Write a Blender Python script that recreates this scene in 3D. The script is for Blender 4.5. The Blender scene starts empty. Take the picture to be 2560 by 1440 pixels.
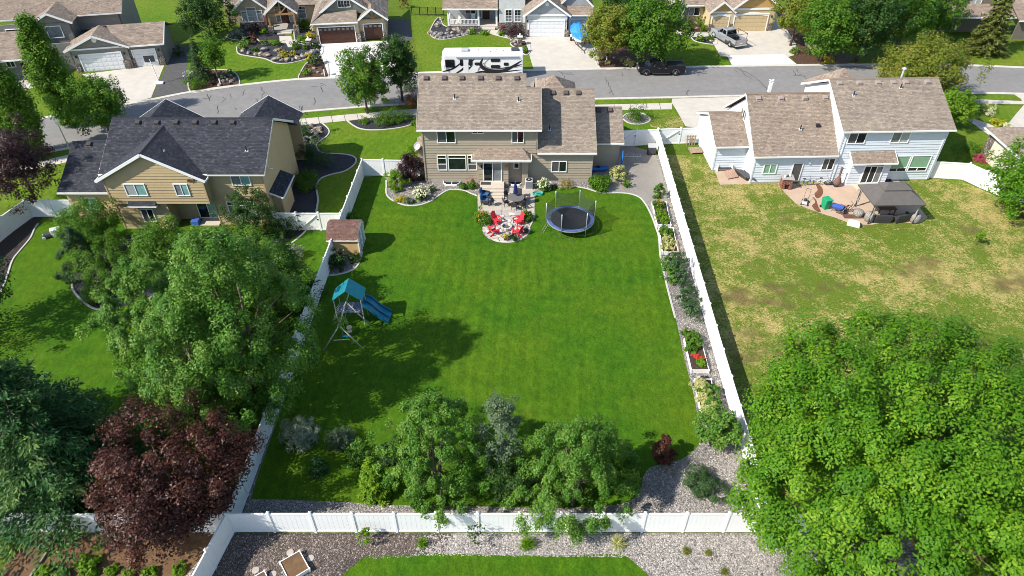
import bpy, math, random
import numpy as np
from mathutils import Vector, Matrix, Euler

D = bpy.data
SC = bpy.context.scene
COL = SC.collection
PI = math.pi
rad = math.radians

# ------------------------------------------------------------------ camera, sky, sun, exposure
CAM_H = 35.0
CAM_PITCH = 40.0
cam_d = D.cameras.new('camera')
cam_d.sensor_width = 36.0
cam_d.lens = 36.0 * 1710.0 / 2560.0
cam_d.clip_start = 0.5
cam_d.clip_end = 3000
cam = D.objects.new('camera', cam_d)
COL.objects.link(cam)
cam.location = (0, 0, CAM_H)
cam.rotation_euler = (rad(90 - CAM_PITCH), 0, 0)
SC.camera = cam

SHADOW = Vector((0.98, 0.47, -1.0))          # where a shadow falls for one metre of height
SUN_EL = math.atan2(1.0, math.hypot(0.98, 0.47))
SUN_AZ = math.atan2(-0.98, -0.47)
world = D.worlds.new('World')
SC.world = world
world.use_nodes = True
wn = world.node_tree.nodes
sky = wn.new('ShaderNodeTexSky')
sky.sky_type = 'NISHITA'
sky.sun_disc = False
sky.sun_elevation = SUN_EL
sky.sun_rotation = SUN_AZ
sky.air_density = 1.0
sky.dust_density = 0.6
bg = wn['Background']
bg.inputs['Strength'].default_value = 0.138
world.node_tree.links.new(sky.outputs[0], bg.inputs['Color'])
sun_d = D.lights.new('sun', 'SUN')
sun_d.energy = 4.6
sun_d.angle = rad(0.55)
sun_d.color = (1.0, 0.945, 0.85)
sun = D.objects.new('sun', sun_d)
COL.objects.link(sun)
sun.location = (-60, -30, 90)
sun.rotation_euler = SHADOW.to_track_quat('-Z', 'Y').to_euler()
SC.view_settings.view_transform = 'Standard'
SC.view_settings.look = 'None'
SC.view_settings.exposure = 0.62
SC.view_settings.gamma = 1.0
SC.view_settings.use_curve_mapping = False
SC.cycles.filter_width = 0.9
SC.render.filter_size = 0.9

# ------------------------------------------------------------------ survey helper: photo pixel -> metres on a level plane
_s, _c = math.sin(rad(CAM_PITCH)), math.cos(rad(CAM_PITCH))
def G(px, py, z=0.0):
    u = (px - 1280.0) / 1710.0
    v = -(py - 720.0) / 1710.0
    d = (u, _c + v * _s, -_s + v * _c)
    t = (z - CAM_H) / d[2]
    return (d[0] * t, d[1] * t)
def GV(px, py, z=0.0):
    a = G(px, py, z)
    return Vector((a[0], a[1], z))

# ------------------------------------------------------------------ mesh builder
class MB:
    def __init__(s):
        s.v = []; s.f = []
    def add(s, vs, fs):
        o = len(s.v)
        s.v.extend([tuple(v) for v in vs])
        s.f.extend([tuple(i + o for i in f) for f in fs])
        return s
    def box(s, x0, y0, z0, x1, y1, z1):
        vs = [(x0,y0,z0),(x1,y0,z0),(x1,y1,z0),(x0,y1,z0),(x0,y0,z1),(x1,y0,z1),(x1,y1,z1),(x0,y1,z1)]
        return s.add(vs, [(3,2,1,0),(4,5,6,7),(0,1,5,4),(1,2,6,5),(2,3,7,6),(3,0,4,7)])
    def cbox(s, c, size, rot=(0,0,0)):
        m = Euler(rot).to_matrix()
        c = Vector(c); hx, hy, hz = size[0]/2, size[1]/2, size[2]/2
        vs = [c + m @ Vector(p) for p in ((-hx,-hy,-hz),(hx,-hy,-hz),(hx,hy,-hz),(-hx,hy,-hz),(-hx,-hy,hz),(hx,-hy,hz),(hx,hy,hz),(-hx,hy,hz))]
        return s.add(vs, [(3,2,1,0),(4,5,6,7),(0,1,5,4),(1,2,6,5),(2,3,7,6),(3,0,4,7)])
    def bar(s, p, q, w, h=None):
        p, q = Vector(p), Vector(q); h = h or w
        d = (q - p).normalized()
        up = Vector((0,0,1)) if abs(d.z) < .95 else Vector((0,1,0))
        a = d.cross(up).normalized() * w/2
        b = a.normalized().cross(d).normalized() * h/2
        vs = [p-a-b, p+a-b, p+a+b, p-a+b, q-a-b, q+a-b, q+a+b, q-a+b]
        return s.add(vs, [(3,2,1,0),(4,5,6,7),(0,1,5,4),(1,2,6,5),(2,3,7,6),(3,0,4,7)])
    def tube(s, pts, r, n=8, cap=True):
        pts = [Vector(p) for p in pts]
        rs = r if isinstance(r, (list, tuple)) else [r]*len(pts)
        vs, fs = [], []
        ref = None
        for i, p in enumerate(pts):
            d = (pts[min(i+1, len(pts)-1)] - pts[max(i-1, 0)])
            d = d.normalized() if d.length > 1e-9 else Vector((0,0,1))
            if ref is None:
                ref = Vector((0,0,1)) if abs(d.z) < .9 else Vector((1,0,0))
            a = d.cross(ref).normalized(); b = d.cross(a).normalized()
            ref = b.cross(d) * 1.0 if False else ref
            for k in range(n):
                t = 2*PI*k/n
                vs.append(p + (a*math.cos(t) + b*math.sin(t)) * rs[i])
        for i in range(len(pts)-1):
            for k in range(n):
                fs.append((i*n+k, i*n+(k+1)%n, (i+1)*n+(k+1)%n, (i+1)*n+k))
        if cap:
            fs.append(tuple(range(n-1,-1,-1))); m = (len(pts)-1)*n
            fs.append(tuple(range(m, m+n)))
        return s.add(vs, fs)
    def ext(s, poly, vec):
        n = len(poly); vec = Vector(vec)
        vs = [Vector(p) for p in poly] + [Vector(p) + vec for p in poly]
        fs = [tuple(range(n-1,-1,-1)), tuple(range(n, 2*n))] + [(i,(i+1)%n,n+(i+1)%n,n+i) for i in range(n)]
        return s.add(vs, fs)
    def prism(s, poly, z0, z1):
        return s.ext([(p[0],p[1],z0) for p in poly], (0,0,z1-z0))
    def lathe(s, prof, n=16, c=(0,0,0), sx=1, sy=1):
        vs, fs = [], []
        for r, z in prof:
            for k in range(n):
                t = 2*PI*k/n
                vs.append((c[0]+r*math.cos(t)*sx, c[1]+r*math.sin(t)*sy, c[2]+z))
        for i in range(len(prof)-1):
            for k in range(n):
                fs.append((i*n+k, i*n+(k+1)%n, (i+1)*n+(k+1)%n, (i+1)*n+k))
        fs.append(tuple(range(n-1,-1,-1))); m = (len(prof)-1)*n
        fs.append(tuple(range(m, m+n)))
        return s.add(vs, fs)
    def loft(s, rings, cap=True):
        n = len(rings[0]); vs = []; fs = []
        for r in rings: vs += list(r)
        for i in range(len(rings)-1):
            for k in range(n):
                fs.append((i*n+k, i*n+(k+1)%n, (i+1)*n+(k+1)%n, (i+1)*n+k))
        if cap:
            fs.append(tuple(range(n-1,-1,-1))); m = (len(rings)-1)*n
            fs.append(tuple(range(m, m+n)))
        return s.add(vs, fs)
    def quad(s, a, b, c, d):
        return s.add([a,b,c,d], [(0,1,2,3)])
    def mesh(s, name):
        me = D.meshes.new(name)
        me.from_pydata([tuple(v) for v in s.v], [], s.f)
        me.validate(); me.update()
        return me
    def build(s, name, mat, parent=None, smooth=False, bevel=0, loc=None):
        me = s.mesh(name)
        return link(name, me, mat, parent, smooth, bevel, loc)

def link(name, me, mat, parent=None, smooth=False, bevel=0, loc=None, rz=0):
    o = D.objects.new(name, me)
    COL.objects.link(o)
    if mat is not None and len(me.materials) == 0:
        me.materials.append(mat)
    if parent is not None: o.parent = parent
    if smooth: me.polygons.foreach_set('use_smooth', [True]*len(me.polygons))
    if bevel:
        b = o.modifiers.new('bevel', 'BEVEL'); b.width = bevel; b.segments = 2; b.limit_method = 'ANGLE'; b.angle_limit = rad(35)
    if loc: o.location = loc
    if rz: o.rotation_euler[2] = rz
    return o

def tag(o, label=None, cat=None, group=None, kind=None):
    if label: o['label'] = label
    if cat: o['category'] = cat
    if group: o['group'] = group
    if kind: o['kind'] = kind
    return o
def thing(name, label, cat, loc=(0,0,0), rz=0, group=None):
    o = D.objects.new(name, None)
    o.empty_display_size = .3
    COL.objects.link(o)
    o.location = (loc[0], loc[1], loc[2] if len(loc) > 2 else 0)
    o.rotation_euler = (0, 0, rz)
    return tag(o, label, cat, group)
def dup(root, loc, rz=0, label=None, group=None, scale=None):
    r = root.copy(); COL.objects.link(r)
    r.location = (loc[0], loc[1], loc[2] if len(loc) > 2 else 0)
    r.rotation_euler = (0, 0, rz)
    if label: r['label'] = label
    if group: r['group'] = group
    if scale: r.scale = scale if isinstance(scale, (tuple, list)) else (scale,)*3
    for ch in root.children:
        c = ch.copy(); COL.objects.link(c); c.parent = r
        for g in ch.children:
            d = g.copy(); COL.objects.link(d); d.parent = c
    return r

def spline(pts, closed=True, n=5):
    """Catmull-Rom through 2-D points"""
    out = []; m = len(pts)
    rng = range(m) if closed else range(m-1)
    for i in rng:
        if closed:
            p0, p1, p2, p3 = pts[i-1], pts[i], pts[(i+1)%m], pts[(i+2)%m]
        else:
            p0, p1, p2, p3 = pts[max(i-1,0)], pts[i], pts[i+1], pts[min(i+2,m-1)]
        for k in range(n):
            t = k/n
            out.append(tuple(.5*((2*p1[j]) + (-p0[j]+p2[j])*t + (2*p0[j]-5*p1[j]+4*p2[j]-p3[j])*t*t + (-p0[j]+3*p1[j]-3*p2[j]+p3[j])*t**3) for j in (0,1)))
    if not closed: out.append(tuple(pts[-1][:2]))
    return out

# ------------------------------------------------------------------ materials
MATS = {}
def nt_new(name):
    m = D.materials.new(name); m.use_nodes = True
    nt = m.node_tree; b = nt.nodes['Principled BSDF']
    return m, nt, b
def N(nt, t, **kw):
    n = nt.nodes.new(t)
    for k, v in kw.items(): setattr(n, k, v)
    return n
def setin(n, **kw):
    for k, v in kw.items():
        n.inputs[k.replace('_', ' ')].default_value = v
    return n
def ramp(nt, fac, stops, interp='LINEAR'):
    r = N(nt, 'ShaderNodeValToRGB'); e = r.color_ramp.elements; r.color_ramp.interpolation = interp
    while len(e) < len(stops): e.new(.5)
    for el, (p, c) in zip(e, stops):
        el.position = p; el.color = (*c, 1) if len(c) == 3 else c
    nt.links.new(fac, r.inputs[0]); return r.outputs[0]
def noise(nt, scale, detail=4, rough=.55, vec=None, dist=0):
    n = N(nt, 'ShaderNodeTexNoise'); setin(n, Scale=scale, Detail=detail, Roughness=rough, Distortion=dist)
    if vec is not None: nt.links.new(vec, n.inputs['Vector'])
    return n.outputs['Fac']
def coords(nt, kind='Object', scale=None, rot=None):
    tc = N(nt, 'ShaderNodeTexCoord'); o = tc.outputs[kind]
    if scale or rot:
        mp = N(nt, 'ShaderNodeMapping'); nt.links.new(o, mp.inputs[0])
        if scale: mp.inputs['Scale'].default_value = scale
        if rot: mp.inputs['Rotation'].default_value = rot
        o = mp.outputs[0]
    return o
def mixc(nt, fac, a, b, mode='MIX'):
    n = N(nt, 'ShaderNodeMix', data_type='RGBA', blend_type=mode)
    for sock, v in ((n.inputs[0], fac), (n.inputs[6], a), (n.inputs[7], b)):
        if isinstance(v, bpy.types.NodeSocket): nt.links.new(v, sock)
        elif isinstance(v, (int, float)): sock.default_value = v
        else: sock.default_value = (*v, 1) if len(v) == 3 else v
    return n.outputs[2]
def bump(nt, b, h, strength=.4, dist=.02):
    n = N(nt, 'ShaderNodeBump'); setin(n, Strength=strength, Distance=dist)
    nt.links.new(h, n.inputs['Height']); nt.links.new(n.outputs[0], b.inputs['Normal'])
def sc(c, k): return tuple(min(1, x*k) for x in c)
def mat(name, c, rough=.75, var=.12, scale=5.0, bmp=0, metal=0, spec=.35, bscale=None, dirt=0, coat=0):
    if name in MATS: return MATS[name]
    m, nt, b = nt_new(name)
    v = coords(nt)
    f = noise(nt, scale, 5, .6, v)
    col = ramp(nt, f, [(.28, sc(c, 1-var)), (.72, sc(c, 1+var))])
    if dirt:
        f2 = noise(nt, scale*.23, 6, .7, v)
        col = mixc(nt, ramp(nt, f2, [(.48, (0,0,0)), (.75, (dirt,)*3)]), col, sc(c, .55))
    nt.links.new(col, b.inputs['Base Color'])
    setin(b, Roughness=rough, Metallic=metal); b.inputs['Specular IOR Level'].default_value = spec
    if coat: b.inputs['Coat Weight'].default_value = coat; b.inputs['Coat Roughness'].default_value = .06
    if bmp: bump(nt, b, noise(nt, bscale or scale*6, 3, .6, v), bmp, .02)
    MATS[name] = m
    return m
# ------------------------------------------------------------------ ground materials
def lawn_mat(name, dark, lite, yellow, ystr=.35, stripe=0, stripe_rot=0, stripe_w=.55, worn=0):
    m, nt, b = nt_new(name)
    v = coords(nt)
    big = noise(nt, .11, 6, .6, v); mid = noise(nt, .8, 6, .7, v)
    fine = noise(nt, 3.2, 7, .82, coords(nt, scale=(1, .5, 1), rot=(0,0,.35)))
    grain = noise(nt, 9.5, 4, .85, v)
    c = mixc(nt, ramp(nt, mid, [(.28, (0,0,0)), (.72, (1,1,1))]), dark, lite)
    c = mixc(nt, ramp(nt, big, [(.40, (0,0,0)), (.70, (ystr,)*3)]), c, yellow)
    if worn:
        wn_ = noise(nt, .33, 6, .72, coords(nt, rot=(0,0,.5)))
        c = mixc(nt, ramp(nt, wn_, [(.60, (0,0,0)), (.74, (worn,)*3)]), c, (.16,.13,.03))
    c = mixc(nt, 1.0, c, ramp(nt, fine, [(.25, (.46,.52,.42)), (.75, (1.5,1.42,1.35))]), 'MULTIPLY')
    c = mixc(nt, 1.0, c, ramp(nt, grain, [(.25, (.5,.55,.48)), (.75, (1.5,1.45,1.35))]), 'MULTIPLY')
    if stripe:
        lo, hi = 1-stripe, 1+stripe
        for k, (dr, ws, fac) in enumerate((('X', stripe_w, 1.0), ('Y', stripe_w*.8, .45))):
            w = N(nt, 'ShaderNodeTexWave', wave_type='BANDS', bands_direction=dr); setin(w, Scale=ws, Distortion=2.2, Detail=3); w.inputs['Detail Scale'].default_value = .35
            nt.links.new(coords(nt, rot=(0,0,stripe_rot + .05*k)), w.inputs[0])
            msk = ramp(nt, noise(nt, .09, 2, .5, coords(nt, rot=(0,0,1.3*k+.4))), [(.38,(0,0,0)),(.6,(fac,)*3)])
            c = mixc(nt, msk, c, mixc(nt, 1.0, c, ramp(nt, w.outputs['Fac'], [(.25, (lo,)*3), (.75, (hi,)*3)]), 'MULTIPLY'))
    nt.links.new(c, b.inputs['Base Color']); setin(b, Roughness=.9); b.inputs['Specular IOR Level'].default_value = .1
    bump(nt, b, mixc(nt, .5, fine, grain), .9, .07)
    return m
M_lawn = lawn_mat('mown lawn', (.026,.092,.005), (.062,.150,.007), (.120,.168,.009), .5, .07, rad(3), .30, .25)
M_lawn2 = lawn_mat('front lawn', (.066,.140,.010), (.105,.190,.014), (.19,.21,.03), .6, .05, rad(20), .4, .25)
M_grass = lawn_mat('rough grass', (.060,.118,.012), (.095,.16,.016), (.16,.17,.03), .6, worn=.3)
def dry_mat(name):
    m, nt, b = nt_new(name); v = coords(nt)
    a = noise(nt, .13, 7, .66, v); c2 = noise(nt, .9, 6, .75, v); d = noise(nt, .17, 5, .65, coords(nt, rot=(0,0,1.1), scale=(1,1.3,1)))
    fine = noise(nt, 5.0, 5, .8, v); grain = noise(nt, 10, 4, .85, v)
    g = mixc(nt, ramp(nt, fine, [(.30,(0,0,0)),(.70,(1,1,1))]), (.060,.128,.010), (.165,.20,.028))
    straw = mixc(nt, ramp(nt, fine, [(.3,(0,0,0)),(.7,(1,1,1))]), (.25,.20,.06), (.54,.43,.18))
    def madd(x, k, y):
        n = N(nt, 'ShaderNodeMath', operation='MULTIPLY_ADD'); nt.links.new(x, n.inputs[0]); n.inputs[1].default_value = k
        if isinstance(y, bpy.types.NodeSocket): nt.links.new(y, n.inputs[2])
        else: n.inputs[2].default_value = y
        return n.outputs[0]
    mix = madd(a, 1.0, madd(c2, .9, madd(fine, .75, -.825)))
    c = mixc(nt, ramp(nt, mix, [(.455,(0,0,0)),(.59,(.6,.6,.6)),(.70,(1,1,1))]), g, straw)
    br = madd(d, 1.0, madd(fine, .35, -.17))
    c = mixc(nt, ramp(nt, br, [(.57,(0,0,0)),(.66,(.75,.75,.75))]), c, (.13,.088,.042))
    c = mixc(nt, 1.0, c, ramp(nt, grain, [(.25,(.66,.66,.64)),(.75,(1.36,1.34,1.3))]), 'MULTIPLY')
    nt.links.new(c, b.inputs['Base Color']); setin(b, Roughness=.95); b.inputs['Specular IOR Level'].default_value = .1
    bump(nt, b, mixc(nt, .5, fine, grain), 1.0, .08)
    return m
M_dry = dry_mat('drought lawn')
def gravel_mat(name, cols, scale=14, rough=.85, strength=.9):
    m, nt, b = nt_new(name); v = coords(nt)
    vo = N(nt, 'ShaderNodeTexVoronoi'); setin(vo, Scale=scale, Randomness=1.0); nt.links.new(v, vo.inputs['Vector'])
    sep = N(nt, 'ShaderNodeSeparateColor'); nt.links.new(vo.outputs['Color'], sep.inputs[0])
    c = ramp(nt, sep.outputs[0], [(i/(len(cols)-1), k) for i, k in enumerate(cols)])
    c = mixc(nt, 1.0, c, ramp(nt, noise(nt, .5, 4, .6, v), [(.3,(.8,.8,.8)),(.7,(1.15,1.13,1.1))]), 'MULTIPLY')
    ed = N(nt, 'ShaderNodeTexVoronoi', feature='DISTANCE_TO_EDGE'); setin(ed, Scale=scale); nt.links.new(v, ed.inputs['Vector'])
    c = mixc(nt, ramp(nt, ed.outputs['Distance'], [(.02,(1,1,1)),(.14,(0,0,0))]), c, sc(cols[0], .4))  # cell edges darkened: crevice shade between stones put into the colour
    nt.links.new(c, b.inputs['Base Color']); setin(b, Roughness=rough)
    inv = N(nt, 'ShaderNodeMath', operation='SUBTRACT'); inv.inputs[0].default_value = 1; nt.links.new(vo.outputs['Distance'], inv.inputs[1])
    bump(nt, b, inv.outputs[0], strength, .05)
    return m
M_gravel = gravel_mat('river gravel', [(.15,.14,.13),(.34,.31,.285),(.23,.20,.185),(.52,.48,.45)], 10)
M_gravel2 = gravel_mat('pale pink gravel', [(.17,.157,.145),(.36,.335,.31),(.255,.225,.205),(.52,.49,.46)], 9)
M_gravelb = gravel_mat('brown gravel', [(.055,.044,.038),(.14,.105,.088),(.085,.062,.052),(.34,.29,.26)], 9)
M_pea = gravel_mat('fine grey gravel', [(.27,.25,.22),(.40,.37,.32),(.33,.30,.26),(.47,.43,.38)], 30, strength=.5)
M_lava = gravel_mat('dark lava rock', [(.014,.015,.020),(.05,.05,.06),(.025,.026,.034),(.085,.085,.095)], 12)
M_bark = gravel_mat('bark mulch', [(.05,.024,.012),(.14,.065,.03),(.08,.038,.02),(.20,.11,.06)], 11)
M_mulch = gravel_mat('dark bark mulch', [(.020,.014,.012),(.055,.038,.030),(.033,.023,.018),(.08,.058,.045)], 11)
M_soil = mat('garden soil', (.135,.078,.040), .95, .35, 2.2, .8, bscale=14)
M_dsoil = mat('dark planting soil', (.055,.036,.026), .95, .4, 5, .8, bscale=20)
M_conc = mat('broom finished concrete', (.50,.46,.40), .85, .09, .9, .15, bscale=40, dirt=.25)
M_conc2 = mat('new concrete', (.62,.59,.545), .85, .05, 1.2, .1, bscale=40)
M_kerb = mat('kerb concrete', (.52,.49,.43), .85, .12, 1.5, .2, bscale=30, dirt=.2)
M_edge = mat('curbing concrete', (.46,.44,.40), .85, .12, 3, .2, dirt=.2)
M_patio = mat('patio concrete', (.44,.385,.32), .85, .08, 1.1, .15, bscale=40, dirt=.2)
M_stain = mat('stained tan concrete', (.47,.345,.25), .85, .10, .8, .15, bscale=40, dirt=.4)
def asphalt_mat():
    m, nt, b = nt_new('worn asphalt'); v = coords(nt)
    c = ramp(nt, noise(nt, 1.3, 6, .65, v), [(.3,(.185,.176,.168)),(.7,(.235,.225,.213))])
    c = mixc(nt, ramp(nt, noise(nt, .22, 4, .6, coords(nt, scale=(.35,1,1))), [(.45,(0,0,0)),(.7,(.45,.45,.45))]), c, (.15,.145,.14))
    c = mixc(nt, 1.0, c, ramp(nt, noise(nt, 60, 2, .8, v), [(.3,(.8,.8,.8)),(.7,(1.2,1.2,1.2))]), 'MULTIPLY')
    nt.links.new(c, b.inputs['Base Color']); setin(b, Roughness=.9); bump(nt, b, noise(nt, 50, 2, .7, v), .3, .02)
    return m
M_asph = asphalt_mat()
M_dasph = mat('dark asphalt', (.085,.082,.08), .9, .2, 2.0, .4, bscale=50)
M_tar = mat('crack sealing tar', (.045,.043,.042), .6, .2, 8)

# ------------------------------------------------------------------ ground sheets
def patch_w(name, poly, z, m, label=None, kind='structure', parent=None):
    mb = MB(); mb.add([(p[0], p[1], z) for p in poly], [tuple(range(len(poly)))])
    me = mb.mesh(name)
    if me.polygons and me.polygons[0].normal.z < 0: me.flip_normals()
    o = link(name, me, m, parent)
    if parent is None: tag(o, label, None, None, kind)
    return o
def patch(name, px, z, m, label=None, smooth=False, n=5, parent=None):
    poly = [G(*p) for p in px]
    if smooth: poly = spline(poly, True, n)
    return patch_w(name, poly, z, m, label, parent=parent)
def strip(name, pts, w, h, m, parent=None, z0=-.02, label=None, kind=None, smooth=True, n=5, crown=True):
    """kerb or edging that follows a polyline given in metres"""
    pts = spline(pts, False, n) if smooth else pts
    L = []
    for i, p in enumerate(pts):
        a = Vector(pts[max(i-1,0)]); b = Vector(pts[min(i+1,len(pts)-1)])
        d = (b-a).normalized(); nrm = Vector((-d.y, d.x)) * w/2
        p = Vector(p)
        l, r = p+nrm, p-nrm
        li, ri = p+nrm*.8, p-nrm*.8
        L.append([(l.x,l.y,z0),(l.x,l.y,h*.75),(li.x,li.y,h),(ri.x,ri.y,h),(r.x,r.y,h*.75),(r.x,r.y,z0)])
    o = MB().loft(L).build(name, m, parent)
    if parent is None: tag(o, label, None, None, kind)
    return o
def stripx(name, px, w, h, m, parent=None, **kw):
    return strip(name, [G(*p) for p in px], w, h, m, parent, **kw)

gm = MB(); gm.quad((-900,-60,0),(900,-60,0),(900,1600,0),(-900,1600,0))
ground = tag(gm.build('ground', M_grass), 'grassy ground under the whole neighbourhood', None, None, 'structure')

# road: a curving street between two kerbs
RN = [(-260,345),(-60,318),(94,299),(130,291),(342,256),(472,231),(594,214),(748,198),(868,193),(1060,182),(1367,175),(1594,170),(1800,166),(1991,163),(2120,162),(2290,161),(2441,164),(2560,169),(2800,178)]
RS = [(-260,452),(-60,415),(111,382),(178,370),(430,325),(560,304),(733,282.5),(863,271),(944,265),(1027,261),(1250,254),(1483,248),(1675,244),(1850,240),(2150,236),(2444,233.5),(2560,235),(2800,240)]
RNw = spline([G(*p) for p in RN], False, 6); RSw = spline([G(*p) for p in RS], False, 6)
road = patch_w('road', RNw + RSw[::-1], .006, M_asph, 'worn grey asphalt street curving between the houses')
strip('kerb', RNw, .55, .06, M_kerb, None, smooth=False, kind='structure', label='pale concrete kerb along the far side of the street')
strip('kerb', RSw, .42, .09, M_kerb, None, smooth=False, kind='structure', label='pale concrete kerb along the near side of the street')
# tar-sealed cracks in the road
random.seed(4)
def crack(px, w=.085):
    pts = [Vector(G(*p)) for p in px]
    fine = []
    for a, b in zip(pts[:-1], pts[1:]):
        k = max(2, int((b-a).length/.35))
        for i in range(k):
            fine.append(a.lerp(b, i/k) + Vector((random.uniform(-.09,.09), random.uniform(-.12,.12))))
    fine.append(pts[-1])
    mb = MB(); vs = []; fs = []
    for i, p in enumerate(fine):
        d = (fine[min(i+1,len(fine)-1)] - fine[max(i-1,0)]).normalized(); nn = Vector((-d.y,d.x)) * w * random.uniform(.25,.6)
        vs += [(p.x+nn.x,p.y+nn.y,.012),(p.x-nn.x,p.y-nn.y,.012)]
    for i in range(len(fine)-1): fs.append((2*i,2*i+1,2*i+3,2*i+2))
    mb.add(vs, fs); o = mb.build('sealed_crack', M_tar, road)
for c in ([(1404,180),(1412,196),(1420,205),(1418,216),(1426,220)],[(1395,178),(1412,184),(1430,182)],[(1417,186),(1440,188)],[(1512,192),(1520,207),(1528,226),(1534,238)],[(1524,231),(1530,226)],
          [(1553,181),(1557,190)],[(1838,168),(1868,182),(1890,196),(1905,210),(1918,226),(1929,230)],[(1850,171),(1862,188),(1884,199)],[(1833,174),(1845,181)],[(1982,176),(1990,188),(2010,190),(2017,198)],[(1990,170),(1996,182)],[(1985,190),(2004,186)],
          [(1720,224),(1717,232),(1720,239)],[(651,217),(655,226),(661,232),(654,240),(655,251)],[(556,243),(565,248),(552,258)],[(505,246),(523,246),(528,238)],[(519,234),(524,252)],[(455,265),(466,256)],[(775,216),(800,217),(812,212)],[(803,218),(806,230)],[(800,208),(815,214)],
          [(785,245),(788,255),(784,262)],[(640,245),(646,258)],[(755,265),(752,278)],[(575,235),(577,246)],[(586,270),(591,275)],[(960,250),(985,252),(990,262)],[(545,265),(545,285)],[(610,225),(606,240)]):
    crack(c)

# near-side verge, pavements, front lawns
patch('grass_verge', [(733,285.5),(863,274),(905,270.5),(1030,264),(1030,272),(900,283),(737,298)], .012, M_lawn2, 'strip of grass between kerb and pavement before the dark-roofed house')
patch('grass_verge', [(60,398),(174,373.5),(176,385),(100,402),(60,411)], .012, M_lawn2, 'short grass strip beside the pavement left of the dark-roofed house')
patch('grass_verge', [(1440,251),(1672,246.5),(1677,257),(1440,262.5)], .012, M_lawn2, 'narrow grass strip beside the kerb behind the brown-roofed house')
patch('grass_verge', [(2430,237),(2535,237),(2552,247),(2500,248.5),(2430,246.5)], .012, M_lawn2, 'grass strip beside the kerb at the far right corner')
pav = patch('pavement', [(-60,440),(60,412),(100,403),(176,386),(430,342),(737,298.5),(900,283.5),(1030,272.5),(1250,267),(1440,263),(1680,257.5),(1680,273.5),(1440,277),(1250,280),(1040,287),(920,295.5),(871,302),(804,308),(738,316),(430,361),(170,405),(60,430),(-60,457)], .016, M_conc, 'pale concrete pavement along the near side of the street')
for i, (a, b) in enumerate([((764,296),(767,312)),((796,293),(799,309)),((828,290),(832,306)),((860,287),(864,303)),((892,284.5),(896,299)),((1535,261),(1537,276)),((1575,260),(1577,275)),((1615,259),(1618,274)),((140,394),(137,413)),((1648,258),(1652,273))]):
    A, B = GV(*a), GV(*b)
    MB().bar((A.x,A.y,.0175),(B.x,B.y,.0175),.05,.008).build('joint', M_tar, pav)
patch('pavement', [(2405,251),(2434,248),(2560,253),(2700,256),(2700,268),(2560,261),(2450,259),(2405,262)], .016, M_conc, 'pale concrete pavement at the far right corner')
patch('front_lawn', [(738,317),(804,309),(871,303),(920,296.5),(1040,288),(1052,300),(1062,398),(962,398),(905,400),(850,540),(700,540),(735,420)], .008, M_lawn2, 'sunny side lawn between the dark-roofed house and the brown house')
patch('front_lawn', [(1440,279),(1685,274),(1712,316),(1660,324),(1555,327),(1440,330)], .008, M_lawn2, 'small front lawn beside the white fence gate')
patch('front_lawn', [(0,447),(60,432),(165,408),(200,480),(180,500),(130,500),(0,520),(-60,520),(-60,460)], .008, M_lawn2, 'green lawn at the left beyond the white fence')
patch('dry_lawn_patch', [(1620,300),(1650,284),(1695,291),(1711,315),(1670,321),(1630,318)], .0095, M_dry, 'straw coloured patch of lawn beside the driveway', smooth=True)
patch('driveway', [(1680,247),(1860,242),(1960,240),(1960,300),(1850,330),(1745,338),(1745,320),(1714,316),(1690,274),(1679,257)], .020, M_conc, 'pale concrete driveway of the white-sided house')
patch('driveway', [(2535,236),(2552,247.5),(2560,262),(2540,285),(2508,325),(2470,309),(2410,288),(2420,300),(2450,322),(2482,345),(2520,345),(2620,300),(2700,275),(2700,240)], .012, M_conc, 'concrete path and drive at the right edge')

# -------------------- far side of the street
patch('driveway', [(804,110),(968,102),(1005,185),(1000,191),(868,194),(824,196),(800,130)], .016, M_conc2, 'white concrete driveway before the brown garage doors')
patch('driveway', [(206,186),(412,160),(378,244),(345,254),(260,262),(240,215)], .016, M_conc, 'tan concrete driveway of the grey house at upper left')
patch('asphalt_pad', [(414,172),(424,140),(420,112),(472,113),(470,142),(468,165),(462,190),(470,220),(474,231),(379,243)], .012, M_dasph, 'dark asphalt pad beside the tan driveway')
patch('asphalt_pad', [(968,100),(960,48),(1020,48),(1032,100),(1005,108)], .012, M_dasph, 'dark asphalt strip beside the brown garage')
patch('driveway', [(1310,93),(1481,90),(1500,172),(1367,176),(1335,177)], .016, M_conc, 'stained concrete driveway of the white and grey house')
patch('driveway', [(1776,79),(1908,73),(1908,30),(1940,32),(1990,110),(1985,138),(1940,152),(1800,140),(1770,85)], .014, M_conc, 'tan concrete driveway holding the silver pickup')
patch('driveway', [(1817,139),(1960,135),(1992,161),(1832,167)], .018, M_conc2, 'newer white concrete apron at the street end')
patch('front_lawn', [(250,0),(430,0),(500,80),(565,95),(600,100),(640,140),(760,150),(812,140),(824,175),(820,196),(594,213),(474,230),(462,190),(470,100),(420,110),(300,40)], .004, M_lawn2, 'wide sunny lawn before the stone trimmed tan house')
patch('front_lawn', [(1030,40),(1110,35),(1125,85),(1270,90),(1325,110),(1337,176),(1060,182),(1042,130)], .004, M_lawn2, 'green front lawn before the white and grey house')
patch('front_lawn', [(1690,82),(1770,98),(1790,125),(1830,162),(1700,167),(1600,165),(1640,100)], .004, M_lawn2, 'partly shaded lawn beside the tan drive')
patch('front_lawn', [(2440,160),(2455,120),(2560,110),(2700,110),(2700,176),(2560,167)], .004, M_lawn2, 'bright lawn across the street at the far right')
patch('front_lawn', [(55,228),(90,225),(132,290),(94,298),(70,300)], .004, M_lawn2, 'small bright lawn at the left of the poplars')
patch('front_lawn', [(1030,0),(1110,0),(1110,36),(1030,38)], .004, M_lawn2, 'shaded side lawn behind dark metal fence')
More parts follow.
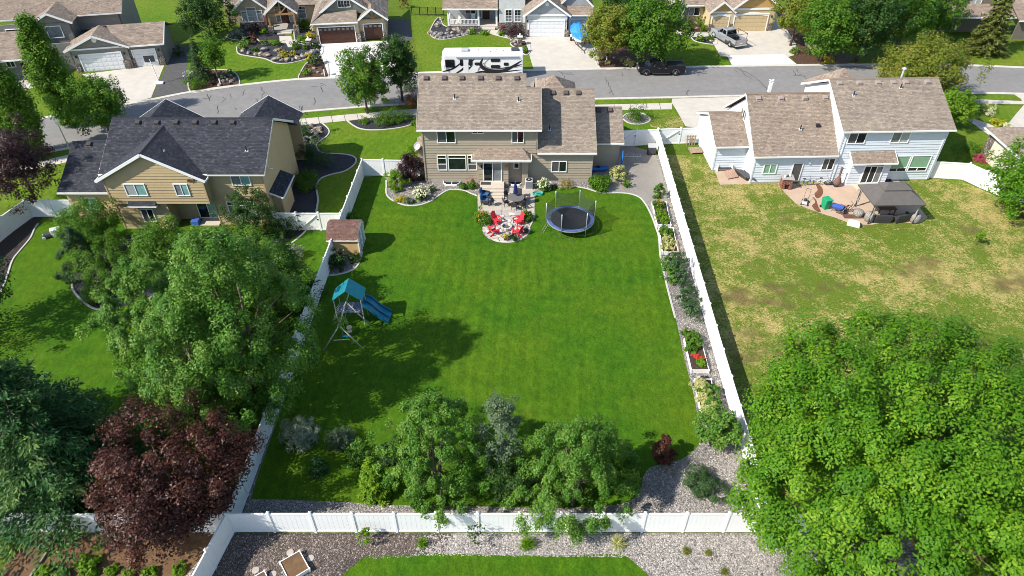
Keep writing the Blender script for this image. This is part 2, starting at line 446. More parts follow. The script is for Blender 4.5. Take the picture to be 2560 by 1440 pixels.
patch('front_lawn', [(2380,300),(2420,302),(2480,346),(2470,372),(2440,430),(2380,460),(2330,430)], .010, M_lawn2, 'side lawn right of the white-sided house')
patch('front_lawn', [(2450,262),(2560,266),(2560,300),(2508,325),(2470,309)], .008, M_lawn2, 'corner lawn with flowers at the right')
def bed(name, px, m, label, z=.010, edge=None, ew=.16, eh=.07, n=5, smooth=True):
    o = patch(name, px, z, m, label, smooth=smooth, n=n)
    if edge is None and smooth: edge = px + px[:1]
    if edge:
        stripx('concrete_edging', edge, ew, eh, M_edge, o, n=n)
    return o
bed('planting_bed', [(592,118),(596,134),(625,141),(662,147),(690,158),(725,158),(760,150),(800,140),(806,118),(770,108),(720,100),(690,108),(660,112),(640,96),(620,92)], M_lava, 'lava rock bed in front of the stone trimmed tan house', .012)
bed('planting_bed', [(570,95),(600,100),(640,100),(700,98),(712,88),(700,74),(620,74),(580,80)], M_lava, 'mulched strip along the tan house front', .012, edge=[(565,92),(575,97),(597,101)])
bed('planting_bed', [(735,82),(740,104),(765,112),(800,112),(802,92),(790,74),(740,72)], M_lava, 'planted corner beside the brown garage', .012)
bed('planting_bed', [(747,190),(765,160),(790,148),(815,150),(822,185),(815,195),(780,199),(750,199)], M_bark, 'small shrub bed at the tan house drive', .012)
bed('planting_bed', [(470,200),(480,180),(540,175),(580,178),(597,196),(594,214),(545,223),(480,231)], M_bark, 'rocky corner bed beside the asphalt pad', .014)
bed('planting_bed', [(1072,82),(1085,95),(1110,99),(1150,92),(1180,84),(1215,82),(1218,72),(1150,70),(1110,64),(1100,44),(1088,52)], M_lava, 'rock lined bed before the white railed porch', .012)
patch('garden_path', [(1228,76),(1246,76),(1262,86),(1320,92),(1312,104),(1282,99),(1250,92),(1226,84)], .012, M_conc, 'curving concrete path to the white railed porch', smooth=True)
bed('planting_bed', [(1240,86),(1262,60),(1310,62),(1320,90),(1290,94),(1262,88)], M_lava, 'dark bed beneath the round purple maple', .010)
bed('planting_bed', [(1290,104),(1318,104),(1326,126),(1316,138),(1300,128),(1276,110)], M_bark, 'small flower bed beside the concrete drive', .012)
bed('planting_bed', [(1484,128),(1500,170),(1560,172),(1600,168),(1640,140),(1600,110),(1520,110)], M_bark, 'mulch bed beneath the street trees', .012)
bed('planting_bed', [(1690,72),(1700,82),(1740,82),(1772,80),(1770,56),(1700,50)], M_bark, 'shrub bed before the cream house', .010)
bed('planting_bed', [(1726,90),(1740,104),(1790,111),(1785,92),(1760,84)], M_lava, 'lava rock bed at the lawn corner beside the silver pickup', .012)
patch('garden_path', [(1684,76),(1700,82),(1775,84),(1775,90),(1735,92),(1690,84)], .014, M_conc, 'concrete walk to the cream house door', smooth=True)
bed('planting_bed', [(1961,126),(1990,108),(1976,96),(1930,30),(1960,30),(2060,110),(2150,150),(2110,160),(1993,161)], M_bark, 'orange bark slope below the trees at upper right', .012, smooth=False)
patch('garden_path', [(698,90),(728,90),(735,118),(720,118),(715,108),(700,108)], .014, M_conc, 'concrete walk to the timbered porch')
patch('driveway', [(40,180),(75,180),(100,215),(60,225),(40,215)], .012, M_conc, 'shaded concrete apron at the far left porch')

# -------------------- the middle yard
YL0, YL1 = (-14.62, 59.0), (-15.5, 20.52)
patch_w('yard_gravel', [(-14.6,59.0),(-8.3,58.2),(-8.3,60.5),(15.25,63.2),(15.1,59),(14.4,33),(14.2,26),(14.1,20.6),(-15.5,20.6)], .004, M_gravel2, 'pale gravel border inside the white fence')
LAWN = [(911,444),(935,441),(962,444),(966,466),(965,477),(970,492),(987,504),(1016,514),(1048,513),(1077,503),(1102,486),(1120,476),(1139,474),(1162,477),(1180,485),(1193,490)]
LAWN2 = [(1194.5,538),(1202,556),(1214,572),(1222,591),(1238,602),(1261,606),(1287,604),(1310,593),(1319,577),(1330,556),(1337,538)]
LAWN3 = [(1335,485),(1362,477),(1385,470),(1412,466.5),(1439,467),(1467,472),(1490,479),(1513,482.5),(1552,482.5),(1579,486),(1599,494),(1612,508),(1622,525),(1632,547),(1640,570),(1647,593),(1650,632),(1655,660),(1669,721),(1693,814),(1711,898),(1723,943),(1737,1003),(1745,1055),(1749,1104),(1729,1130),(1701,1149),(1662,1158),(1625,1170),(1608,1192),(1600,1222),(1560,1258),(1400,1270),(1200,1266),(970,1262),(852,1255),(699,1249),(628,1247)]
def open_spline(px, n=5): return spline([G(*p) for p in px], False, n)
LA, LB, LC = open_spline(LAWN), open_spline(LAWN2), open_spline(LAWN3)
SHED_EDGE = [(816,689),(838,688),(868,681),(890,669),(900,652),(905,630)]
main_lawn = patch_w('back_lawn', LA + LB + LC + [(-15.25, 24.0), (-15.1, 33), (-14.85, 50)], .012, M_lawn, 'lush green mown lawn of the fenced middle yard')
strip('concrete_edging', LA[12:], .16, .06, M_edge, main_lawn, smooth=False)
strip('concrete_edging', LC[:95], .16, .06, M_edge, main_lawn, smooth=False)
strip('concrete_edging', LB[8:], .14, .05, M_edge, main_lawn, smooth=False)
patch('gravel_pad', [(1478,470),(1484,400),(1552,356),(1632,380),(1652,420),(1668,500),(1680,580),(1650,600),(1640,560),(1628,525),(1616,506),(1600,491),(1579,483.5),(1552,480),(1513,480)], .008, M_pea, 'fine tan gravel pad beside the brown house')
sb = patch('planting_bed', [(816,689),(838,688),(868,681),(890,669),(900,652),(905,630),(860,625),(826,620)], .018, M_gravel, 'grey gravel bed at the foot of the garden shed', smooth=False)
stripx('concrete_edging', SHED_EDGE, .16, .07, M_edge, sb)
# patio
pt = patch('patio', [(1194,489),(1214,470),(1337,470),(1336,538),(1195,538)], .016, M_patio, 'tan concrete patio behind the brown house')
for a, b in (((1255,484),(1255,537)),((1196,510),(1254,510))):
    A, B = GV(*a), GV(*b); MB().bar((A.x,A.y,.017),(B.x,B.y,.017),.035,.008).build('joint', M_tar, pt)

# -------------------- the other yards
patch_w('left_yard_lawn', [(-62,20.6),(-15.7,20.6),(-15.0,49.6),(-21,49.6),(-36,51),(-60,51)], .006, M_lawn, 'deep green shaded lawn of the left yard')
patch_w('right_yard_lawn', [(14.3,20.6),(15.5,63.2),(20,63),(41,58.5),(43.5,58.6),(51.5,47.5),(64,28),(64,10),(14.1,10)], .006, M_dry, 'drought patched yellow and green lawn of the right yard')
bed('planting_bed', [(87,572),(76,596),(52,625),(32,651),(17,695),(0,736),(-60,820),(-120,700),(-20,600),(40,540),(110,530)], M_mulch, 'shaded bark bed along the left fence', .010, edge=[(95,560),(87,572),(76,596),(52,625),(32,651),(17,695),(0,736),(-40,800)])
bed('planting_bed', [(179,701),(184,727),(204,750),(227,768),(248,774),(274,774),(330,760),(420,730),(480,640),(300,610),(200,640)], M_lava, 'dark rock bed beneath the shrubs of the left yard', .010, edge=[(178,690),(179,701),(184,727),(204,750),(227,768),(248,774),(274,774),(300,770)])
bed('planting_bed', [(290,612),(420,630),(420,600),(700,610),(765,578),(760,574),(690,576),(500,585),(320,588)], M_lava, 'black mulch bed along the back of the tan house', .012, edge=[(765,576),(750,592),(725,610),(690,622)], smooth=False)
lb = patch('planting_bed', [(738,316),(804,307),(822,324),(820,338),(804,351),(791,362),(798,378),(822,384),(855,385.5),(882,391),(891,402),(882,415.5),(860,429),(827,437),(802,447),(791,464),(792,480),(795,500),(790,532),(690,540),(700,480),(740,420)], .014, M_lava, 'sweeping dark lava rock bed beside the tan house wall')
stripx('concrete_edging', [(804,307),(822,324),(820,338),(804,351),(791,362),(798,378),(822,384),(855,385.5),(882,391),(891,402),(882,415.5),(860,429),(827,437),(802,447),(791,464),(792,480),(795,500),(790,532)], .16, .08, M_edge, lb)
lb2 = patch('planting_bed', [(869,303),(882,313),(900,322),(927,325.5),(967,324),(1004,319),(1030,312),(1040,296),(1035,289),(925,296)], .014, M_lava, 'dark rock bed below the clipped hedge', smooth=False)
stripx('concrete_edging', [(869,303),(882,313),(900,322),(927,325.5),(967,324),(1004,319),(1026,313)], .16, .08, M_edge, lb2)
bed('planting_bed', [(1555,296),(1570,307),(1590,311),(1612,309),(1625,300),(1610,285),(1570,284)], M_gravel, 'pale gravel ring below the round shrub by the gate', .012)
# R house patio
rp = patch('patio', spline_px := [(1944,458),(1958,478),(1990,510),(2020,522),(2048,532),(2090,545),(2118,556),(2150,562),(2180,562),(2210,556),(2240,552),(2280,559),(2305,556),(2318,544),(2300,520),(2250,470),(2245,440),(2100,455),(2010,462)], .014, M_stain, 'stained tan concrete patio behind the white-sided house', smooth=False)
patch('concrete_pad', [(1786,424),(1800,462),(1876,460),(1886,440),(1862,420)], .014, M_stain, 'small concrete pad in the corner of the white-sided house')
# near edge of the photograph
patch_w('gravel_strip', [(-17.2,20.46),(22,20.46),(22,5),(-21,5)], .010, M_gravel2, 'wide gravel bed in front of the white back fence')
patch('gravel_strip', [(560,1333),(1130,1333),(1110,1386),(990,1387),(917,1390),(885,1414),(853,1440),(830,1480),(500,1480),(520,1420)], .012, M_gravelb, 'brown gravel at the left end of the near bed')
patch('near_lawn', [(820,1470),(853,1440),(885,1414),(917,1391),(991,1387),(1100,1385),(1278,1388),(1397,1389),(1530,1385),(1566,1392),(1590,1411),(1622,1440),(1660,1490),(1700,1600),(760,1600)], .018, M_lawn, 'curved tip of mown lawn at the bottom edge', smooth=True)
patch_w('vegetable_plot', [(-26.5,20.4),(-16.2,20.4),(-18.6,15),(-28.6,15)], .012, M_soil, 'orange brown soil plot at the lower left')
stripx('timber_edging', [(140,1346),(118,1384),(80,1440),(50,1490)], .12, .14, mat('weathered timber edging', (.28,.25,.21), .9, .2, 4), None, kind='structure', label='weathered timber edge of the soil plot')

# loose pebbles that lie proud of the gravel sheets
def pebbles(name, label, poly, n, s0, s1, m, seed, z=.012):
    rs = np.random.RandomState(seed); xs = [p[0] for p in poly]; ys = [p[1] for p in poly]
    P = []
    while len(P) < n:
        x, y = rs.uniform(min(xs), max(xs)), rs.uniform(min(ys), max(ys)); iv = interval0(poly, y)
        if iv and iv[0] <= x <= iv[1]: P.append((x, y))
    P = np.array(P); s_ = rs.uniform(s0, s1, n); a = rs.rand(n)*6.28
    base = np.array([(1,0,0),(0,.75,0),(-1,0,0),(0,-.75,0),(0,0,.6),(0,0,-.3)])*.5
    ca, sa = np.cos(a), np.sin(a); V = np.empty((n,6,3))
    j = 1+rs.uniform(-.25,.25,(n,6))
    V[:,:,0] = (base[None,:,0]*ca[:,None]-base[None,:,1]*sa[:,None])*s_[:,None]*j+P[:,0,None]; V[:,:,1] = (base[None,:,0]*sa[:,None]+base[None,:,1]*ca[:,None])*s_[:,None]*j+P[:,1,None]; V[:,:,2] = base[None,:,2]*s_[:,None]*j+z
    F0 = np.array([(0,1,4),(1,2,4),(2,3,4),(3,0,4)]); F = (F0[None]+np.arange(n)[:,None,None]*6).reshape(-1)
    me = D.meshes.new(name); me.vertices.add(n*6); me.vertices.foreach_set('co', V.astype(np.float32).ravel()); me.loops.add(n*12); me.loops.foreach_set('vertex_index', F.astype(np.int32)); me.polygons.add(n*4); me.polygons.foreach_set('loop_start', np.arange(0,n*12,3,dtype=np.int32)); me.update(calc_edges=True)
    at_ = me.attributes.new('rnd','FLOAT','FACE'); at_.data.foreach_set('value', np.repeat(rs.rand(n),4).astype(np.float32))
    return tag(link(name, me, m), label, None, None, 'stuff')
def interval0(poly, z):
    xs = []
    for i in range(len(poly)):
        (u0, z0), (u1, z1) = poly[i], poly[(i+1) % len(poly)]
        if (z0 <= z < z1) or (z1 <= z < z0): xs.append(u0+(u1-u0)*(z-z0)/(z1-z0))
    return (min(xs), max(xs)) if len(xs) >= 2 else None
def peb_mat(name, cols):
    m, nt, b = nt_new(name); at_ = N(nt, 'ShaderNodeAttribute', attribute_name='rnd'); nt.links.new(ramp(nt, at_.outputs['Fac'], [(i/(len(cols)-1), k) for i, k in enumerate(cols)]), b.inputs['Base Color']); setin(b, Roughness=.85); return m
M_pebp = peb_mat('pale pebbles', [(.13,.12,.11),(.34,.315,.295),(.22,.195,.18),(.52,.49,.46),(.31,.26,.225)]); M_pebb = peb_mat('brown pebbles', [(.04,.032,.028),(.15,.11,.09),(.08,.058,.048),(.36,.31,.275)])
pebbles('pebbles', 'pale loose pebbles of the near gravel bed', [(-5,20.3),(14,20.3),(14,16.6),(9.0,16.6),(6.6,19.0),(-5.3,19.1)], 9000, .05,.13, M_pebp, 5); pebbles('pebbles', 'brown loose pebbles at the left of the near bed', [(-15.6,20.3),(-5,20.3),(-5.3,19.0),(-9,18.9),(-10.2,17.4),(-16.5,17.0)], 6500, .05,.12, M_pebb, 6)
pebbles('pebbles', 'pale loose pebbles at the lawn corner inside the back fence', [(8.3,20.8),(13.8,20.8),(13.9,26),(12.6,25.6),(9.3,23.8)], 3500, .05,.13, M_pebp, 7); pebbles('pebbles', 'loose pebbles along the inside of the back fence', [(-14.8,20.8),(8,20.8),(8,21.7),(-14.8,22.1)], 4000, .05,.11, M_pebp, 8)
# ------------------------------------------------------------------ house kit
def shingle_mat(name, cols, bumpy=.3):
    m, nt, b = nt_new(name); v = coords(nt)
    at = N(nt, 'ShaderNodeAttribute', attribute_name='rnd')
    c = ramp(nt, at.outputs['Fac'], [(i/(len(cols)-1), k) for i, k in enumerate(cols)])
    c = mixc(nt, 1.0, c, ramp(nt, noise(nt, 22, 3, .7, v), [(.3,(.78,.78,.78)),(.7,(1.2,1.2,1.2))]), 'MULTIPLY')
    c = mixc(nt, 1.0, c, ramp(nt, noise(nt, .6, 4, .6, v), [(.3,(.86,.86,.87)),(.7,(1.10,1.09,1.07))]), 'MULTIPLY')
    nt.links.new(c, b.inputs['Base Color']); setin(b, Roughness=.92); b.inputs['Specular IOR Level'].default_value = .15
    bump(nt, b, noise(nt, 60, 2, .7, v), bumpy, .01)
    return m
M_shb = shingle_mat('weathered brown shingles', [(.20,.163,.130),(.265,.219,.176),(.23,.188,.150),(.325,.271,.220),(.25,.205,.164)])
M_shd = shingle_mat('charcoal shingles', [(.030,.032,.040),(.050,.053,.064),(.038,.040,.050),(.074,.077,.090)])
M_sht = shingle_mat('tan brown shingles', [(.20,.155,.12),(.285,.225,.178),(.24,.188,.15),(.34,.275,.22)])
M_shr = shingle_mat('red brown shingles', [(.125,.068,.055),(.185,.105,.085),(.15,.083,.068),(.22,.135,.11)])
M_trim = mat('white trim paint', (.80,.80,.78), .5, .04, 3)
M_gut = mat('pale gutter paint', (.72,.71,.68), .45, .05, 3)
M_tan = mat('tan lap siding', (.44,.335,.185), .7, .06, 1.6, .06, bscale=30, dirt=.12)
M_taup = mat('taupe lap siding', (.345,.290,.218), .7, .06, 1.6, .06, bscale=30, dirt=.10)
M_white = mat('pale blue white siding', (.60,.64,.68), .65, .04, 1.6, .05, bscale=30, dirt=.10)
M_dkvent = mat('dark roof vent', (.05,.045,.045), .6, .15, 6)
M_pipe = mat('black vent pipe', (.02,.02,.02), .5, .1, 6)
M_lead = mat('lead flashing', (.45,.46,.48), .5, .1, 6)
M_black = mat('black metal', (.018,.018,.02), .45, .2, 8)
M_brown = mat('dark brown door', (.05,.02,.014), .5, .2, 5, .1)
M_found = mat('concrete foundation', (.34,.32,.29), .9, .1, 3, .2)
def glass_mat(name, c, rough=.06, var=.4):
    m, nt, b = nt_new(name)
    f = noise(nt, 1.6, 2, .5, coords(nt, 'Object'))
    nt.links.new(ramp(nt, f, [(.3, sc(c, 1-var)), (.7, sc(c, 1+var))]), b.inputs['Base Color'])
    setin(b, Roughness=rough); b.inputs['Specular IOR Level'].default_value = .55
    return m
GL = {'dark': glass_mat('dark window glass', (.012,.018,.018)), 'screen': glass_mat('insect screen glass', (.075,.075,.075), .45, .15),
      'blind': glass_mat('glass over pale blind', (.34,.36,.35), .15, .08), 'teal': glass_mat('glass with pale green curtain', (.20,.36,.33), .12, .2),
      'green': glass_mat('glass over green blind', (.20,.36,.235), .2, .05), 'grey': glass_mat('grey window glass', (.16,.18,.185), .12, .25)}

def attr_rnd(me, vals):
    a = me.attributes.new('rnd', 'FLOAT', 'FACE'); a.data.foreach_set('value', vals)

def interval(poly, z):
    """u-range of a simple polygon (u,z) at height z"""
    xs = []
    n = len(poly)
    for i in range(n):
        (u0, z0), (u1, z1) = poly[i], poly[(i+1) % n]
        if (z0 <= z < z1) or (z1 <= z < z0):
            xs.append(u0 + (u1-u0)*(z-z0)/(z1-z0))
    return (min(xs), max(xs)) if len(xs) >= 2 else None

class House:
    def __init__(s, name, label, loc, rz=0, cat='house', group=None):
        s.root = thing(name, label, cat, loc, rz, group)
    def wall(s, p0, p1, poly, m, board=.27, inward=.16, corner=True, name='wall', foundation=0):
        """poly is (u,z) with u metres from p0 towards p1; outside lies right of p0->p1"""
        p0, p1 = Vector(p0), Vector(p1); d = (p1-p0).normalized(); n = Vector((d.y, -d.x))
        P = lambda u, z, o=0: (p0.x + d.x*u + n.x*o, p0.y + d.y*u + n.y*o, z)
        mb = MB(); mb.ext([P(u, z) for u, z in poly], (-n.x*inward, -n.y*inward, 0))
        w = mb.build(name, m, s.root)
        if board:
            zs = [z for _, z in poly]; z = min(zs) + foundation; top = max(zs)
            while z < top - .02:
                zb = min(z + board, top)
                a = interval(poly, z + .001); b = interval(poly, zb - .001)
                if a and b:
                    q = MB()
                    o1, o0, o2 = .048, 0.0, .006
                    vs = [P(a[0], z, o0), P(a[1], z, o0), P(a[1], z, o1), P(a[0], z, o1), P(b[0], zb-.004, o0), P(b[1], zb-.004, o0), P(b[1], zb-.004, o2), P(b[0], zb-.004, o2)]
                    q.add(vs, [(0,1,2,3),(3,2,6,7),(7,6,5,4),(0,3,7,4),(1,5,6,2),(0,4,5,1)])
                    q.build('siding_board', m, w)
                z = zb
        if foundation:
            z0 = min(z for _, z in poly); a = interval(poly, z0 + .01)
            q = MB(); q.ext([P(a[0], z0, .004), P(a[1], z0, .004), P(a[1], z0+foundation, .004), P(a[0], z0+foundation, .004)], (n.x*.05, n.y*.05, 0))
            q.build('foundation', M_found, w)
        return w
    def trimbar(s, p, q, w=.12, t=.05, m=None, name='corner_trim'):
        return MB().bar(p, q, w, t).build(name, m or M_trim, s.root)
    def corner(s, x, y, z0, z1, m, w=.13):
        return MB().box(x-w/2, y-w/2, z0, x+w/2, y+w/2, z1).build('corner_trim', m, s.root)
    def window(s, p0, p1, u0, u1, z0, z1, panes=('dark','screen'), split='v', off=.05, fr=None, label=None, name='window', trim=.075, rows=None, mull=0):
        p0, p1 = Vector(p0), Vector(p1); d = (p1-p0).normalized(); n = Vector((d.y, -d.x))
        P = lambda u, z, o=0: Vector((p0.x + d.x*u + n.x*(o), p0.y + d.y*u + n.y*(o), z))
        fr = fr or M_trim; mb = MB()
        def rect(a, b, c, e, o0, o1):
            mb.ext([P(a,c,o0),P(b,c,o0),P(b,e,o0),P(a,e,o0)], n.to_3d()*(o1-o0))
        t = trim; oo = off + .055
        rect(u0, u1, z0, z0+t, 0, oo); rect(u0, u1, z1-t, z1, 0, oo); rect(u0, u0+t, z0+t, z1-t, 0, oo); rect(u1-t, u1, z0+t, z1-t, 0, oo)
        cells = []
        k = len(panes)
        if rows:   # list of rows from the bottom: (height share, panes)
            zz = z0+t; tot = z1-z0-2*t
            for ri, (sh, pl) in enumerate(rows):
                zt = zz + tot*sh
                if ri < len(rows)-1: rect(u0+t, u1-t, zt-t*.35, zt+t*.35, 0, oo-.006)
                w = (u1-u0-2*t)/len(pl)
                for i, g in enumerate(pl):
                    if i: rect(u0+t+i*w-t*.35, u0+t+i*w+t*.35, zz+t*.35, zt-t*.35, 0, oo-.004)
                    cells.append((u0+t+i*w, u0+t+(i+1)*w, zz, zt, g))
                zz = zt
        elif split == 'v':
            w = (u1-u0-2*t)/k
            for i, g in enumerate(panes):
                if i: rect(u0+t+i*w-t*.4, u0+t+i*w+t*.4, z0+t, z1-t, 0, oo-.004)
                cells.append((u0+t+i*w, u0+t+(i+1)*w, z0+t, z1-t, g))
        else:
            h = (z1-z0-2*t)/k
            for i, g in enumerate(panes):
                if i: rect(u0+t, u1-t, z0+t+i*h-t*.4, z0+t+i*h+t*.4, 0, oo-.004)
                cells.append((u0+t, u1-t, z0+t+i*h, z0+t+(i+1)*h, g))
        f = mb.build(name, fr, s.root)
        if label: f['label'] = label
        for a, b, c, e, g in cells:
            q = MB(); q.ext([P(a,c,.004),P(b,c,.004),P(b,e,.004),P(a,e,.004)], n.to_3d()*(off))
            q.build('pane', GL[g], f)
            if mull:
                q = MB()
                for j in range(1, mull): q.bar(P(a+(b-a)*j/mull, c, off+.012), P(a+(b-a)*j/mull, e, off+.012), .03, .015)
                for j in range(1, mull): q.bar(P(a, c+(e-c)*j/mull, off+.012), P(b, c+(e-c)*j/mull, off+.012), .03, .015)
                q.build('muntin', fr, f)
        return f
    def roof(s, poly, m, exp=.145, tab=.28, thick=.10, name='roof', edge='r', seed=1, fascia=True, fm=None):
        """poly: planar 3-D points, first edge is the eave running so that the slope rises to its left"""
        P = [Vector(p) for p in poly]; o = P[0]
        u = (P[1]-P[0]).normalized()
        nn = u.cross(P[-1]-P[0]).normalized()
        if nn.z < 0: nn = -nn
        v = nn.cross(u).normalized()
        uv = [((p-o).dot(u), (p-o).dot(v)) for p in P]
        mb = MB(); mb.ext([p - nn*thick for p in P], nn*(thick-.004))
        deck = mb.build(name, fm or m, s.root)
        rng = random.Random(seed*7+len(poly)+int(abs(o.x)*10))
        vs, fs, rv = [], [], []
        vmax = max(b for _, b in uv); z = 0.0; row = 0
        while z < vmax - .01:
            zb = min(z + exp, vmax)
            a = interval(uv, z + .0005); b = interval(uv, zb - .0005)
            if a and b:
                x = min(a[0], b[0]) - (row % 2)*tab*.5 - rng.random()*tab*.3
                hi = max(a[1], b[1])
                while x < hi:
                    w = tab*rng.uniform(.55, 1.25)
                    def cl(x, z_, iv): return min(max(x, iv[0]), iv[1])
                    b0, b1 = cl(x, 0, a), cl(x+w-.012, 0, a); t0, t1 = cl(x, 0, b), cl(x+w-.012, 0, b)
                    if b1-b0 > .015 or t1-t0 > .015:
                        h = rng.choice((.012, .02, .028)); i = len(vs)
                        A = o + u*b0 + v*z; B = o + u*b1 + v*z; Cc = o + u*t1 + v*(zb+.006); Dd = o + u*t0 + v*(zb+.006)
                        vs += [A, B, B+nn*h, A+nn*h, Cc+nn*.002, Dd+nn*.002]
                        fs += [(i,i+1,i+2,i+3),(i+3,i+2,i+4,i+5),(i+1,i+4,i+2),(i,i+3,i+5)]
                        r = rng.random(); rv += [r]*4
                    x += w
            z = zb; row += 1
        me = D.meshes.new('shingles'); me.from_pydata([tuple(q) for q in vs], [], fs); me.update()
        attr_rnd(me, rv)
        sh = link('shingles', me, m, deck); sh['kind'] = 'stuff'
        return deck
    def line(s, a, b, w=.10, h=.16, m=None, name='fascia'):
        return MB().bar(a, b, w, h).build(name, m or M_gut, s.root)
    def gable_roof(s, x0, x1, ye, ze, yr, zr, m, yf=None, seed=1, back=True, front=True, rake=True, fm=None):
        """ridge along x; ye/ze rear (camera side) eave, yr/zr ridge, yf front eave"""
        yf = yf if yf is not None else 2*yr-ye
        zf = ze
        if back: s.roof([(x0,ye,ze),(x1,ye,ze),(x1,yr,zr),(x0,yr,zr)], m, seed=seed)
        if front: s.roof([(x1,yf,zf),(x0,yf,zf),(x0,yr,zr),(x1,yr,zr)], m, seed=seed+5)
        # ridge cap
        q = MB(); 
        q.ext([(x0,yr-.16,zr-.055),(x0,yr,zr+.045),(x0,yr+.16,zr-.055)], (x1-x0,0,0)); q.build('ridge_cap', m, s.root)
        if back: s.line((x0,ye-.05,ze-.075),(x1,ye-.05,ze-.075), .10,.14, name='gutter')
        if rake:
            for x in (x0+.015, x1-.015):
                if back: MB().bar((x,ye-.02,ze-.12),(x,yr,zr-.12), .05,.20).build('rake_board', fm or M_gut, s.root)
                if front: MB().bar((x,yf+.02,zf-.12),(x,yr,zr-.12), .05,.20).build('rake_board', fm or M_gut, s.root)
    def vent(s, x, y, z, pitch=.55, m=None):
        mb = MB(); mb.cbox((x,y,z+.10),(.42,.42,.16),(math.atan(pitch)*.6,0,0)); mb.cbox((x,y+.02,z+.03),(.55,.55,.04),(math.atan(pitch),0,0))
        return mb.build('roof_vent', m or M_dkvent, s.root, bevel=.03)
    def pipe(s, x, y, z):
        o = MB().tube([(x,y,z-.1),(x,y,z+.45)],.055,8).build('vent_pipe', M_pipe, s.root)
        MB().cbox((x,y,z+.02),(.3,.3,.03),(.5,0,0)).build('flashing', M_lead, o)
    def door(s, p0, p1, u0, u1, z0, z1, panes=('dark','screen'), transom=0, label=None):
        rows = [(1-transom, panes)] + ([(transom, ('dark',))] if transom else [])
        return s.window(p0, p1, u0, u1, z0, z1, panes, rows=rows, name='sliding_door', trim=.085, label=label)
    def garage(s, p0, p1, u0, u1, z1, m, fr=None, sections=4, cols=8, win=False, z0=.02, arch=0):
        p0, p1 = Vector(p0), Vector(p1); d = (p1-p0).normalized(); n = Vector((d.y, -d.x))
        P = lambda u, z, o=0: Vector((p0.x + d.x*u + n.x*o, p0.y + d.y*u + n.y*o, z))
        fr = fr or M_trim; mb = MB(); t = .12
        def rect(mb, a, b, c, e, o0, o1): mb.ext([P(a,c,o0),P(b,c,o0),P(b,e,o0),P(a,e,o0)], n.to_3d()*(o1-o0))
        rect(mb, u0-t, u0, z0, z1+t, 0, .10); rect(mb, u1, u1+t, z0, z1+t, 0, .10); rect(mb, u0, u1, z1, z1+t, 0, .096)
        if arch:
            k = 10; pts = [P(u0 + (u1-u0)*i/k, z1 - arch*(2*i/k-1)**2, .05) for i in range(k+1)]
            mb.ext([P(u0, z1+.02, .05)] + pts + [P(u1, z1+.02, .05)], n.to_3d()*.04)
            pts2 = [P(u0-t + (u1-u0+2*t)*i/k, z1+t+.16 - (arch+.05)*(2*i/k-1)**2, .0) for i in range(k+1)]
            mb.ext([P(u0-t, z1, 0)] + pts2 + [P(u1+t, z1, 0)], n.to_3d()*.09)
        g = mb.build('garage_door', fr, s.root)
        h = (z1-z0)/sections
        for i in range(sections):
            q = MB(); rect(q, u0+.01, u1-.01, z0+i*h, z0+(i+1)*h-.02, 0, .035)
            w = (u1-u0)/cols
            for j in range(cols):
                rect(q, u0+j*w+.09, u0+(j+1)*w-.09, z0+i*h+.09, z0+(i+1)*h-.11, .035, .05)
            q.build('door_section', m, g)
            if win and i == sections-1:
                q = MB()
                for j in range(cols): rect(q, u0+j*w+.12, u0+(j+1)*w-.12, z0+i*h+.12, z0+(i+1)*h-.14, .05, .058)
                q.build('door_window', GL['grey'], g)
        return g
    def box(s, name, x0, y0, z0, x1, y1, z1, m, bevel=0, label=None):
        o = MB().box(x0,y0,z0,x1,y1,z1).build(name, m, s.root, bevel=bevel)
        if label: o['label'] = label
        return o
# ------------------------------------------------------------------ brown house in the middle (its back faces us)
H = House('house', 'taupe two storey house with weathered brown shingle roof, behind the middle lawn', (0, 57.8, 0))
hx0, hx1 = -8.35, 2.35
W0 = ((hx0,0),(hx1,0))
H.wall((hx0,0),(hx1,0), [(0,0),(10.7,0),(10.7,5.72),(0,5.72)], M_taup, foundation=.22)
H.wall((hx1,0),(hx1,9.3), [(0,2.9),(9.3,2.9),(9.3,5.72),(4.65,8.6),(0,5.72)], M_taup)
H.wall((hx0,9.3),(hx0,0), [(0,0),(9.3,0),(9.3,5.72),(4.65,8.6),(0,5.72)], M_taup)
H.wall((hx1,9.3),(hx0,9.3), [(0,0),(10.7,0),(10.7,5.72),(0,5.72)], M_taup, board=0)
for x in (hx0, hx1): H.corner(x, -.0, .22 if x < 0 else 3.4, 5.7, M_taup)
H.roof([(-8.75,-.45,5.80),(1.36,-.45,5.80),(1.36,4.65,9.0),(-8.75,4.65,9.0)], M_shb, seed=3)
H.roof([(1.362,-.45,5.80),(2.72,-.45,5.80),(2.72,3.35,8.18),(1.362,3.35,8.18)], M_shb, seed=4)
H.roof([(2.72,7.2,5.80),(1.362,7.2,5.80),(1.362,3.35,8.18),(2.72,3.35,8.18)], M_shb, seed=6)
H.roof([(1.36,9.75,5.80),(-8.75,9.75,5.80),(-8.75,4.65,9.0),(1.36,4.65,9.0)], M_shb, seed=5)
H.wall((1.355,3.2),(1.355,9.3), [(0,7.9),(3.0,6.3),(6.1,5.8),(1.45,8.85)], M_taup, board=0, inward=.05, name='gable')
for a, b in (((-8.75,4.65,9.0),(1.36,4.65,9.0)),((1.36,3.35,8.18),(2.72,3.35,8.18))):
    q = MB(); q.ext([(a[0],a[1]-.16,a[2]-.055),(a[0],a[1],a[2]+.045),(a[0],a[1]+.16,a[2]-.055)], (b[0]-a[0],0,0)); q.build('ridge_cap', M_shb, H.root)
H.line((-8.78,-.50,5.72),(2.75,-.50,5.72), .11,.15, name='gutter')
H.box('soffit', -8.7,-.42,5.60,2.68,0,5.64, M_taup)
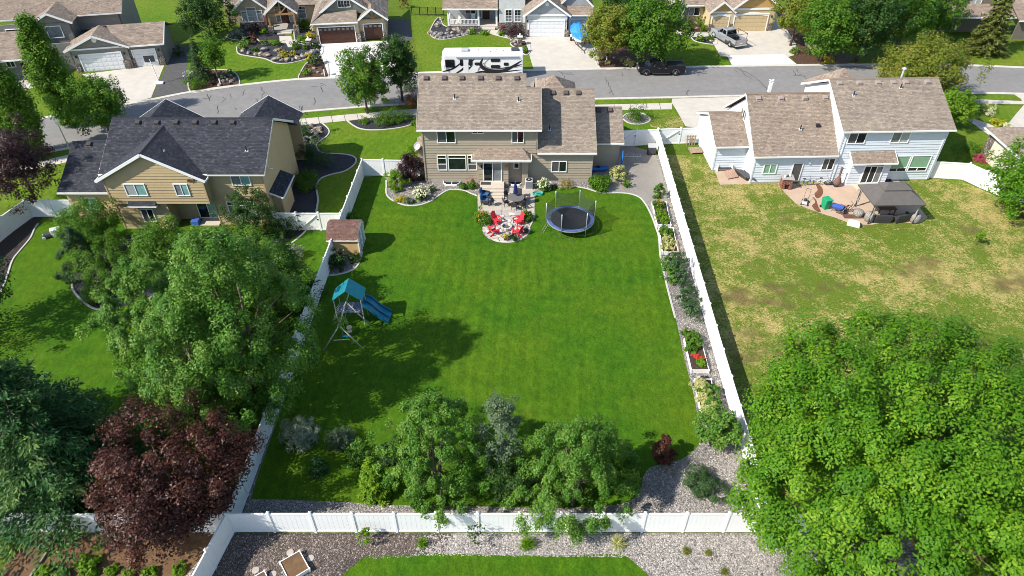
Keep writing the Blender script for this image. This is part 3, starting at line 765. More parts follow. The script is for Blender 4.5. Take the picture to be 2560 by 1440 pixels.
for x in (-8.775, 2.745):
    MB().bar((x,-.47,5.73),(x,4.65 if x < 0 else 3.35,8.93 if x < 0 else 8.11), .05,.2).build('rake_board', M_taup, H.root)
    MB().bar((x,9.77 if x < 0 else 7.2,5.73),(x,4.65 if x < 0 else 3.35,8.93 if x < 0 else 8.11), .05,.2).build('rake_board', M_taup, H.root)
# garage wing
H.wall((2.35,.0),(7.65,.0), [(0,0),(5.3,0),(5.3,3.3),(0,3.3)], M_taup, foundation=.22)
H.wall((7.65,.0),(7.65,11.3), [(0,0),(11.3,0),(11.3,3.3),(5.66,6.8),(0,3.3)], M_taup)
H.wall((7.65,11.3),(2.35,11.3), [(0,0),(5.3,0),(5.3,3.3),(0,3.3)], M_taup, board=0)
H.corner(7.65, 0, .22, 3.3, M_taup)
H.gable_roof(2.40, 8.0, -.35, 3.35, 5.66, 7.06, M_shb, yf=11.6, seed=9, fm=M_taup)
q = H.roof([(2.0,-.35,3.352),(2.398,-.35,3.352),(2.398,-.04,3.55),(2.0,-.04,3.55)], M_shb, seed=12)
# side wing
H.wall((7.7,2.8),(10.6,2.8), [(0,0),(2.9,0),(2.9,2.85),(0,2.85)], M_taup, foundation=.2)
H.wall((10.6,2.8),(10.6,9.0), [(0,0),(6.2,0),(6.2,2.85),(3.1,4.8),(0,2.85)], M_taup)
H.wall((10.6,9.0),(7.7,9.0), [(0,0),(2.9,0),(2.9,2.85),(0,2.85)], M_taup, board=0)
H.gable_roof(8.05, 10.95, 2.4, 2.92, 5.9, 5.07, M_shb, yf=9.4, seed=15, fm=M_taup)
# front turret hip that peeps over the ridge
for tri in ([(2.0,7.6,4.4),(6.8,7.6,4.4),(4.35,10.6,6.35)],[(6.8,7.6,4.4),(6.8,13.4,4.4),(4.35,10.6,6.35)],[(6.8,13.4,4.4),(2.0,13.4,4.4),(4.35,10.6,6.35)],[(2.0,13.4,4.4),(2.0,7.6,4.4),(4.35,10.6,6.35)]):
    H.roof(tri, M_sht, seed=22)
H.box('front_bay', 2.6,11.3,0,6.4,13.0,4.3, M_taup)
# windows: upstairs
H.window(*W0, 1.36,3.10, 4.25,5.55, ('screen','dark'))
H.window(*W0, 4.62,5.72, 5.20,5.58, ('dark','dark'))
H.window(*W0, 8.30,9.45, 4.25,5.55, ('screen','dark'))
# windows: downstairs
H.window(*W0, 1.22,2.12, 1.35,3.00, rows=[(.40,('screen',)),(.42,('dark',)),(.18,('dark',))])
H.window(*W0, 2.24,3.98, 1.35,3.00, rows=[(.82,('dark',)),(.18,('dark',))])
H.window(*W0, 4.10,4.98, 1.35,3.00, rows=[(.40,('screen',)),(.42,('dark',)),(.18,('dark',))])
H.window((2.35,0),(7.65,0), 1.42,2.90, 1.15,2.35, ('screen','dark'))
H.window(*W0, 8.50,9.05, 1.55,2.75, ('dark','dark'), split='h')
# door bay with its hipped roof
bx0, bx1, by = -3.25, -.35, -.75
H.wall((bx0,by),(bx1,by), [(0,.0),(2.9,.0),(2.9,3.05),(0,3.05)], M_taup, inward=.3)
H.wall((bx1,by),(bx1,0), [(0,0),(.75,0),(.75,3.05),(0,3.05)], M_taup)
H.wall((bx0,0),(bx0,by), [(0,0),(.75,0),(.75,3.05),(0,3.05)], M_taup)
H.box('wing_pier', .95,-.5,0,1.55,0,3.05, M_taup)
H.door((bx0,by),(bx1,by), .50,2.28, .55,2.98, ('dark','grey'), .14)
zr, ze = 3.75, 3.1
H.roof([(-3.75,-1.25,ze),(1.75,-1.25,ze),(.95,-.02,zr),(-2.95,-.02,zr)], M_sht, seed=31, exp=.16)
H.roof([(1.75,-1.25,ze),(1.75,-.02,ze),(.95,-.02,zr)], M_sht, seed=32)
H.roof([(-3.75,-.02,ze),(-3.75,-1.25,ze),(-2.95,-.02,zr)], M_sht, seed=33)
for a, b in (((-3.8,-1.3,ze-.08),(1.8,-1.3,ze-.08)),((-3.8,-1.3,ze-.08),(-3.8,-.05,ze-.08)),((1.8,-1.3,ze-.08),(1.8,-.05,ze-.08))): H.line(a, b, .10,.15, name='gutter')
H.box('soffit', -3.7,-1.2,ze-.16,1.7,-.03,ze-.12, M_taup)
H.box('wall_lamp', bx0+.28,by-.16,2.05,bx0+.42,by-.03,2.35, M_black, .02)
H.box('nesting_box', -.62,by-.18,2.05,-.38,by-.03,2.3, mat('orange wood', (.42,.20,.07), .7))
# steps
st = MB(); sx0, sx1 = -3.05, -.75
M_step = mat('tan step concrete', (.50,.435,.35), .85, .08, 2, .1)
sp = H.box('step', sx0,by-1.25,0,sx1,by-.01,.55, M_step, .02)
for i, (y, z) in enumerate(((by-1.6,.40),(by-1.95,.25),(by-2.3,.11))):
    H.box('step', sx0,y,0,sx1,y+.352,z, M_step, .015)
H.box('door_mat', -3.0,by-.65,.552,-2.05,by-.15,.575, M_dkvent)
# roof furniture
for x in (-8.05,-6.35,-4.68,-2.95,-1.28,.48): H.vent(x, 4.15, 8.70, .63, mat('brown roof vent', (.09,.07,.065), .6))
for x in (4.0,5.25,6.45): H.vent(x, 5.2, 6.78, .7, MATS['brown roof vent'])
for x in (8.6,9.72): H.vent(x, 5.5, 4.85, .6, MATS['brown roof vent'])
H.pipe(-5.35,2.35,7.56); H.pipe(.60,2.1,7.40); H.pipe(3.55,1.6,4.75)
# basement light wells
for x, w in ((-5.85,1.6),(.35,1.3)):
    q = MB(); pts = [(x-w/2,-.02,.0),(x-w/2,-.35,.0),(x-w/2+.3,-.72,.0),(x+w/2-.3,-.72,.0),(x+w/2,-.35,.0),(x+w/2,-.02,.0)]
    for a, b in zip(pts[:-1], pts[1:]): q.bar((a[0],a[1],.09),(b[0],b[1],.09),.05,.18)
    o = q.build('window_well', M_trim, H.root)
    q = MB(); q.add([(p[0],p[1],.03) for p in pts], [(0,1,2,3,4,5)]); q.build('well_glass', GL['dark'], o)
    MB().box(x-.03,-.7,.05,x+.03,-.05,.09).build('well_bar', M_trim, o)
# lower-left chimney chase with its little roof
H.box('chimney_chase', -9.05,.9,0,-8.37,3.1,3.1, M_taup)
H.roof([(-9.3,3.4,3.0),(-9.3,.6,3.0),(-8.37,.6,3.55),(-8.37,3.4,3.55)], M_sht, seed=41)
H.box('downspout', hx0-.02,-.09,.2,hx0+.06,-.035,5.6, M_taup)
H.box('downspout', 2.22,-.09,3.6,2.30,-.035,5.6, M_taup)
MIDDLE = H

# ------------------------------------------------------------------ tan house with charcoal roof (left)
L = House('house', 'tan lap sided house with charcoal shingle roof at left', (0, 50.6, 0))
M_dtan = mat('tan trim board', (.40,.30,.165), .7, .08, 3)
L.wall((-34.3,-.85),(-26.0,-.85), [(0,2.75),(8.3,2.75),(8.3,5.15),(4.15,7.45),(0,5.15)], M_tan)
L.wall((-26.0,-.85),(-26.0,.0), [(0,2.75),(.85,2.75),(.85,5.3),(0,5.3)], M_tan)
L.box('overhang_soffit', -34.2,-.83,2.70,-26.05,0,2.76, M_dtan)
L.wall((-34.3,-.62),(-29.9,-.62), [(0,0),(4.4,0),(4.4,2.75),(0,2.75)], M_tan)
L.wall((-29.9,-.62),(-29.9,.9), [(0,0),(1.5,0),(1.5,2.75),(0,2.75)], M_tan)
L.wall((-29.9,.9),(-26.0,.9), [(0,0),(3.9,0),(3.9,2.75),(0,2.75)], M_tan)
L.box('porch_ceiling', -29.8,.02,2.74,-26.02,.88,2.80, M_dtan)
L.wall((-26.0,.9),(-26.0,.0), [(0,0),(.9,0),(.9,2.75),(0,2.75)], M_tan)
L.wall((-26.0,0),(-21.25,0), [(0,0),(4.75,0),(4.75,5.35),(0,5.35)], M_tan)
L.wall((-21.25,0),(-21.25,9.0), [(0,0),(9,0),(9,5.35),(4.45,7.85),(0,5.35)], M_tan)
L.wall((-34.3,9.0),(-34.3,-.6), [(0,0),(9.6,0),(9.6,5.2),(9.0,5.35),(4.55,7.85),(0,5.35)], M_tan)
L.wall((-21.25,9.0),(-34.3,9.0), [(0,0),(13.05,0),(13.05,5.35),(0,5.35)], M_tan, board=0)
for x, y, z0, z1 in ((-34.3,-.85,2.7,5.2),(-26.0,-.85,2.7,5.2),(-34.3,-.62,0,2.7),(-29.9,-.62,0,2.7),(-21.25,0,0,5.3),(-26,.0,0,2.7)): L.corner(x, y, z0, z1, M_dtan)
L.gable_roof(-34.75, -20.8, -.45, 5.42, 4.45, 8.12, M_shd, yf=9.4, seed=51)
# big rear cross gable
ax, az, ew, ezz = -30.15, 7.72, 4.55, 5.22
yv = 3.75
L.roof([(ax-ew,-.6,ezz),(ax-ew,-1.25,ezz),(ax,-1.25,az),(ax,yv,az)], M_shd, seed=55)
L.roof([(ax+ew,-1.25,ezz),(ax+ew,-.6,ezz),(ax,yv,az),(ax,-1.25,az)], M_shd, seed=56)
q = MB(); q.ext([(ax-.16,-1.25,az-.055),(ax,-1.25,az+.045),(ax+.16,-1.25,az-.055)], (0,yv+1.25,0)); q.build('ridge_cap', M_shd, L.root)
for sgn in (-1, 1):
    MB().bar((ax,-1.275,az-.08),(ax+sgn*(ew+.03),-1.275,ezz-.08), .05,.24).build('rake_board', M_trim, L.root)
    L.line((ax+sgn*(ew+.04),-1.27,ezz-.07),(ax+sgn*(ew+.04),-.55,ezz-.07), .1,.14, name='gutter')
L.line((-25.6,-.5,5.34),(-20.78,-.5,5.34), .11,.15, name='gutter')
# garage wing
L.wall((-39.4,1.0),(-34.35,1.0), [(0,0),(5.05,0),(5.05,2.9),(0,2.9)], M_tan)
L.wall((-39.4,9.9),(-39.4,1.0), [(0,0),(8.9,0),(8.9,2.9),(4.45,5.1),(0,2.9)], M_tan, board=0)
L.wall((-34.35,9.9),(-39.4,9.9), [(0,0),(5.05,0),(5.05,2.9),(0,2.9)], M_tan, board=0)
L.gable_roof(-39.8, -34.45, .6, 2.95, 5.4, 5.35, M_shd, yf=10.2, seed=61)
# front gables showing over the ridge
for cx, hw, zr_, yf_ in ((-33.15,3.6,6.75,11.2),(-23.55,3.0,6.75,12.0)):
    zl = zr_ - hw*.6
    L.roof([(cx-hw,yf_,zl),(cx-hw,9.45,zl),(cx,6.9,zr_),(cx,yf_,zr_)], M_shd, seed=65)
    L.roof([(cx+hw,9.45,zl),(cx+hw,yf_,zl),(cx,yf_,zr_),(cx,6.9,zr_)], M_shd, seed=66)
    L.wall((cx+hw-.4,yf_-.35),(cx-hw+.4,yf_-.35), [(0,0),(2*hw-.8,0),(2*hw-.8,zl),(hw-.4,zr_-.25),(0,zl)], M_tan, board=0)
    for sgn in (-1, 1): MB().bar((cx,yf_+.02,zr_-.08),(cx+sgn*hw,yf_+.02,zl-.08), .05,.22).build('rake_board', M_trim, L.root)
# side bump with shed roof
L.wall((-20.45,.95),(-20.45,3.9), [(0,0),(2.95,0),(2.95,2.45),(0,2.45)], M_tan)
L.wall((-21.2,.95),(-20.45,.95), [(0,0),(.75,0),(.75,2.45),(0,2.85)], M_tan)
L.roof([(-20.1,.45,2.52),(-20.1,4.3,2.52),(-21.2,4.3,3.05),(-21.2,.45,3.05)], M_shd, seed=71)
L.line((-20.06,.45,2.44),(-20.06,4.3,2.44), .08,.13, name='gutter'); MB().bar((-20.08,.42,2.45),(-21.2,.42,2.98),.04,.16).build('rake_board', M_trim, L.root)
# windows
U = ((-34.3,-.85),(-26.0,-.85)); B = ((-26.0,0),(-21.25,0)); Lw = ((-34.3,-.62),(-29.9,-.62))
L.window(*U, 1.55,3.35, 3.55,4.75, ('blind','teal'))
L.window(*U, 5.75,6.95, 3.55,4.75, ('grey','teal'))
L.window(*B, 2.05,3.70, 4.05,5.20, ('grey','teal'))
L.window(*Lw, 1.95,3.05, .75,2.1, ('screen','dark'))
L.door((-29.9,.9),(-26.0,.9), 1.75,3.65, .12,2.62, ('dark','teal'), .12)
L.window(*B, 1.05,3.45, .75,2.45, rows=[(.78,('grey','grey','grey')),(.22,('dark',))])
L.window((-39.4,1.0),(-34.35,1.0), 1.2,2.5, .9,2.2, ('teal',), name='window')
L.roof([(-32.95,-1.12,2.62),(-30.6,-1.12,2.62),(-30.6,-.87,2.95),(-32.95,-.87,2.95)][0:4], M_shd, seed=75, exp=.12)
L.box('awning_trim', -33.0,-1.16,2.50,-30.55,-.88,2.61, M_trim)
L.box('wall_lamp', -28.75,.68,2.0,-28.55,.86,2.4, M_black, .02)
M_orn = mat('rusty metal ornament', (.13,.07,.03), .6, .3, 6)
for x, y, z in ((-26.9,-.93,5.05),(-22.0,-.09,3.0)):
    q = MB()
    for k in range(5): q.cbox((x+.13*k-.26,y,z+.1*math.sin(k*2)),(.14,.05,.16),(0,k*.5,0))
    q.build('wall_ornament', M_orn, L.root)
q = MB(); q.tube([(-21.17,1.4,5.6),(-21.05,1.4,5.6),(-21.05,1.4,4.9),(-21.05,2.2,4.4),(-21.17,2.2,4.4)],.035,6); q.build('conduit', M_trim, L.root)
for x in (-32.4,-30.75,-29.1,-27.45,-25.8,-24.2): L.vent(x, 3.95, 7.85, .55)
L.vent(-38.2,5.05,5.2,.5); L.vent(-36.4,5.0,5.2,.5, M_lead)
L.pipe(-29.1,.35,7.1); L.pipe(-22.6,1.55,6.5); L.box('step', -27.9,-.3,0,-26.1,.88,.12, M_step)

# ------------------------------------------------------------------ white-sided house (right)
R = House('house', 'pale blue white lap sided house with brown shingle roof at right', (23.16, 57.66, 0), rad(1.9))
R.wall((0,0),(7.75,0), [(0,0),(7.75,0),(7.75,3.0),(0,3.0)], M_white, foundation=.12)
R.wall((0,9.9),(0,0), [(0,0),(9.9,0),(9.9,3.0),(4.95,6.65),(0,3.0)], M_white)
R.wall((7.75,9.9),(0,9.9), [(0,0),(7.75,0),(7.75,3.0),(0,3.0)], M_white, board=0)
R.gable_roof(-.42, 7.72, -.4, 3.08, 4.95, 7.0, M_sht, yf=10.3, seed=81)
R.wall((7.75,.0),(17.55,.0), [(0,0),(9.8,0),(9.8,5.45),(0,5.45)], M_white, foundation=.12)
R.wall((7.75,10.1),(7.75,0), [(0,2.5),(10.1,2.5),(10.1,5.45),(5.05,8.0),(0,5.45)], M_white)
R.wall((17.55,0),(17.55,10.1), [(0,0),(10.1,0),(10.1,5.45),(5.05,8.0),(0,5.45)], M_white)
R.wall((17.55,10.1),(7.75,10.1), [(0,0),(9.8,0),(9.8,5.45),(0,5.45)], M_white, board=0)
R.gable_roof(7.35, 17.95, -.4, 5.55, 5.05, 8.28, M_shb, yf=10.5, seed=85)
R.wall((-3.05,2.45),(0,2.45), [(0,0),(3.05,0),(3.05,2.8),(0,2.8)], M_white, foundation=.1)
R.wall((-3.05,9.3),(-3.05,2.45), [(0,0),(6.85,0),(6.85,2.8),(3.42,4.4),(0,2.8)], M_white)
R.wall((0,9.3),(-3.05,9.3), [(0,0),(3.05,0),(3.05,2.8),(0,2.8)], M_white, board=0)
R.gable_roof(-3.35, -.02, 2.05, 2.86, 5.9, 4.6, M_sht, yf=9.7, seed=89)
for x, y, z0, z1 in ((0,0,.1,3.0),(7.75,0,.1,5.4),(17.55,0,.1,5.4),(-3.05,2.45,.1,2.8)): R.corner(x, y, z0, z1, M_white)
# rear entry bump with its own roof
R.wall((9.1,-.75),(12.9,-.75), [(0,0),(3.8,0),(3.8,2.55),(0,2.55)], M_white, inward=.3)
R.wall((12.9,-.75),(12.9,0), [(0,0),(.75,0),(.75,2.55),(0,2.55)], M_white)
R.wall((9.1,0),(9.1,-.75), [(0,0),(.75,0),(.75,2.55),(0,2.55)], M_white)
R.roof([(8.85,-1.2,2.62),(13.15,-1.2,2.62),(13.15,-.02,3.3),(8.85,-.02,3.3)], M_sht, seed=95)
R.line((8.83,-1.25,2.54),(13.17,-1.25,2.54), .1,.14, name='gutter')
for x in (8.82, 13.18): MB().bar((x,-1.22,2.55),(x,-.02,3.23),.05,.18).build('rake_board', M_trim, R.root)
R.door((9.1,-.75),(12.9,-.75), 1.25,3.15, .22,2.45, ('dark','dark','grey'), .14)
R.box('step', 9.9,-1.75,0,12.3,-.77,.2, M_step, .02)
# front gable that rises beyond the ridge
R.roof([(14.2,14.0,4.3),(9.2,14.0,4.3),(11.7,11.0,6.9)], M_sht, seed=97)
R.roof([(9.2,8.0,4.3),(14.2,8.0,4.3),(11.7,11.0,6.9)], M_sht, seed=98)
R.roof([(9.2,14.0,4.3),(9.2,8.0,4.3),(11.7,11.0,6.9)], M_sht, seed=99); R.roof([(14.2,8.0,4.3),(14.2,14.0,4.3),(11.7,11.0,6.9)], M_sht, seed=99)
R.box('front_bay', 9.6,10.1,0,13.8,13.6,4.25, M_white)
# windows
A = ((0,0),(7.75,0)); Bm = ((7.75,0),(17.55,0))
R.window(*A, .95,2.25, 1.0,2.1, ('green','green'))
R.window(*A, 3.75,4.75, .12,2.15, ('screen',), name='back_door', fr=M_gut)
R.window(*A, 6.55,7.72, 1.3,2.6, ('screen','dark'))
R.window(*Bm, .45,2.15, 4.1,5.3, ('screen','dark'))
R.window(*Bm, 4.55,6.3, 4.1,5.3, ('grey','blind'))
R.window(*Bm, 5.35,7.25, 1.0,2.75, rows=[(.22,('dark','dark')),(.78,('green',))])
R.window(*Bm, 7.35,9.25, 1.0,2.75, rows=[(.22,('dark','dark')),(.78,('green',))])
R.window((0,9.9),(0,0), 3.9,5.5, 4.2,5.2, ('grey','dark','grey'))
for x in (.7,2.9,5.2,7.2): R.vent(x, 4.4, 6.65, .7, mat('pale brown vent', (.30,.24,.21), .6))
for x in (8.2,10.1,11.9,13.4,14.6,16.7): R.vent(x, 4.5, 8.02, .5, MATS['pale brown vent'])
R.pipe(4.3,1.7,4.75); R.pipe(9.2,3.2,7.4); R.pipe(13.9,3.9,7.75); R.box('roof_vent', 5.9,1.9,4.85,6.3,2.3,5.05, M_pipe)
q = MB(); q.tube([(14.6,5.5,8.0),(14.6,5.5,8.9)],.09,10); q.lathe([(.1,0),(.2,.05),(.2,.14),(.1,.24)],10,(14.6,5.5,8.9)); q.build('flue', M_lead, R.root)
for x, z in ((5.2,2.05),(12.75,2.2)): R.box('wall_lamp', x,-.85 if x > 9 else -.15,z,x+.2,-.78 if x > 9 else -.04,z+.3, M_trim, .02)
R.box('downspout', 8.0,-.1,.1,8.08,-.035,5.4, M_white); R.box('downspout', 17.4,-.1,.1,17.48,-.035,5.4, M_white)
q = MB(); q.box(17.6,.5,2.3,17.9,.9,2.42); q.build('wall_bracket', M_trim, R.root)
q = MB(); q.box(2.0,5.6,6.75,2.25,5.9,7.7); q.cbox((2.12,5.75,7.85),(.5,.16,.1),(0,.6,0)); q.cbox((2.12,5.75,7.85),(.5,.16,.1),(0,-.6,0)); q.build('chimney_cap', M_trim, R.root)
# ------------------------------------------------------------------ houses across the street (their fronts face us)
def farside(name, c, line=.28):
    m, nt, b = nt_new(name); v = coords(nt)
    w = N(nt, 'ShaderNodeTexWave', wave_type='BANDS', bands_direction='Z', wave_profile='SAW'); setin(w, Scale=1/line/6.2832*3.1416, Distortion=0); nt.links.new(v, w.inputs[0])
    c2 = mixc(nt, 1.0, ramp(nt, noise(nt, 2, 4, .6, v), [(.3, sc(c,.92)),(.7, sc(c,1.08))]), ramp(nt, w.outputs['Fac'], [(0,(.8,.8,.8)),(.2,(1,1,1))]), 'MULTIPLY')
    nt.links.new(c2, b.inputs['Base Color']); setin(b, Roughness=.75); bump(nt, b, w.outputs['Fac'], .5, .03)
    return m
M_stone = gravel_mat('ledgestone veneer', [(.10,.085,.075),(.30,.26,.22),(.18,.15,.13),(.42,.37,.33)], 4.5)
M_timber = mat('orange timber', (.33,.19,.09), .7, .2, 4)
M_carr = mat('mahogany garage door', (.062,.024,.014), .55, .25, 2.5)
M_gdw = mat('white garage door', (.70,.71,.72), .5, .04, 2)
M_gdc = mat('cream garage door', (.55,.43,.25), .6, .05, 2)
F_grey = farside('grey lap siding', (.215,.205,.185)); F_tan = farside('khaki lap siding', (.44,.36,.24)); F_green = farside('green grey shakes', (.16,.185,.155))
F_pale = farside('pale grey siding', (.58,.59,.58)); F_blue = farside('blue grey siding', (.36,.385,.40)); F_cream = farside('cream siding', (.60,.48,.28)); F_oran = farside('honey cedar shakes', (.55,.35,.12)); F_dgrey = farside('dark taupe siding', (.17,.145,.115)); F_ivory = mat('ivory stucco', (.66,.59,.47), .85, .06, 2)
def rakes(hs, cx, y, zr, x0, x1, z0, m=None, w=.24):
    for x in (x0, x1): MB().bar((cx,y,zr-.09),(x,y,z0-.09), .06, w).build('rake_board', m or M_trim, hs.root)
def fgable(hs, x0, x1, yf, yb, z0, zr, rm, wm, wall_y=None, wz0=0, seed=1, vent=None):
    """gable that faces the street (towards us), ridge running away"""
    cx = (x0+x1)/2
    hs.roof([(x0,yb,z0),(x0,yf,z0),(cx,yf,zr),(cx,yb,zr)], rm, exp=.2, tab=.5, seed=seed)
    hs.roof([(x1,yf,z0),(x1,yb,z0),(cx,yb,zr),(cx,yf,zr)], rm, exp=.2, tab=.5, seed=seed+1)
    rakes(hs, cx, yf-.03, zr, x0, x1, z0)
    if wm:
        wy = wall_y if wall_y is not None else yf+.4; k = .4
        hs.wall((x0+k,wy),(x1-k,wy), [(0,wz0),(x1-x0-2*k,wz0),(x1-x0-2*k,z0+.1),((x1-x0)/2-k,zr-.18),(0,z0+.1)], wm, board=0)
    return cx

# grey house, upper left
B = House('house', 'dark grey house with two white garage doors at upper left', (-55.6, 84.35, 0), rad(12.3))
B.wall((.3,0),(7.0,0), [(0,0),(6.7,0),(6.7,2.9),(0,2.9)], F_grey, board=0); B.wall((7.0,.3),(11.0,.3), [(0,0),(4,0),(4,2.9),(0,2.9)], F_grey, board=0)
B.wall((11.0,.3),(11.0,6.6), [(0,0),(6.3,0),(6.3,2.9),(3.1,4.3),(0,2.9)], F_grey, board=0); B.wall((.3,6.6),(.3,0), [(0,0),(6.6,0),(6.6,2.9),(0,2.9)], F_grey, board=0)
fgable(B, -.2,7.45,-.45,3.5,2.9,4.55, M_sht, F_grey, wall_y=-.01, wz0=2.85, seed=3)
B.roof([(6.2,-.15,2.9),(11.5,-.15,2.9),(11.5,3.4,4.5),(4.5,3.4,4.5)], M_sht, exp=.2, tab=.5); B.roof([(11.5,7.0,2.9),(-.2,7.0,2.9),(4.0,3.4,4.5),(11.5,3.4,4.5)], M_sht, exp=.2, tab=.5)
B.line((7.4,-.2,2.82),(11.5,-.2,2.82),.1,.16,M_trim,'gutter'); B.line((.3,-.06,2.86),(7.0,-.06,2.86),.06,.2,M_trim,'fascia'); rakes(B, 3.4+8.1,3.4,4.5,11.5,11.5,2.9) if False else None
MB().bar((11.52,-.15,2.82),(11.52,3.4,4.42),.05,.2).build('rake_board', M_trim, B.root)
B.garage((.3,0),(7,0), .95,5.75,2.15, M_gdw); B.garage((7,.3),(11,.3), .4,3.05,2.15, M_gdw, cols=4)
q = MB(); q.lathe([(.3,0),(.3,.06)],16); o = q.build('gable_vent', M_trim, B.root); o.rotation_euler = (PI/2,0,0); o.location = (3.6,-.03,3.9)
for x, w in ((6.05,.7),(7.05,.35),(10.1,.85),(.35,.55)): B.box('stone_pier', x,-.14 if x < 7 else .14,0,x+w,.1 if x < 7 else .35,1.15, M_stone)
for x in (.75,6.4,10.45): B.box('wall_lamp', x,-.16 if x < 7 else .16,1.85,x+.16,-.02 if x < 7 else .29,2.15, M_black, .02)
B.wall((-1.0,6.6),(5.5,6.6), [(0,0),(6.5,0),(6.5,5.1),(0,5.1)], F_grey, board=0); B.wall((5.5,6.6),(5.5,15), [(0,0),(8.4,0),(8.4,5.1),(4.2,7.4),(0,5.1)], F_grey, board=0)
B.gable_roof(-14, 6.0, 6.1, 5.15, 11, 7.8, M_sht, yf=15.6, seed=7)
B.wall((-4.0,4.0),(.2,4.0), [(0,2.4),(4.2,2.4),(4.2,5.1),(0,5.1)], F_grey, board=0); B.wall((.2,4.0),(.2,7), [(0,2.4),(3,2.4),(3,5.1),(0,5.1)], F_grey, board=0)
fgable(B, -4.5,.7,3.5,9.0,5.1,6.4, M_sht, F_grey, wall_y=4.0, wz0=5.0, seed=9)
B.window((-4,4),(.2,4), 1.2,3.0, 3.2,4.7, ('grey',)); B.box('sill_roof', -4.1,3.4,2.3,.3,4.0,2.45, M_sht)
B.roof([(-12,-1.7,2.8),(-3.6,-1.7,2.8),(-3.6,4.0,4.4),(-12,4.0,4.4)], M_sht, exp=.2, tab=.5); B.line((-12,-1.75,2.72),(-3.55,-1.75,2.72),.1,.16,M_trim,'gutter')
B.wall((-13,1.2),(-3.7,1.2), [(0,0),(9.3,0),(9.3,2.9),(0,2.9)], F_grey, board=0); B.window((-13,1.2),(-3.7,1.2), 5.2,6.2,.9,2.4, ('dark','dark')); B.box('front_door', -6.2,1.05,0,-5.2,1.19,2.1, M_brown)
B.wall((-14,4.2),(-4,4.2), [(0,2),(10,2),(10,5.1),(0,5.1)], F_grey, board=0); B.window((-14,4.2),(-4,4.2), 6.5,8.2,3.4,4.6, ('dark',))
B.box('porch_post', -3.9,-1.45,0,-3.65,-1.2,2.75, M_trim); B.box('wall_return', -3.7,1.2,0,.3,1.36,3.4, F_grey)

# tan stone-trimmed house
T = House('house', 'tan house with stone trim, timbered porch and mahogany garage doors', (-26.92, 94.28, 0), rad(7.6))
T.wall((0,0),(6.0,0), [(0,0),(6,0),(6,2.9),(0,2.9)], F_tan, board=0); T.wall((6.0,.55),(9.6,.55), [(0,0),(3.6,0),(3.6,2.9),(0,2.9)], F_tan, board=0); T.wall((9.6,.55),(9.6,9), [(0,0),(8.4,0),(8.4,3),(0,3)], F_tan, board=0); T.wall((0,7),(0,0), [(0,0),(7,0),(7,2.9),(0,2.9)], F_tan, board=0)
T.wall((6,.0),(6,.55), [(0,0),(.55,0),(.55,2.9),(0,2.9)], F_tan, board=0)
T.roof([(-.4,-.45,2.9),(5.8,-.45,2.9),(5.8,3.6,5.2),(1.6,3.6,5.2)], M_shb, exp=.2, tab=.5); T.roof([(10.0,.1,2.9),(10.0,12,2.9),(5.2,8,6.4),(5.2,4,6.4)], M_shb, exp=.2, tab=.5)
T.roof([(-.4,9,2.9),(-.4,-.45,2.9),(4.9,4,6.4),(4.9,8,6.4)], M_shb, exp=.2, tab=.5); T.roof([(5.8,2.0,4.1),(10.0,2.0,3.0),(5.2,6,6.4)], M_shb, exp=.2, tab=.5)
T.line((-.42,-.5,2.82),(5.9,-.5,2.82),.1,.16,M_trim,'gutter')
fgable(T, 5.75,10.0,.0,4.5,2.9,4.45, M_shb, F_green, wall_y=.52, wz0=2.75, seed=13)
fgable(T, .9,7.6,.9,6,3.9,6.3, M_shb, F_green, wall_y=1.3, wz0=3.5, seed=17)
T.window((1.3,1.28),(7.2,1.28), 2.1,3.8, 4.35,5.3, ('dark','dark'), mull=2, off=.03)
for dx in (-1, 1): MB().bar((7.9,.42,3.0),(7.9+dx*.75,.42,3.75),.14,.12).build('timber_brace', M_timber, T.root)
MB().bar((7.9,.42,2.9),(7.9,.42,4.2),.16,.12).build('timber_brace', M_timber, T.root); T.box('timber_beam', 6.2,.36,2.78,9.6,.48,2.96, M_timber)
T.garage((0,0),(6,0), .45,5.3,2.2, M_carr, win=True); T.garage((6,.55),(9.6,.55), .55,3.05,2.2, M_carr, win=True, cols=4)
for x, y, w in ((-.05,-.1,.42),(5.4,-.1,.62),(6.03,.42,.45),(9.12,.42,.5)): T.box('stone_pier', x,y,0,x+w,y+.35,1.2, M_stone)
T.wall((-11.4,7.4),(-7.6,7.4), [(0,0),(3.8,0),(3.8,2.9),(0,2.9)], F_tan, board=0); fgable(T, -11.9,-7.1,6.8,13,2.9,4.9, M_shb, F_tan, wall_y=7.4, wz0=2.8, seed=23)
T.window((-11.4,7.4),(-7.6,7.4), .45,1.25,.95,2.55, rows=[(.78,('blind',)),(.22,('grey',))]); T.window((-11.4,7.4),(-7.6,7.4), 1.25,2.6,.95,3.0, rows=[(.40,('blind',)),(.40,('blind',)),(.2,('grey',))]); T.window((-11.4,7.4),(-7.6,7.4), 2.6,3.4,.95,2.55, rows=[(.78,('blind',)),(.22,('grey',))])
T.box('stone_base', -11.45,7.28,0,-7.55,7.38,.85, M_stone)
T.wall((-7.6,8.2),(0,8.2), [(0,0),(7.6,0),(7.6,2.9),(0,2.9)], F_tan, board=0); T.wall((-13.6,9.6),(-11.4,9.6), [(0,0),(2.2,0),(2.2,2.9),(0,2.9)], F_tan, board=0)
T.roof([(-14,9.0,2.9),(1,9.0,2.9),(1,14,6.0),(-11,14,6.0)], M_shb, exp=.2, tab=.5); T.roof([(-7.2,7.7,2.9),(.5,7.7,2.9),(.5,10,4.2),(-7.2,10,4.2)], M_shb, exp=.2, tab=.5)
T.window((-7.6,8.2),(0,8.2), 4.3,5.6,.9,2.6, rows=[(.45,('grey',)),(.35,('grey',)),(.2,('dark',))])
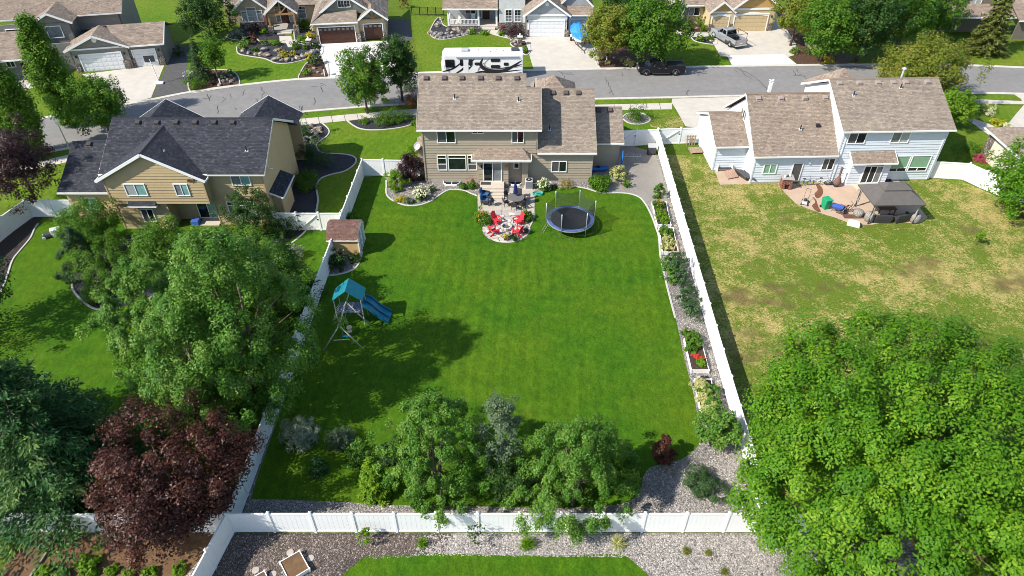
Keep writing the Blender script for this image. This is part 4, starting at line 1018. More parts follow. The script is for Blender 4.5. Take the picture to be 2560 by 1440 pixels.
fgable(T, -7.3,-2.7,4.6,9.5,2.85,4.7, M_shb, None, seed=27)
T.box('timber_beam', -6.9,4.75,2.55,-3.1,4.95,2.8, M_timber)
for dx in (-1, 1): MB().bar((-5.0,4.85,2.8),(-5.0+dx*1.0,4.85,3.75),.16,.14).build('timber_brace', M_timber, T.root)
MB().bar((-5.0,4.85,2.8),(-5.0,4.85,4.4),.18,.14).build('timber_brace', M_timber, T.root)
for x in (-6.75,-3.25): T.box('porch_post', x-.12,4.7,1.0,x+.12,5.0,2.6, M_timber); T.box('stone_pier', x-.35,4.5,0,x+.35,5.2,1.1, M_stone)
T.box('porch_floor', -6.9,5.2,0,-3.1,8.1,.35, M_found); T.box('step', -6.0,4.4,0,-4.0,4.9,.15, M_conc); T.box('step', -6.0,4.9,0,-4.0,5.19,.27, M_conc)
T.box('front_door', -5.6,8.05,.35,-4.6,8.19,2.5, M_brown); T.window((-7.6,8.2),(0,8.2), 1.2,1.9,.5,2.4, ('grey',)); T.window((-7.6,8.2),(0,8.2), 3.05,3.6,.5,2.4, ('blind',))

# white and grey house
K = House('house', 'white and grey house with railed porch and gabled garage', (1.87, 97.03, 0), 0)
K.wall((0,0),(6.0,0), [(0,0),(6,0),(6,3.0),(0,3.0)], F_pale, board=0); K.wall((0,9),(0,0), [(0,0),(9,0),(9,3.0),(0,3.0)], F_pale, board=0)
K.wall((6.0,1.0),(9.1,1.0), [(0,0),(3.1,0),(3.1,2.85),(0,2.85)], F_pale, board=0); K.wall((9.1,1.0),(9.1,9), [(0,0),(8,0),(8,3.5),(0,3.0)], F_pale, board=0); K.wall((6,0),(6,1), [(0,0),(1,0),(1,3),(0,3)], F_pale, board=0)
fgable(K, -.35,6.3,-.45,9,3.0,5.35, M_sht, F_blue, wall_y=-.01, wz0=2.95, seed=31)
K.box('band_board', 0,-.09,2.88,6.0,-.02,3.12, M_trim)
K.roof([(5.9,.5,2.85),(9.5,.5,2.85),(9.5,2.2,3.6),(5.9,2.2,3.6)], M_sht, exp=.2, tab=.5); K.line((6.0,.45,2.78),(9.52,.45,2.78),.1,.15,M_trim,'gutter')
fgable(K, 4.6,9.6,2.0,8,3.55,6.0, M_sht, F_blue, wall_y=2.3, wz0=3.3, seed=33)
K.garage((0,0),(6,0), .55,5.4,2.25, M_gdw); K.garage((6,1),(9.1,1), .3,2.65,2.15, M_gdw, cols=4)
q = MB(); q.lathe([(.28,0),(.28,.06)],16); o = q.build('gable_vent', M_trim, K.root); o.rotation_euler = (PI/2,0,0); o.location = (2.97,-.03,4.5)
for x, y in ((-.04,-.1),(5.55,-.1)): K.box('stone_pier', x,y,0,x+.55,y+.3,1.0, M_stone)
for x in (.2,5.75): K.box('wall_lamp', x,-.16,2.05,x+.15,-.02,2.35, M_black, .02)
K.wall((-3.9,3.2),(0,3.2), [(0,0),(3.9,0),(3.9,5.4),(0,5.4)], F_pale, board=0); K.wall((-3.9,8),(-3.9,3.2), [(0,0),(4.8,0),(4.8,5.4),(0,5.4)], F_pale, board=0)
for u in (1.05,2.35): K.window((-3.9,3.2),(0,3.2), u,u+1.0,1.0,2.75, ('grey','dark'), split='h', mull=2)
K.wall((-11.3,6.3),(-3.9,6.3), [(0,0),(7.4,0),(7.4,2.9),(0,2.9)], F_blue, board=0)
K.roof([(-11.8,3.0,2.9),(-3.8,3.0,2.9),(-3.8,9.5,5.6),(-11.8,9.5,5.6)], M_sht, exp=.2, tab=.5); K.line((-11.8,2.95,2.82),(-3.85,2.95,2.82),.1,.17,M_trim,'gutter')
K.box('porch_floor', -11.2,3.3,0,-3.95,6.28,.4, M_conc); K.window((-11.3,6.3),(-3.9,6.3), 2.5,4.1,1.1,2.3, ('dark','dark')); K.box('front_door', -6.2,6.15,.4,-5.2,6.29,2.5, M_brown); K.window((-11.3,6.3),(-3.9,6.3), 4.55,4.95,.6,2.5, ('grey',))
for x in (-11.05,-6.7,-4.1): K.box('porch_post', x-.13,3.4,.4,x+.13,3.66,2.8, M_trim)
rl = MB(); rl.box(-11.0,3.46,1.2,-6.7,3.56,1.28); rl.box(-11.0,3.46,.55,-6.7,3.56,.61); rl.box(-11.1,3.5,1.2,-11.0,6.2,1.28)
rail = rl.build('porch_rail', M_trim, K.root)
for i in range(22): MB().box(-10.9+i*.195,3.485,.6,-10.84+i*.195,3.535,1.2).build('baluster', M_trim, rail)
for i in range(10): MB().box(-11.08,3.75+i*.25,.55,-11.02,3.8+i*.25,1.2).build('baluster', M_trim, rail)
K.box('stone_base', -11.3,3.2,0,-6.6,3.32,.42, M_stone); K.box('step', -6.2,2.6,0,-4.3,3.28,.2, M_conc); K.box('stone_base', -3.9,3.05,0,-.02,3.18,.9, M_stone)
K.gable_roof(-4.2,.3,2.8,5.4,6.5,7.2, M_sht, yf=10.2, seed=37)

# cream house with arched doors
F = House('house', 'cream house with two arched garage doors and cedar gables', (28.14, 99.1, 0), rad(3))
F.wall((0,0),(3.0,0), [(0,0),(3,0),(3,2.9),(0,2.9)], F_cream, board=0); F.wall((3.0,-.1),(9.3,-.1), [(0,0),(6.3,0),(6.3,3.0),(0,3.0)], F_cream, board=0); F.wall((9.3,-.1),(9.3,9), [(0,0),(9,0),(9,3),(0,3)], F_cream, board=0); F.wall((0,6),(0,0), [(0,0),(6,0),(6,2.9),(0,2.9)], F_cream, board=0)
fgable(F, -.35,3.45,-.5,6,2.8,4.3, M_sht, F_oran, wall_y=-.01, wz0=2.75, seed=41); F.box('band_board', 0,-.1,2.62,3.0,-.02,2.82, M_trim)
fgable(F, 2.9,9.8,-.6,9,3.3,5.9, M_sht, F_oran, wall_y=-.12, wz0=3.2, seed=43); F.box('band_board', 3.0,-.2,2.98,9.3,-.13,3.25, M_trim)
F.garage((0,0),(3,0), .35,2.75,2.2, M_gdc, arch=.25, cols=4); F.garage((3,-.1),(9.3,-.1), .55,5.3,2.35, M_gdc, arch=.3)
for x in (-.05,2.85,8.6): F.box('stone_pier', x,-.22,0,x+.55,.05,1.1, M_stone)
F.box('wall_lamp', 8.75,-.26,1.9,8.9,-.12,2.2, M_black, .02)
F.wall((-3.3,3.2),(0,3.2), [(0,0),(3.3,0),(3.3,2.9),(0,2.9)], F_cream, board=0); F.window((-3.3,3.2),(0,3.2), .2,2.7,1.2,2.4, ('grey','grey','dark'))
F.roof([(-4,2.7,2.85),(0,2.7,2.85),(0,8.5,5.6),(-4,8.5,5.6)], M_sht, exp=.2, tab=.5); F.line((-4,2.65,2.78),(-.3,2.65,2.78),.1,.16,M_trim,'gutter'); F.roof([(-9,3.4,2.85),(-3.5,3.4,2.85),(-3.5,9,5.6),(-9,9,5.6)], M_sht, exp=.2, tab=.5)
F.wall((-8.5,5.4),(-3.3,5.4), [(0,0),(5.2,0),(5.2,2.9),(0,2.9)], F_cream, board=0); F.box('front_door', -4.6,5.25,.1,-3.6,5.39,2.3, mat('cedar door', (.19,.09,.05), .6))
fgable(F, -5.9,-2.9,2.2,6,2.75,4.1, M_sht, None, seed=47)
for x in (-5.5,-3.25): F.box('porch_post', x-.13,2.4,.9,x+.13,2.7,2.6, M_trim); F.box('stone_pier', x-.28,2.25,0,x+.28,2.85,.95, M_stone)

# dark grey house, top right corner
Dh = House('house', 'dark taupe house at the top right corner behind the fir', (60, 98, 0), 0)
Dh.wall((2,2),(8.5,2), [(0,0),(6.5,0),(6.5,3.4),(3.2,5.6),(0,3.4)], F_dgrey, board=0); fgable(Dh, .9,9.4,1.4,9,3.5,6.6, M_sht, None, seed=53); Dh.window((2,2),(8.5,2), 2.6,4.3,3.1,4.7, ('blind','blind'))
Dh.roof([(0,-1.2,2.8),(10.5,-1.2,2.8),(10.5,2,3.6),(0,2,3.6)], M_sht, exp=.2, tab=.5); Dh.line((0,-1.25,2.72),(10.5,-1.25,2.72),.1,.16,M_trim,'gutter')
Dh.wall((1,1.0),(10,1.0), [(0,0),(9,0),(9,2.8),(0,2.8)], F_dgrey, board=0); Dh.wall((10,-2),(22,-2), [(0,0),(12,0),(12,2.8),(0,2.8)], F_dgrey, board=0)
Dh.roof([(9.6,-2.6,2.8),(22,-2.6,2.8),(22,4,5.6),(9.6,4,5.6)], M_sht, exp=.2, tab=.5); Dh.line((9.6,-2.65,2.72),(22,-2.65,2.72),.1,.16,M_trim,'gutter'); Dh.garage((10,-2),(22,-2), 3.2,8,2.2, M_gdw)
# ivory house on the right edge
Eh = House('house', 'ivory walled house with grey roof cut by the right edge', (48.4, 57.0, 0), 0)
Eh.wall((0,6.0),(0,-2.5), [(0,0),(8.5,0),(8.5,2.8),(0,2.8)], F_ivory, board=0); Eh.wall((0,-2.5),(9,-2.5), [(0,0),(9,0),(9,2.8),(0,2.8)], F_ivory, board=0); Eh.wall((9,6),(0,6), [(0,0),(9,0),(9,2.8),(0,2.8)], F_ivory, board=0)
Eh.roof([(-.4,6.6,2.9),(-.4,-3.0,2.9),(5.0,2.0,4.9),(5.0,2.2,4.9)], M_shb); Eh.roof([(-.4,-3.0,2.9),(10,-3.0,2.9),(5.2,2.0,4.9)], M_shb); Eh.roof([(10,6.6,2.9),(-.4,6.6,2.9),(5.0,2.2,4.9)], M_shb)
Eh.box('stone_corner', -.06,5.0,0,0,6.02,2.7, M_stone); Eh.line((-.45,6.6,2.82),(-.45,-3.0,2.82),.1,.15, name='gutter')
# ------------------------------------------------------------------ white vinyl fences
M_vinyl = mat('white vinyl', (.80,.80,.79), .45, .03, 1.5, 0, dirt=.22)
M_hinge = M_black
CAPS = {}
def post_mesh():
    if 'p' not in CAPS:
        a = MB().box(-.065,-.065,-.05,.065,.065,1.90).mesh('post'); a.materials.append(M_vinyl)
        q = MB(); q.box(-.085,-.085,1.90,.085,.085,1.935); q.add([(-.085,-.085,1.935),(.085,-.085,1.935),(.085,.085,1.935),(-.085,.085,1.935),(0,0,2.0)],[(0,1,4),(1,2,4),(2,3,4),(3,0,4)])
        b = q.mesh('post_cap'); b.materials.append(M_vinyl); CAPS['p'] = (a, b)
    return CAPS['p']
def fence(label, pts, boards=False, gates=(), step=2.33, h=1.83):
    root = thing('fence', label, 'fence', (pts[0][0], pts[0][1], 0))
    o0 = Vector(pts[0]); pm, cm = post_mesh(); pi = 0
    for si, (a, b) in enumerate(zip(pts[:-1], pts[1:])):
        a, b = Vector(a), Vector(b); Ln = (b-a).length; n = max(1, round(Ln/step)); d = (b-a)/Ln; ang = math.atan2(d.y, d.x)
        for i in range(n+1):
            if i == 0 and si > 0: continue
            p = a + (b-a)*i/n - o0
            po = link('post', pm, None, root, loc=(p.x, p.y, 0), rz=ang); link('post_cap', cm, None, po)
        w = Ln/n - .13
        nb = max(3, round(w/.285)); bw = w/nb
        for i in range(n):
            p = a + d*(Ln*i/n + .065) - o0
            isg = (si, i) in gates
            if boards or isg:
                pn = MB().box(0,-.010,.19,w,.010,h-.11).build('gate' if isg else 'panel', M_vinyl, root, loc=(p.x, p.y, 0))
                key = ('b', round(bw, 3))
                if key not in CAPS:
                    me = MB().box(.006,-.020,.192,bw-.006,.020,h-.112).mesh('board'); me.materials.append(M_vinyl); CAPS[key] = me
                for k in range(nb): link('board', CAPS[key], None, pn, loc=(k*bw, 0, 0))
            else:
                key = ('g', round(w, 2))
                if key not in CAPS:
                    up = []; dn = []
                    for k in range(nb):
                        e0 = k*bw; e1 = (k+1)*bw
                        up += [(e0+.007,-.02),(e1-.007,-.02)] + ([(e1,-.008)] if k < nb-1 else []); dn += [(e0+.007,.02),(e1-.007,.02)] + ([(e1,.008)] if k < nb-1 else [])
                    me = MB().prism(up + dn[::-1], .19, h-.11).mesh('panel'); me.materials.append(M_vinyl); CAPS[key] = me
                pn = link('panel', CAPS[key], None, root, loc=(p.x, p.y, 0))
            pn.rotation_euler[2] = ang
            for nm, z0, z1 in (('bottom_rail',.05,.19),('top_rail',h-.11,h)):
                key = (nm, round(w, 2))
                if key not in CAPS:
                    me = MB().box(0,-.045,z0,w,.045,z1).mesh(nm); me.materials.append(M_vinyl); CAPS[key] = me
                link(nm, CAPS[key], None, pn)
            if isg:
                MB().bar((.12,-.07,.25),(w-.12,-.07,h-.2),.07,.03).build('brace', M_vinyl, pn)
                for z in (.3, 1.0, 1.6): MB().box(-.06,-.09,z,.22,-.05,z+.07).build('hinge', M_hinge, pn)
                MB().box(w-.12,-.09,1.15,w+.03,-.05,1.25).build('latch', M_hinge, pn)
    return root
fence('white vinyl back fence across the foot of the middle yard', [(-15.5,20.52),(14.05,20.52),(28,20.52)], boards=True)
fence('white vinyl side fence dividing the left yard from the middle yard', [(-14.62,59.0),(-15.44,22.85),(-15.5,20.52),(-16.9,12.0)])
fence('short white fence joining the brown house at its left corner', [(-14.62,59.0),(-8.45,58.75)])
fence('white fence with braced gate beside the tan house', [(-20.75,49.68),(-14.9,49.62)], gates=((0,1),), step=1.95)
fence('long white side fence along the raised planters', [(15.25,65.3),(15.1,58.9),(14.4,33),(14.15,20.6)])
fence('white fence with gate beside the brown house garage', [(10.75,64.9),(15.25,65.3)], gates=((0,0),), step=2.2)
fence('white fence with gate against the white-sided house', [(15.3,65.35),(20.1,65.7)], gates=((0,0),), step=2.3)
fence('bright white fence around the right side of the drought yard', [(40.95,58.6),(44.2,58.2),(45.1,56.7),(49.3,51.0),(57.4,40.9),(64,32)])
fence('white fence behind the purple tree at the far left', [(-39.3,51.75),G(60,500,1.83),G(0,542,1.83),G(-120,640,1.83)])
fence('white fence at lower left under the spruce', [(-28.6,20.5),(-15.7,20.5)])
# ------------------------------------------------------------------ things in the middle yard
M_steel = mat('galvanised steel', (.55,.57,.58), .35, .1, 6, metal=.7)
M_blue = mat('royal blue vinyl', (.055,.12,.42), .45, .2, 3)
M_navy = mat('navy canvas', (.018,.028,.16), .8, .2, 4)
M_mat = mat('black jumping mat', (.012,.013,.018), .75, .2, 4)
M_teal = mat('teal canvas', (.005,.165,.215), .7, .1, 3)
M_slide = mat('blue slide plastic', (.006,.14,.235), .35, .1, 2)
M_wick = mat('dark wicker', (.045,.042,.042), .7, .3, 25)
M_redp = mat('red plastic', (.62,.035,.05), .4, .08, 4)
M_cush = mat('blue cushion', (.035,.115,.26), .9, .15, 5)
M_dgrey = mat('charcoal metal', (.055,.055,.06), .5, .15, 5)
M_lgrey = mat('light grey enamel', (.42,.43,.44), .45, .06, 4)
M_wood = mat('pale wood', (.42,.30,.17), .75, .15, 4)
M_tanw = mat('tan shed cladding', (.55,.37,.18), .75, .08, 3)
M_dwood = mat('brown stained wood', (.13,.07,.05), .75, .2, 4)
M_rub = mat('black rubber', (.015,.015,.016), .8, .2, 10)
M_chrome = mat('bright metal', (.7,.7,.7), .25, .05, 6, metal=.8)
M_flag = [mat('flagstone %d' % i, c, .85, .15, 2.5, .3, bscale=14) for i, c in enumerate(((.50,.47,.43),(.42,.37,.32),(.58,.54,.50),(.36,.34,.33)))]
def netting():
    m, nt, b = nt_new('safety netting'); setin(b, Roughness=.9); b.inputs['Base Color'].default_value = (.03,.035,.04,1)
    t = N(nt, 'ShaderNodeBsdfTransparent'); mx = N(nt, 'ShaderNodeMixShader'); mx.inputs[0].default_value = .42
    nt.links.new(t.outputs[0], mx.inputs[1]); nt.links.new(b.outputs[0], mx.inputs[2]); nt.links.new(mx.outputs[0], nt.nodes['Material Output'].inputs['Surface']); return m
M_net = netting()

# trampoline
t = thing('trampoline', 'round trampoline with blue rim and net on the lawn', 'trampoline', (5.15,50.2,0))
def ring(r0, r1, z, h, n=48, m=None):
    q = MB(); vs = []; fs = []
    for k in range(n):
        a = 2*PI*k/n; c, s_ = math.cos(a), math.sin(a)
        vs += [(r0*c,r0*s_,z),(r1*c,r1*s_,z),(r1*c,r1*s_,z-h),(r0*c,r0*s_,z-h)]
    for k in range(n):
        j = (k+1) % n
        for e in range(4): fs.append((k*4+e, k*4+(e+1)%4, j*4+(e+1)%4, j*4+e))
    return q.add(vs, fs)
ring(1.78,2.05,.93,.05).build('rim_pad', mat('faded blue pad', (.075,.12,.27), .6, .3, 3), t); MB().lathe([(1.74,.88),(1.74,.895)],48).build('jump_mat', M_mat, t); ring(2.04,2.11,.88,.06).build('frame_ring', M_steel, t)
PA = [rad(a) for a in (5,65,125,185,245,305)]
for i, a in enumerate(PA):
    x, y = 2.10*math.cos(a), 2.10*math.sin(a)
    MB().tube([(x,y,0.12),(x*1.03,y*1.03,1.4),(x*1.03,y*1.03,2.62)],.032,8).build('net_pole', M_steel, t, smooth=True)
for k in range(3):
    a0, a1 = rad(5+120*k-30), rad(5+120*k+30)
    p = [(2.07*math.cos(a0),2.07*math.sin(a0),.85),(2.14*math.cos(a0),2.14*math.sin(a0),.03),(2.14*math.cos(a1),2.14*math.sin(a1),.03),(2.07*math.cos(a1),2.07*math.sin(a1),.85)]
    MB().tube(p,.018,6).build('leg', M_dgrey, t)
q = MB()
for i in range(6):
    a0, a1 = PA[i], PA[(i+1) % 6]
    P0 = Vector((2.14*math.cos(a0),2.14*math.sin(a0),0)); P1 = Vector((2.14*math.cos(a1),2.14*math.sin(a1),0))
    for k in range(6):
        u0, u1 = k/6, (k+1)/6; s0, s1 = 1-.10*math.sin(PI*u0), 1-.10*math.sin(PI*u1)
        A, B = P0.lerp(P1,u0)*s0, P0.lerp(P1,u1)*s1
        q.quad((A.x,A.y,.95),(B.x,B.y,.95),(B.x,B.y,2.55-.12*math.sin(PI*u1)),(A.x,A.y,2.55-.12*math.sin(PI*u0)))
q.build('safety_net', M_net, t); MB().tube([(-2.4,-.9,0),(-1.95,-.7,.85)],.02,6).build('ladder_rail', M_steel, t); MB().tube([(-2.5,-.6,0),(-2.05,-.45,.85)],.02,6).build('ladder_rail', M_steel, t)

# play set
t = thing('play_set', 'metal swing set with teal canopy and blue wave slide', 'play set', (-12.05,37.5,0))
def L_(x, y, z): return (x+12.05, y-37.5, z)
M_frame = mat('cream powder coated tube', (.46,.43,.37), .45, .1, 4)
for a, b in (((-12.05,34.85,2.35),(-13.52,34.70,0)),((-12.05,34.85,2.35),(-10.68,34.86,0)),((-12.0,37.3,2.35),(-13.44,37.74,0)),((-12.0,37.3,2.35),(-10.62,37.43,0))):
    MB().tube([L_(*a),L_(*b)],.05,8).build('leg', M_frame, t, smooth=True)
MB().tube([L_(-12.05,34.75,2.38),L_(-12.0,38.4,2.38)],.055,8).build('top_beam', M_frame, t, smooth=True)
MB().tube([L_(-12.66,34.76,1.0),L_(-11.5,34.85,1.0)],.035,6).build('cross_bar', M_frame, t); MB().tube([L_(-12.6,37.45,1.35),L_(-11.4,37.36,1.35)],.035,6).build('cross_bar', M_frame, t)
for x in (-12.85,-10.9):
    for y in (37.15,38.4): MB().tube([L_(x,y,0),L_(x,y,2.72)],.04,6).build('tower_post', M_frame, t)
MB().box(-.72,-.25,1.36,1.05,.85,1.42).build('platform', mat('slate blue deck', (.13,.17,.22), .6), t)
q = MB(); A = [L_(-11.86,37.02,3.62),L_(-11.86,38.52,3.62)]; l = [L_(-12.98,37.02,2.68),L_(-12.98,38.52,2.68)]; r = [L_(-10.74,37.02,2.68),L_(-10.74,38.52,2.68)]
q.ext([l[0],A[0],A[1],l[1]],(0,0,-.02)); q.ext([A[0],r[0],r[1],A[1]],(0,0,-.02)); q.build('canopy', M_teal, t)
sl = []
for i in range(9):
    u = i/8; x = -10.95 + 1.75*u; y = 38.25-.15*u; z = 1.5*(1-u)**1.0 + .16*math.sin(u*PI*2.2)*(1-u) + .10
    hw = .62
    sl.append([L_(x+dy_*.12,y+dy_,z+dz) for dy_, dz in ((-hw,.22),(-hw+.07,.22),(-hw+.09,.03),(-.05,.0),(-.03,.16),(.03,.16),(.05,.0),(hw-.09,.03),(hw-.07,.22),(hw,.22),(hw,-.05),(-hw,-.05))])
MB().loft(sl).build('slide', M_slide, t, smooth=False)
for k in range(5): MB().tube([L_(-13.35+.09*k,37.75-.0*k,.25+.28*k),L_(-13.18+.09*k,38.3,.25+.28*k)],.022,5).build('ladder_rung', M_steel, t)
MB().tube([L_(-13.42,37.75,.0),L_(-12.95,37.7,1.5)],.025,5).build('ladder_rail', M_steel, t); MB().tube([L_(-13.25,38.35,.0),L_(-12.8,38.3,1.5)],.025,5).build('ladder_rail', M_steel, t)
for y, m, sh in ((36.55,mat('cream plastic', (.62,.52,.34), .5),'disc'),(35.7,M_slide,'seat')):
    sw = MB().lathe([(.02,.62),(.21,.60),(.22,.55),(.1,.53)],14,L_(-11.95,y,0)).build('swing_seat', m, t) if sh == 'disc' else MB().cbox(L_(-12.05,y,.5),(.45,.2,.06)).build('swing_seat', m, t)
    for dx in ((-.2,.2) if sh == 'seat' else (0,)): MB().tube([L_(-12.02+dx,y,.55),L_(-12.03+dx,y,2.36)],.012,4).build('chain', M_steel, sw)
MB().lathe([(.02,.34),(.19,.32),(.2,.27),(.1,.25)],14,L_(-11.9,36.35,.1)).build('swing_seat', MATS['cream plastic'], t)

# garden shed with gambrel roof
t = thing('garden_shed', 'small tan garden shed with red brown gambrel roof by fence', 'shed', (-14.0,47.1,0))
x0, x1, y0, y1 = -1.25, 1.22, -1.2, 1.2
MB().box(x0,y0,0,x1,y1,1.75).build('wall', M_tanw, t)
prof = [(y0-.12,1.68),(y0+.42,2.35),(0,2.62),(y1-.42,2.35),(y1+.12,1.68)]
q = MB(); q.ext([(x0,p[0],p[1]-.03) for p in prof],(x1-x0,0,0)); q.build('gable', M_trim, t)
S = House.__new__(House); S.root = t
for i in range(4):
    a, b = prof[i], prof[i+1]
    pp = [(x0-.1,a[0],a[1]),(x1+.1,a[0],a[1]),(x1+.1,b[0],b[1]),(x0-.1,b[0],b[1])] if i < 2 else [(x1+.1,b[0],b[1]),(x0-.1,b[0],b[1]),(x0-.1,a[0],a[1]),(x1+.1,a[0],a[1])]
    S.roof(pp, M_shr, exp=.13, tab=.26, thick=.05, seed=i+3, fm=M_trim)
MB().box(x0-.1,y0-.16,1.60,x1+.1,y0-.10,1.70).build('fascia', M_gut, t)
for y in (y0,y1): MB().box(x1-.02,y-.06 if y < 0 else y-.06,0,x1+.06,y+.06,1.8).build('corner_trim', M_trim, t)
M_dp = mat('grey door panel', (.30,.33,.37), .6)
for s_ in (-1, 1):
    d = MB().box(x1+.001,min(0,s_*.95)+.01,.08,x1+.05,max(0,s_*.95)-.01,2.1).build('door', M_trim, t)
    for z0, z1 in ((.18,.72),(.82,1.36),(1.46,2.0)): MB().box(x1+.05,min(s_*.12,s_*.83),z0,x1+.058,max(s_*.12,s_*.83),z1).build('door_panel', M_dp, d)
MB().box(x0+.05,y0-.03,0,x1-.05,y0-.002,.12).build('skid', M_dwood, t)

# patio furniture
cx, cy = .37, 53.94
t = thing('patio_table', 'round dark patio table with slatted edge on the patio', 'table', (cx,cy,0))
MB().lathe([(.02,.70),(.72,.70),(.76,.71),(.76,.735),(.02,.74)],32).build('table_top', mat('grey stone top', (.14,.135,.13), .5, .15, 8), t)
MB().lathe([(.16,.0),(.14,.03),(.06,.06),(.06,.70)],14).build('pedestal', M_wick, t); MB().lathe([(.36,.0),(.36,.03),(.1,.08)],18).build('base', M_wick, t)
t = thing('patio_umbrella', 'closed navy patio umbrella standing at the round table', 'umbrella', (cx-.05,cy+.25,0))
MB().tube([(0,0,0),(0,0,2.25)],.022,8).build('pole', M_steel, t); q = MB(); rs_ = []
for z, r in ((.95,.21),(1.1,.22),(1.5,.18),(1.9,.12),(2.2,.05)): rs_.append([((r*(1 if k % 2 else .62))*math.cos(2*PI*k/16),(r*(1 if k % 2 else .62))*math.sin(2*PI*k/16),z) for k in range(16)])
q.loft(rs_); q.build('folded_canopy', M_navy, t); MB().lathe([(.24,0),(.24,.05),(.06,.12)],14).build('base', M_dgrey, t)
def dining_chair(x, y, rz, label):
    c = thing('patio_chair', label, 'chair', (x,y,0), rz, 'wicker chairs round the patio table')
    MB().box(-.24,-.24,.40,.24,.24,.46).build('seat', M_wick, c, bevel=.02); q = MB(); q.loft([[(-.26,.20,.44),(.26,.20,.44),(.26,.25,.44),(-.26,.25,.44)],[(-.25,.30,.92),(.25,.30,.92),(.25,.34,.92),(-.25,.34,.92)]]); q.build('backrest', M_wick, c, bevel=.02)
    for sx in (-1, 1):
        MB().box(sx*.25-.02,-.22,.62,sx*.25+.02,.25,.66).build('armrest', M_wick, c)
        for sy in (-1, 1): MB().box(sx*.23-.02,sy*.22-.02,0,sx*.23+.02,sy*.22+.02,.63 if sy < 0 else .42).build('leg', M_wick, c)
for a, lb in ((-100,'wicker chair on the lawn side of the round table'),(-55,'wicker chair on the near right of the round table'),(8,'wicker chair on the right side of the round table'),(75,'wicker chair behind the umbrella at the round table'),(140,'wicker chair on the house side left of the round table'),(-160,'wicker chair on the left side of the round table')):
    A = rad(a); dining_chair(cx+.98*math.cos(A), cy+.98*math.sin(A), A-PI/2, lb)
def lounge(x, y, rz, label):
    c = thing('lounge_chair', label, 'chair', (x,y,0), rz, 'blue cushioned lounge chairs')
    MB().box(-.38,-.38,.22,.38,.38,.34).build('frame', M_wick, c, bevel=.03); MB().box(-.32,-.34,.34,.32,.30,.47).build('seat_cushion', M_cush, c, bevel=.05)
    q = MB(); q.loft([[(-.34,.26,.36),(.34,.26,.36),(.34,.42,.36),(-.34,.42,.36)],[(-.33,.40,.98),(.33,.40,.98),(.33,.52,.98),(-.33,.52,.98)]]); q.build('back_cushion', M_cush, c, bevel=.05)
    for s_ in (-1, 1):
        MB().box(s_*.40-.04,-.36,.30,s_*.40+.04,.40,.60).build('arm', M_wick, c, bevel=.03)
        for sy in (-.32,.32): MB().box(s_*.35-.03,sy-.03,0,s_*.35+.03,sy+.03,.24).build('leg', M_wick, c)
lounge(-2.55,54.95, rad(75), 'blue cushioned lounge chair nearest the house steps'); lounge(-2.45,53.95, rad(80), 'second blue cushioned lounge chair behind the flower bed')
t = thing('kettle_grill', 'small black kettle grill beside the blue chairs', 'grill', (-1.95,53.55,0)); MB().lathe([(.05,.42),(.2,.48),(.29,.62),(.29,.68),(.22,.84),(.05,.92)],18).build('bowl', M_black, t, smooth=True)
for a in (90,210,330): MB().tube([(.14*math.cos(rad(a)),.14*math.sin(rad(a)),.48),(.26*math.cos(rad(a)),.26*math.sin(rad(a)),0)],.015,5).build('leg', M_steel, t)
MB().tube([(-.06,0,.92),(-.06,0,.97),(.06,0,.97),(.06,0,.92)],.012,5).build('handle', M_wood, t)
t = thing('air_conditioner', 'grey outdoor air conditioning unit against the brown house', 'air conditioner', (1.62,56.75,0)); MB().box(-.36,-.36,.06,.36,.36,.92).build('cabinet', M_lgrey, t, bevel=.04); MB().box(-.42,-.42,0,.42,.42,.06).build('pad', M_conc, t); MB().lathe([(.28,.925),(.28,.935)],20).build('fan_grille', M_black, t); MB().lathe([(.09,.936),(.09,.96)],10).build('fan_hub', M_lgrey, t)
for k in range(10):
    MB().box(-.30,-.368,.16+k*.07,.30,-.361,.19+k*.07).build('louvre', M_dgrey, t)
t = thing('hose_reel', 'coiled green garden hose lying by the white hydrangea', 'hose', (2.45,55.55,0)); M_hose = mat('green hose', (.05,.32,.26), .5)
for r, z in ((.42,.06),(.36,.12),(.30,.07),(.40,.17)): MB().tube([(r*math.cos(2*PI*k/20)*1.2,r*math.sin(2*PI*k/20)*.8,z) for k in range(21)],.035,6,cap=False).build('coil', M_hose, t)
# fire pit circle of flagstones
fx, fy = -.5, 49.9
fp = thing('flagstone_circle', 'round flagstone terrace under the red chairs', 'terrace', (fx,fy,0))
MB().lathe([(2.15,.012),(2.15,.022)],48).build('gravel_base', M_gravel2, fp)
random.seed(9); rr = [.55,1.0,1.45,1.85,2.12]
for i in range(4):
    n = int(2*PI*(rr[i]+rr[i+1])/2/.62); a = random.random()
    cuts = sorted([2*PI*(k+random.uniform(-.25,.25))/n for k in range(n)])
    for k in range(n):
        a0, a1 = cuts[k]+.05/rr[i+1]+a, (cuts[(k+1) % n] + (2*PI if k == n-1 else 0))-.05/rr[i+1]+a
        if a1-a0 < .05: continue
        j = lambda: random.uniform(-.05,.05)
        pl = [((rr[i]+.03+j()*.6)*math.cos(a0),(rr[i]+.03)*math.sin(a0)),((rr[i+1]-.03+j())*math.cos(a0),(rr[i+1]-.03)*math.sin(a0)),((rr[i+1]-.02)*math.cos((a0+a1)/2),(rr[i+1]-.02)*math.sin((a0+a1)/2)),((rr[i+1]-.03+j())*math.cos(a1),(rr[i+1]-.03)*math.sin(a1)),((rr[i]+.03+j()*.6)*math.cos(a1),(rr[i]+.03)*math.sin(a1))]
        MB().prism(pl, .02, .045+random.uniform(0,.015)).build('flagstone', M_flag[random.randrange(4)], fp)
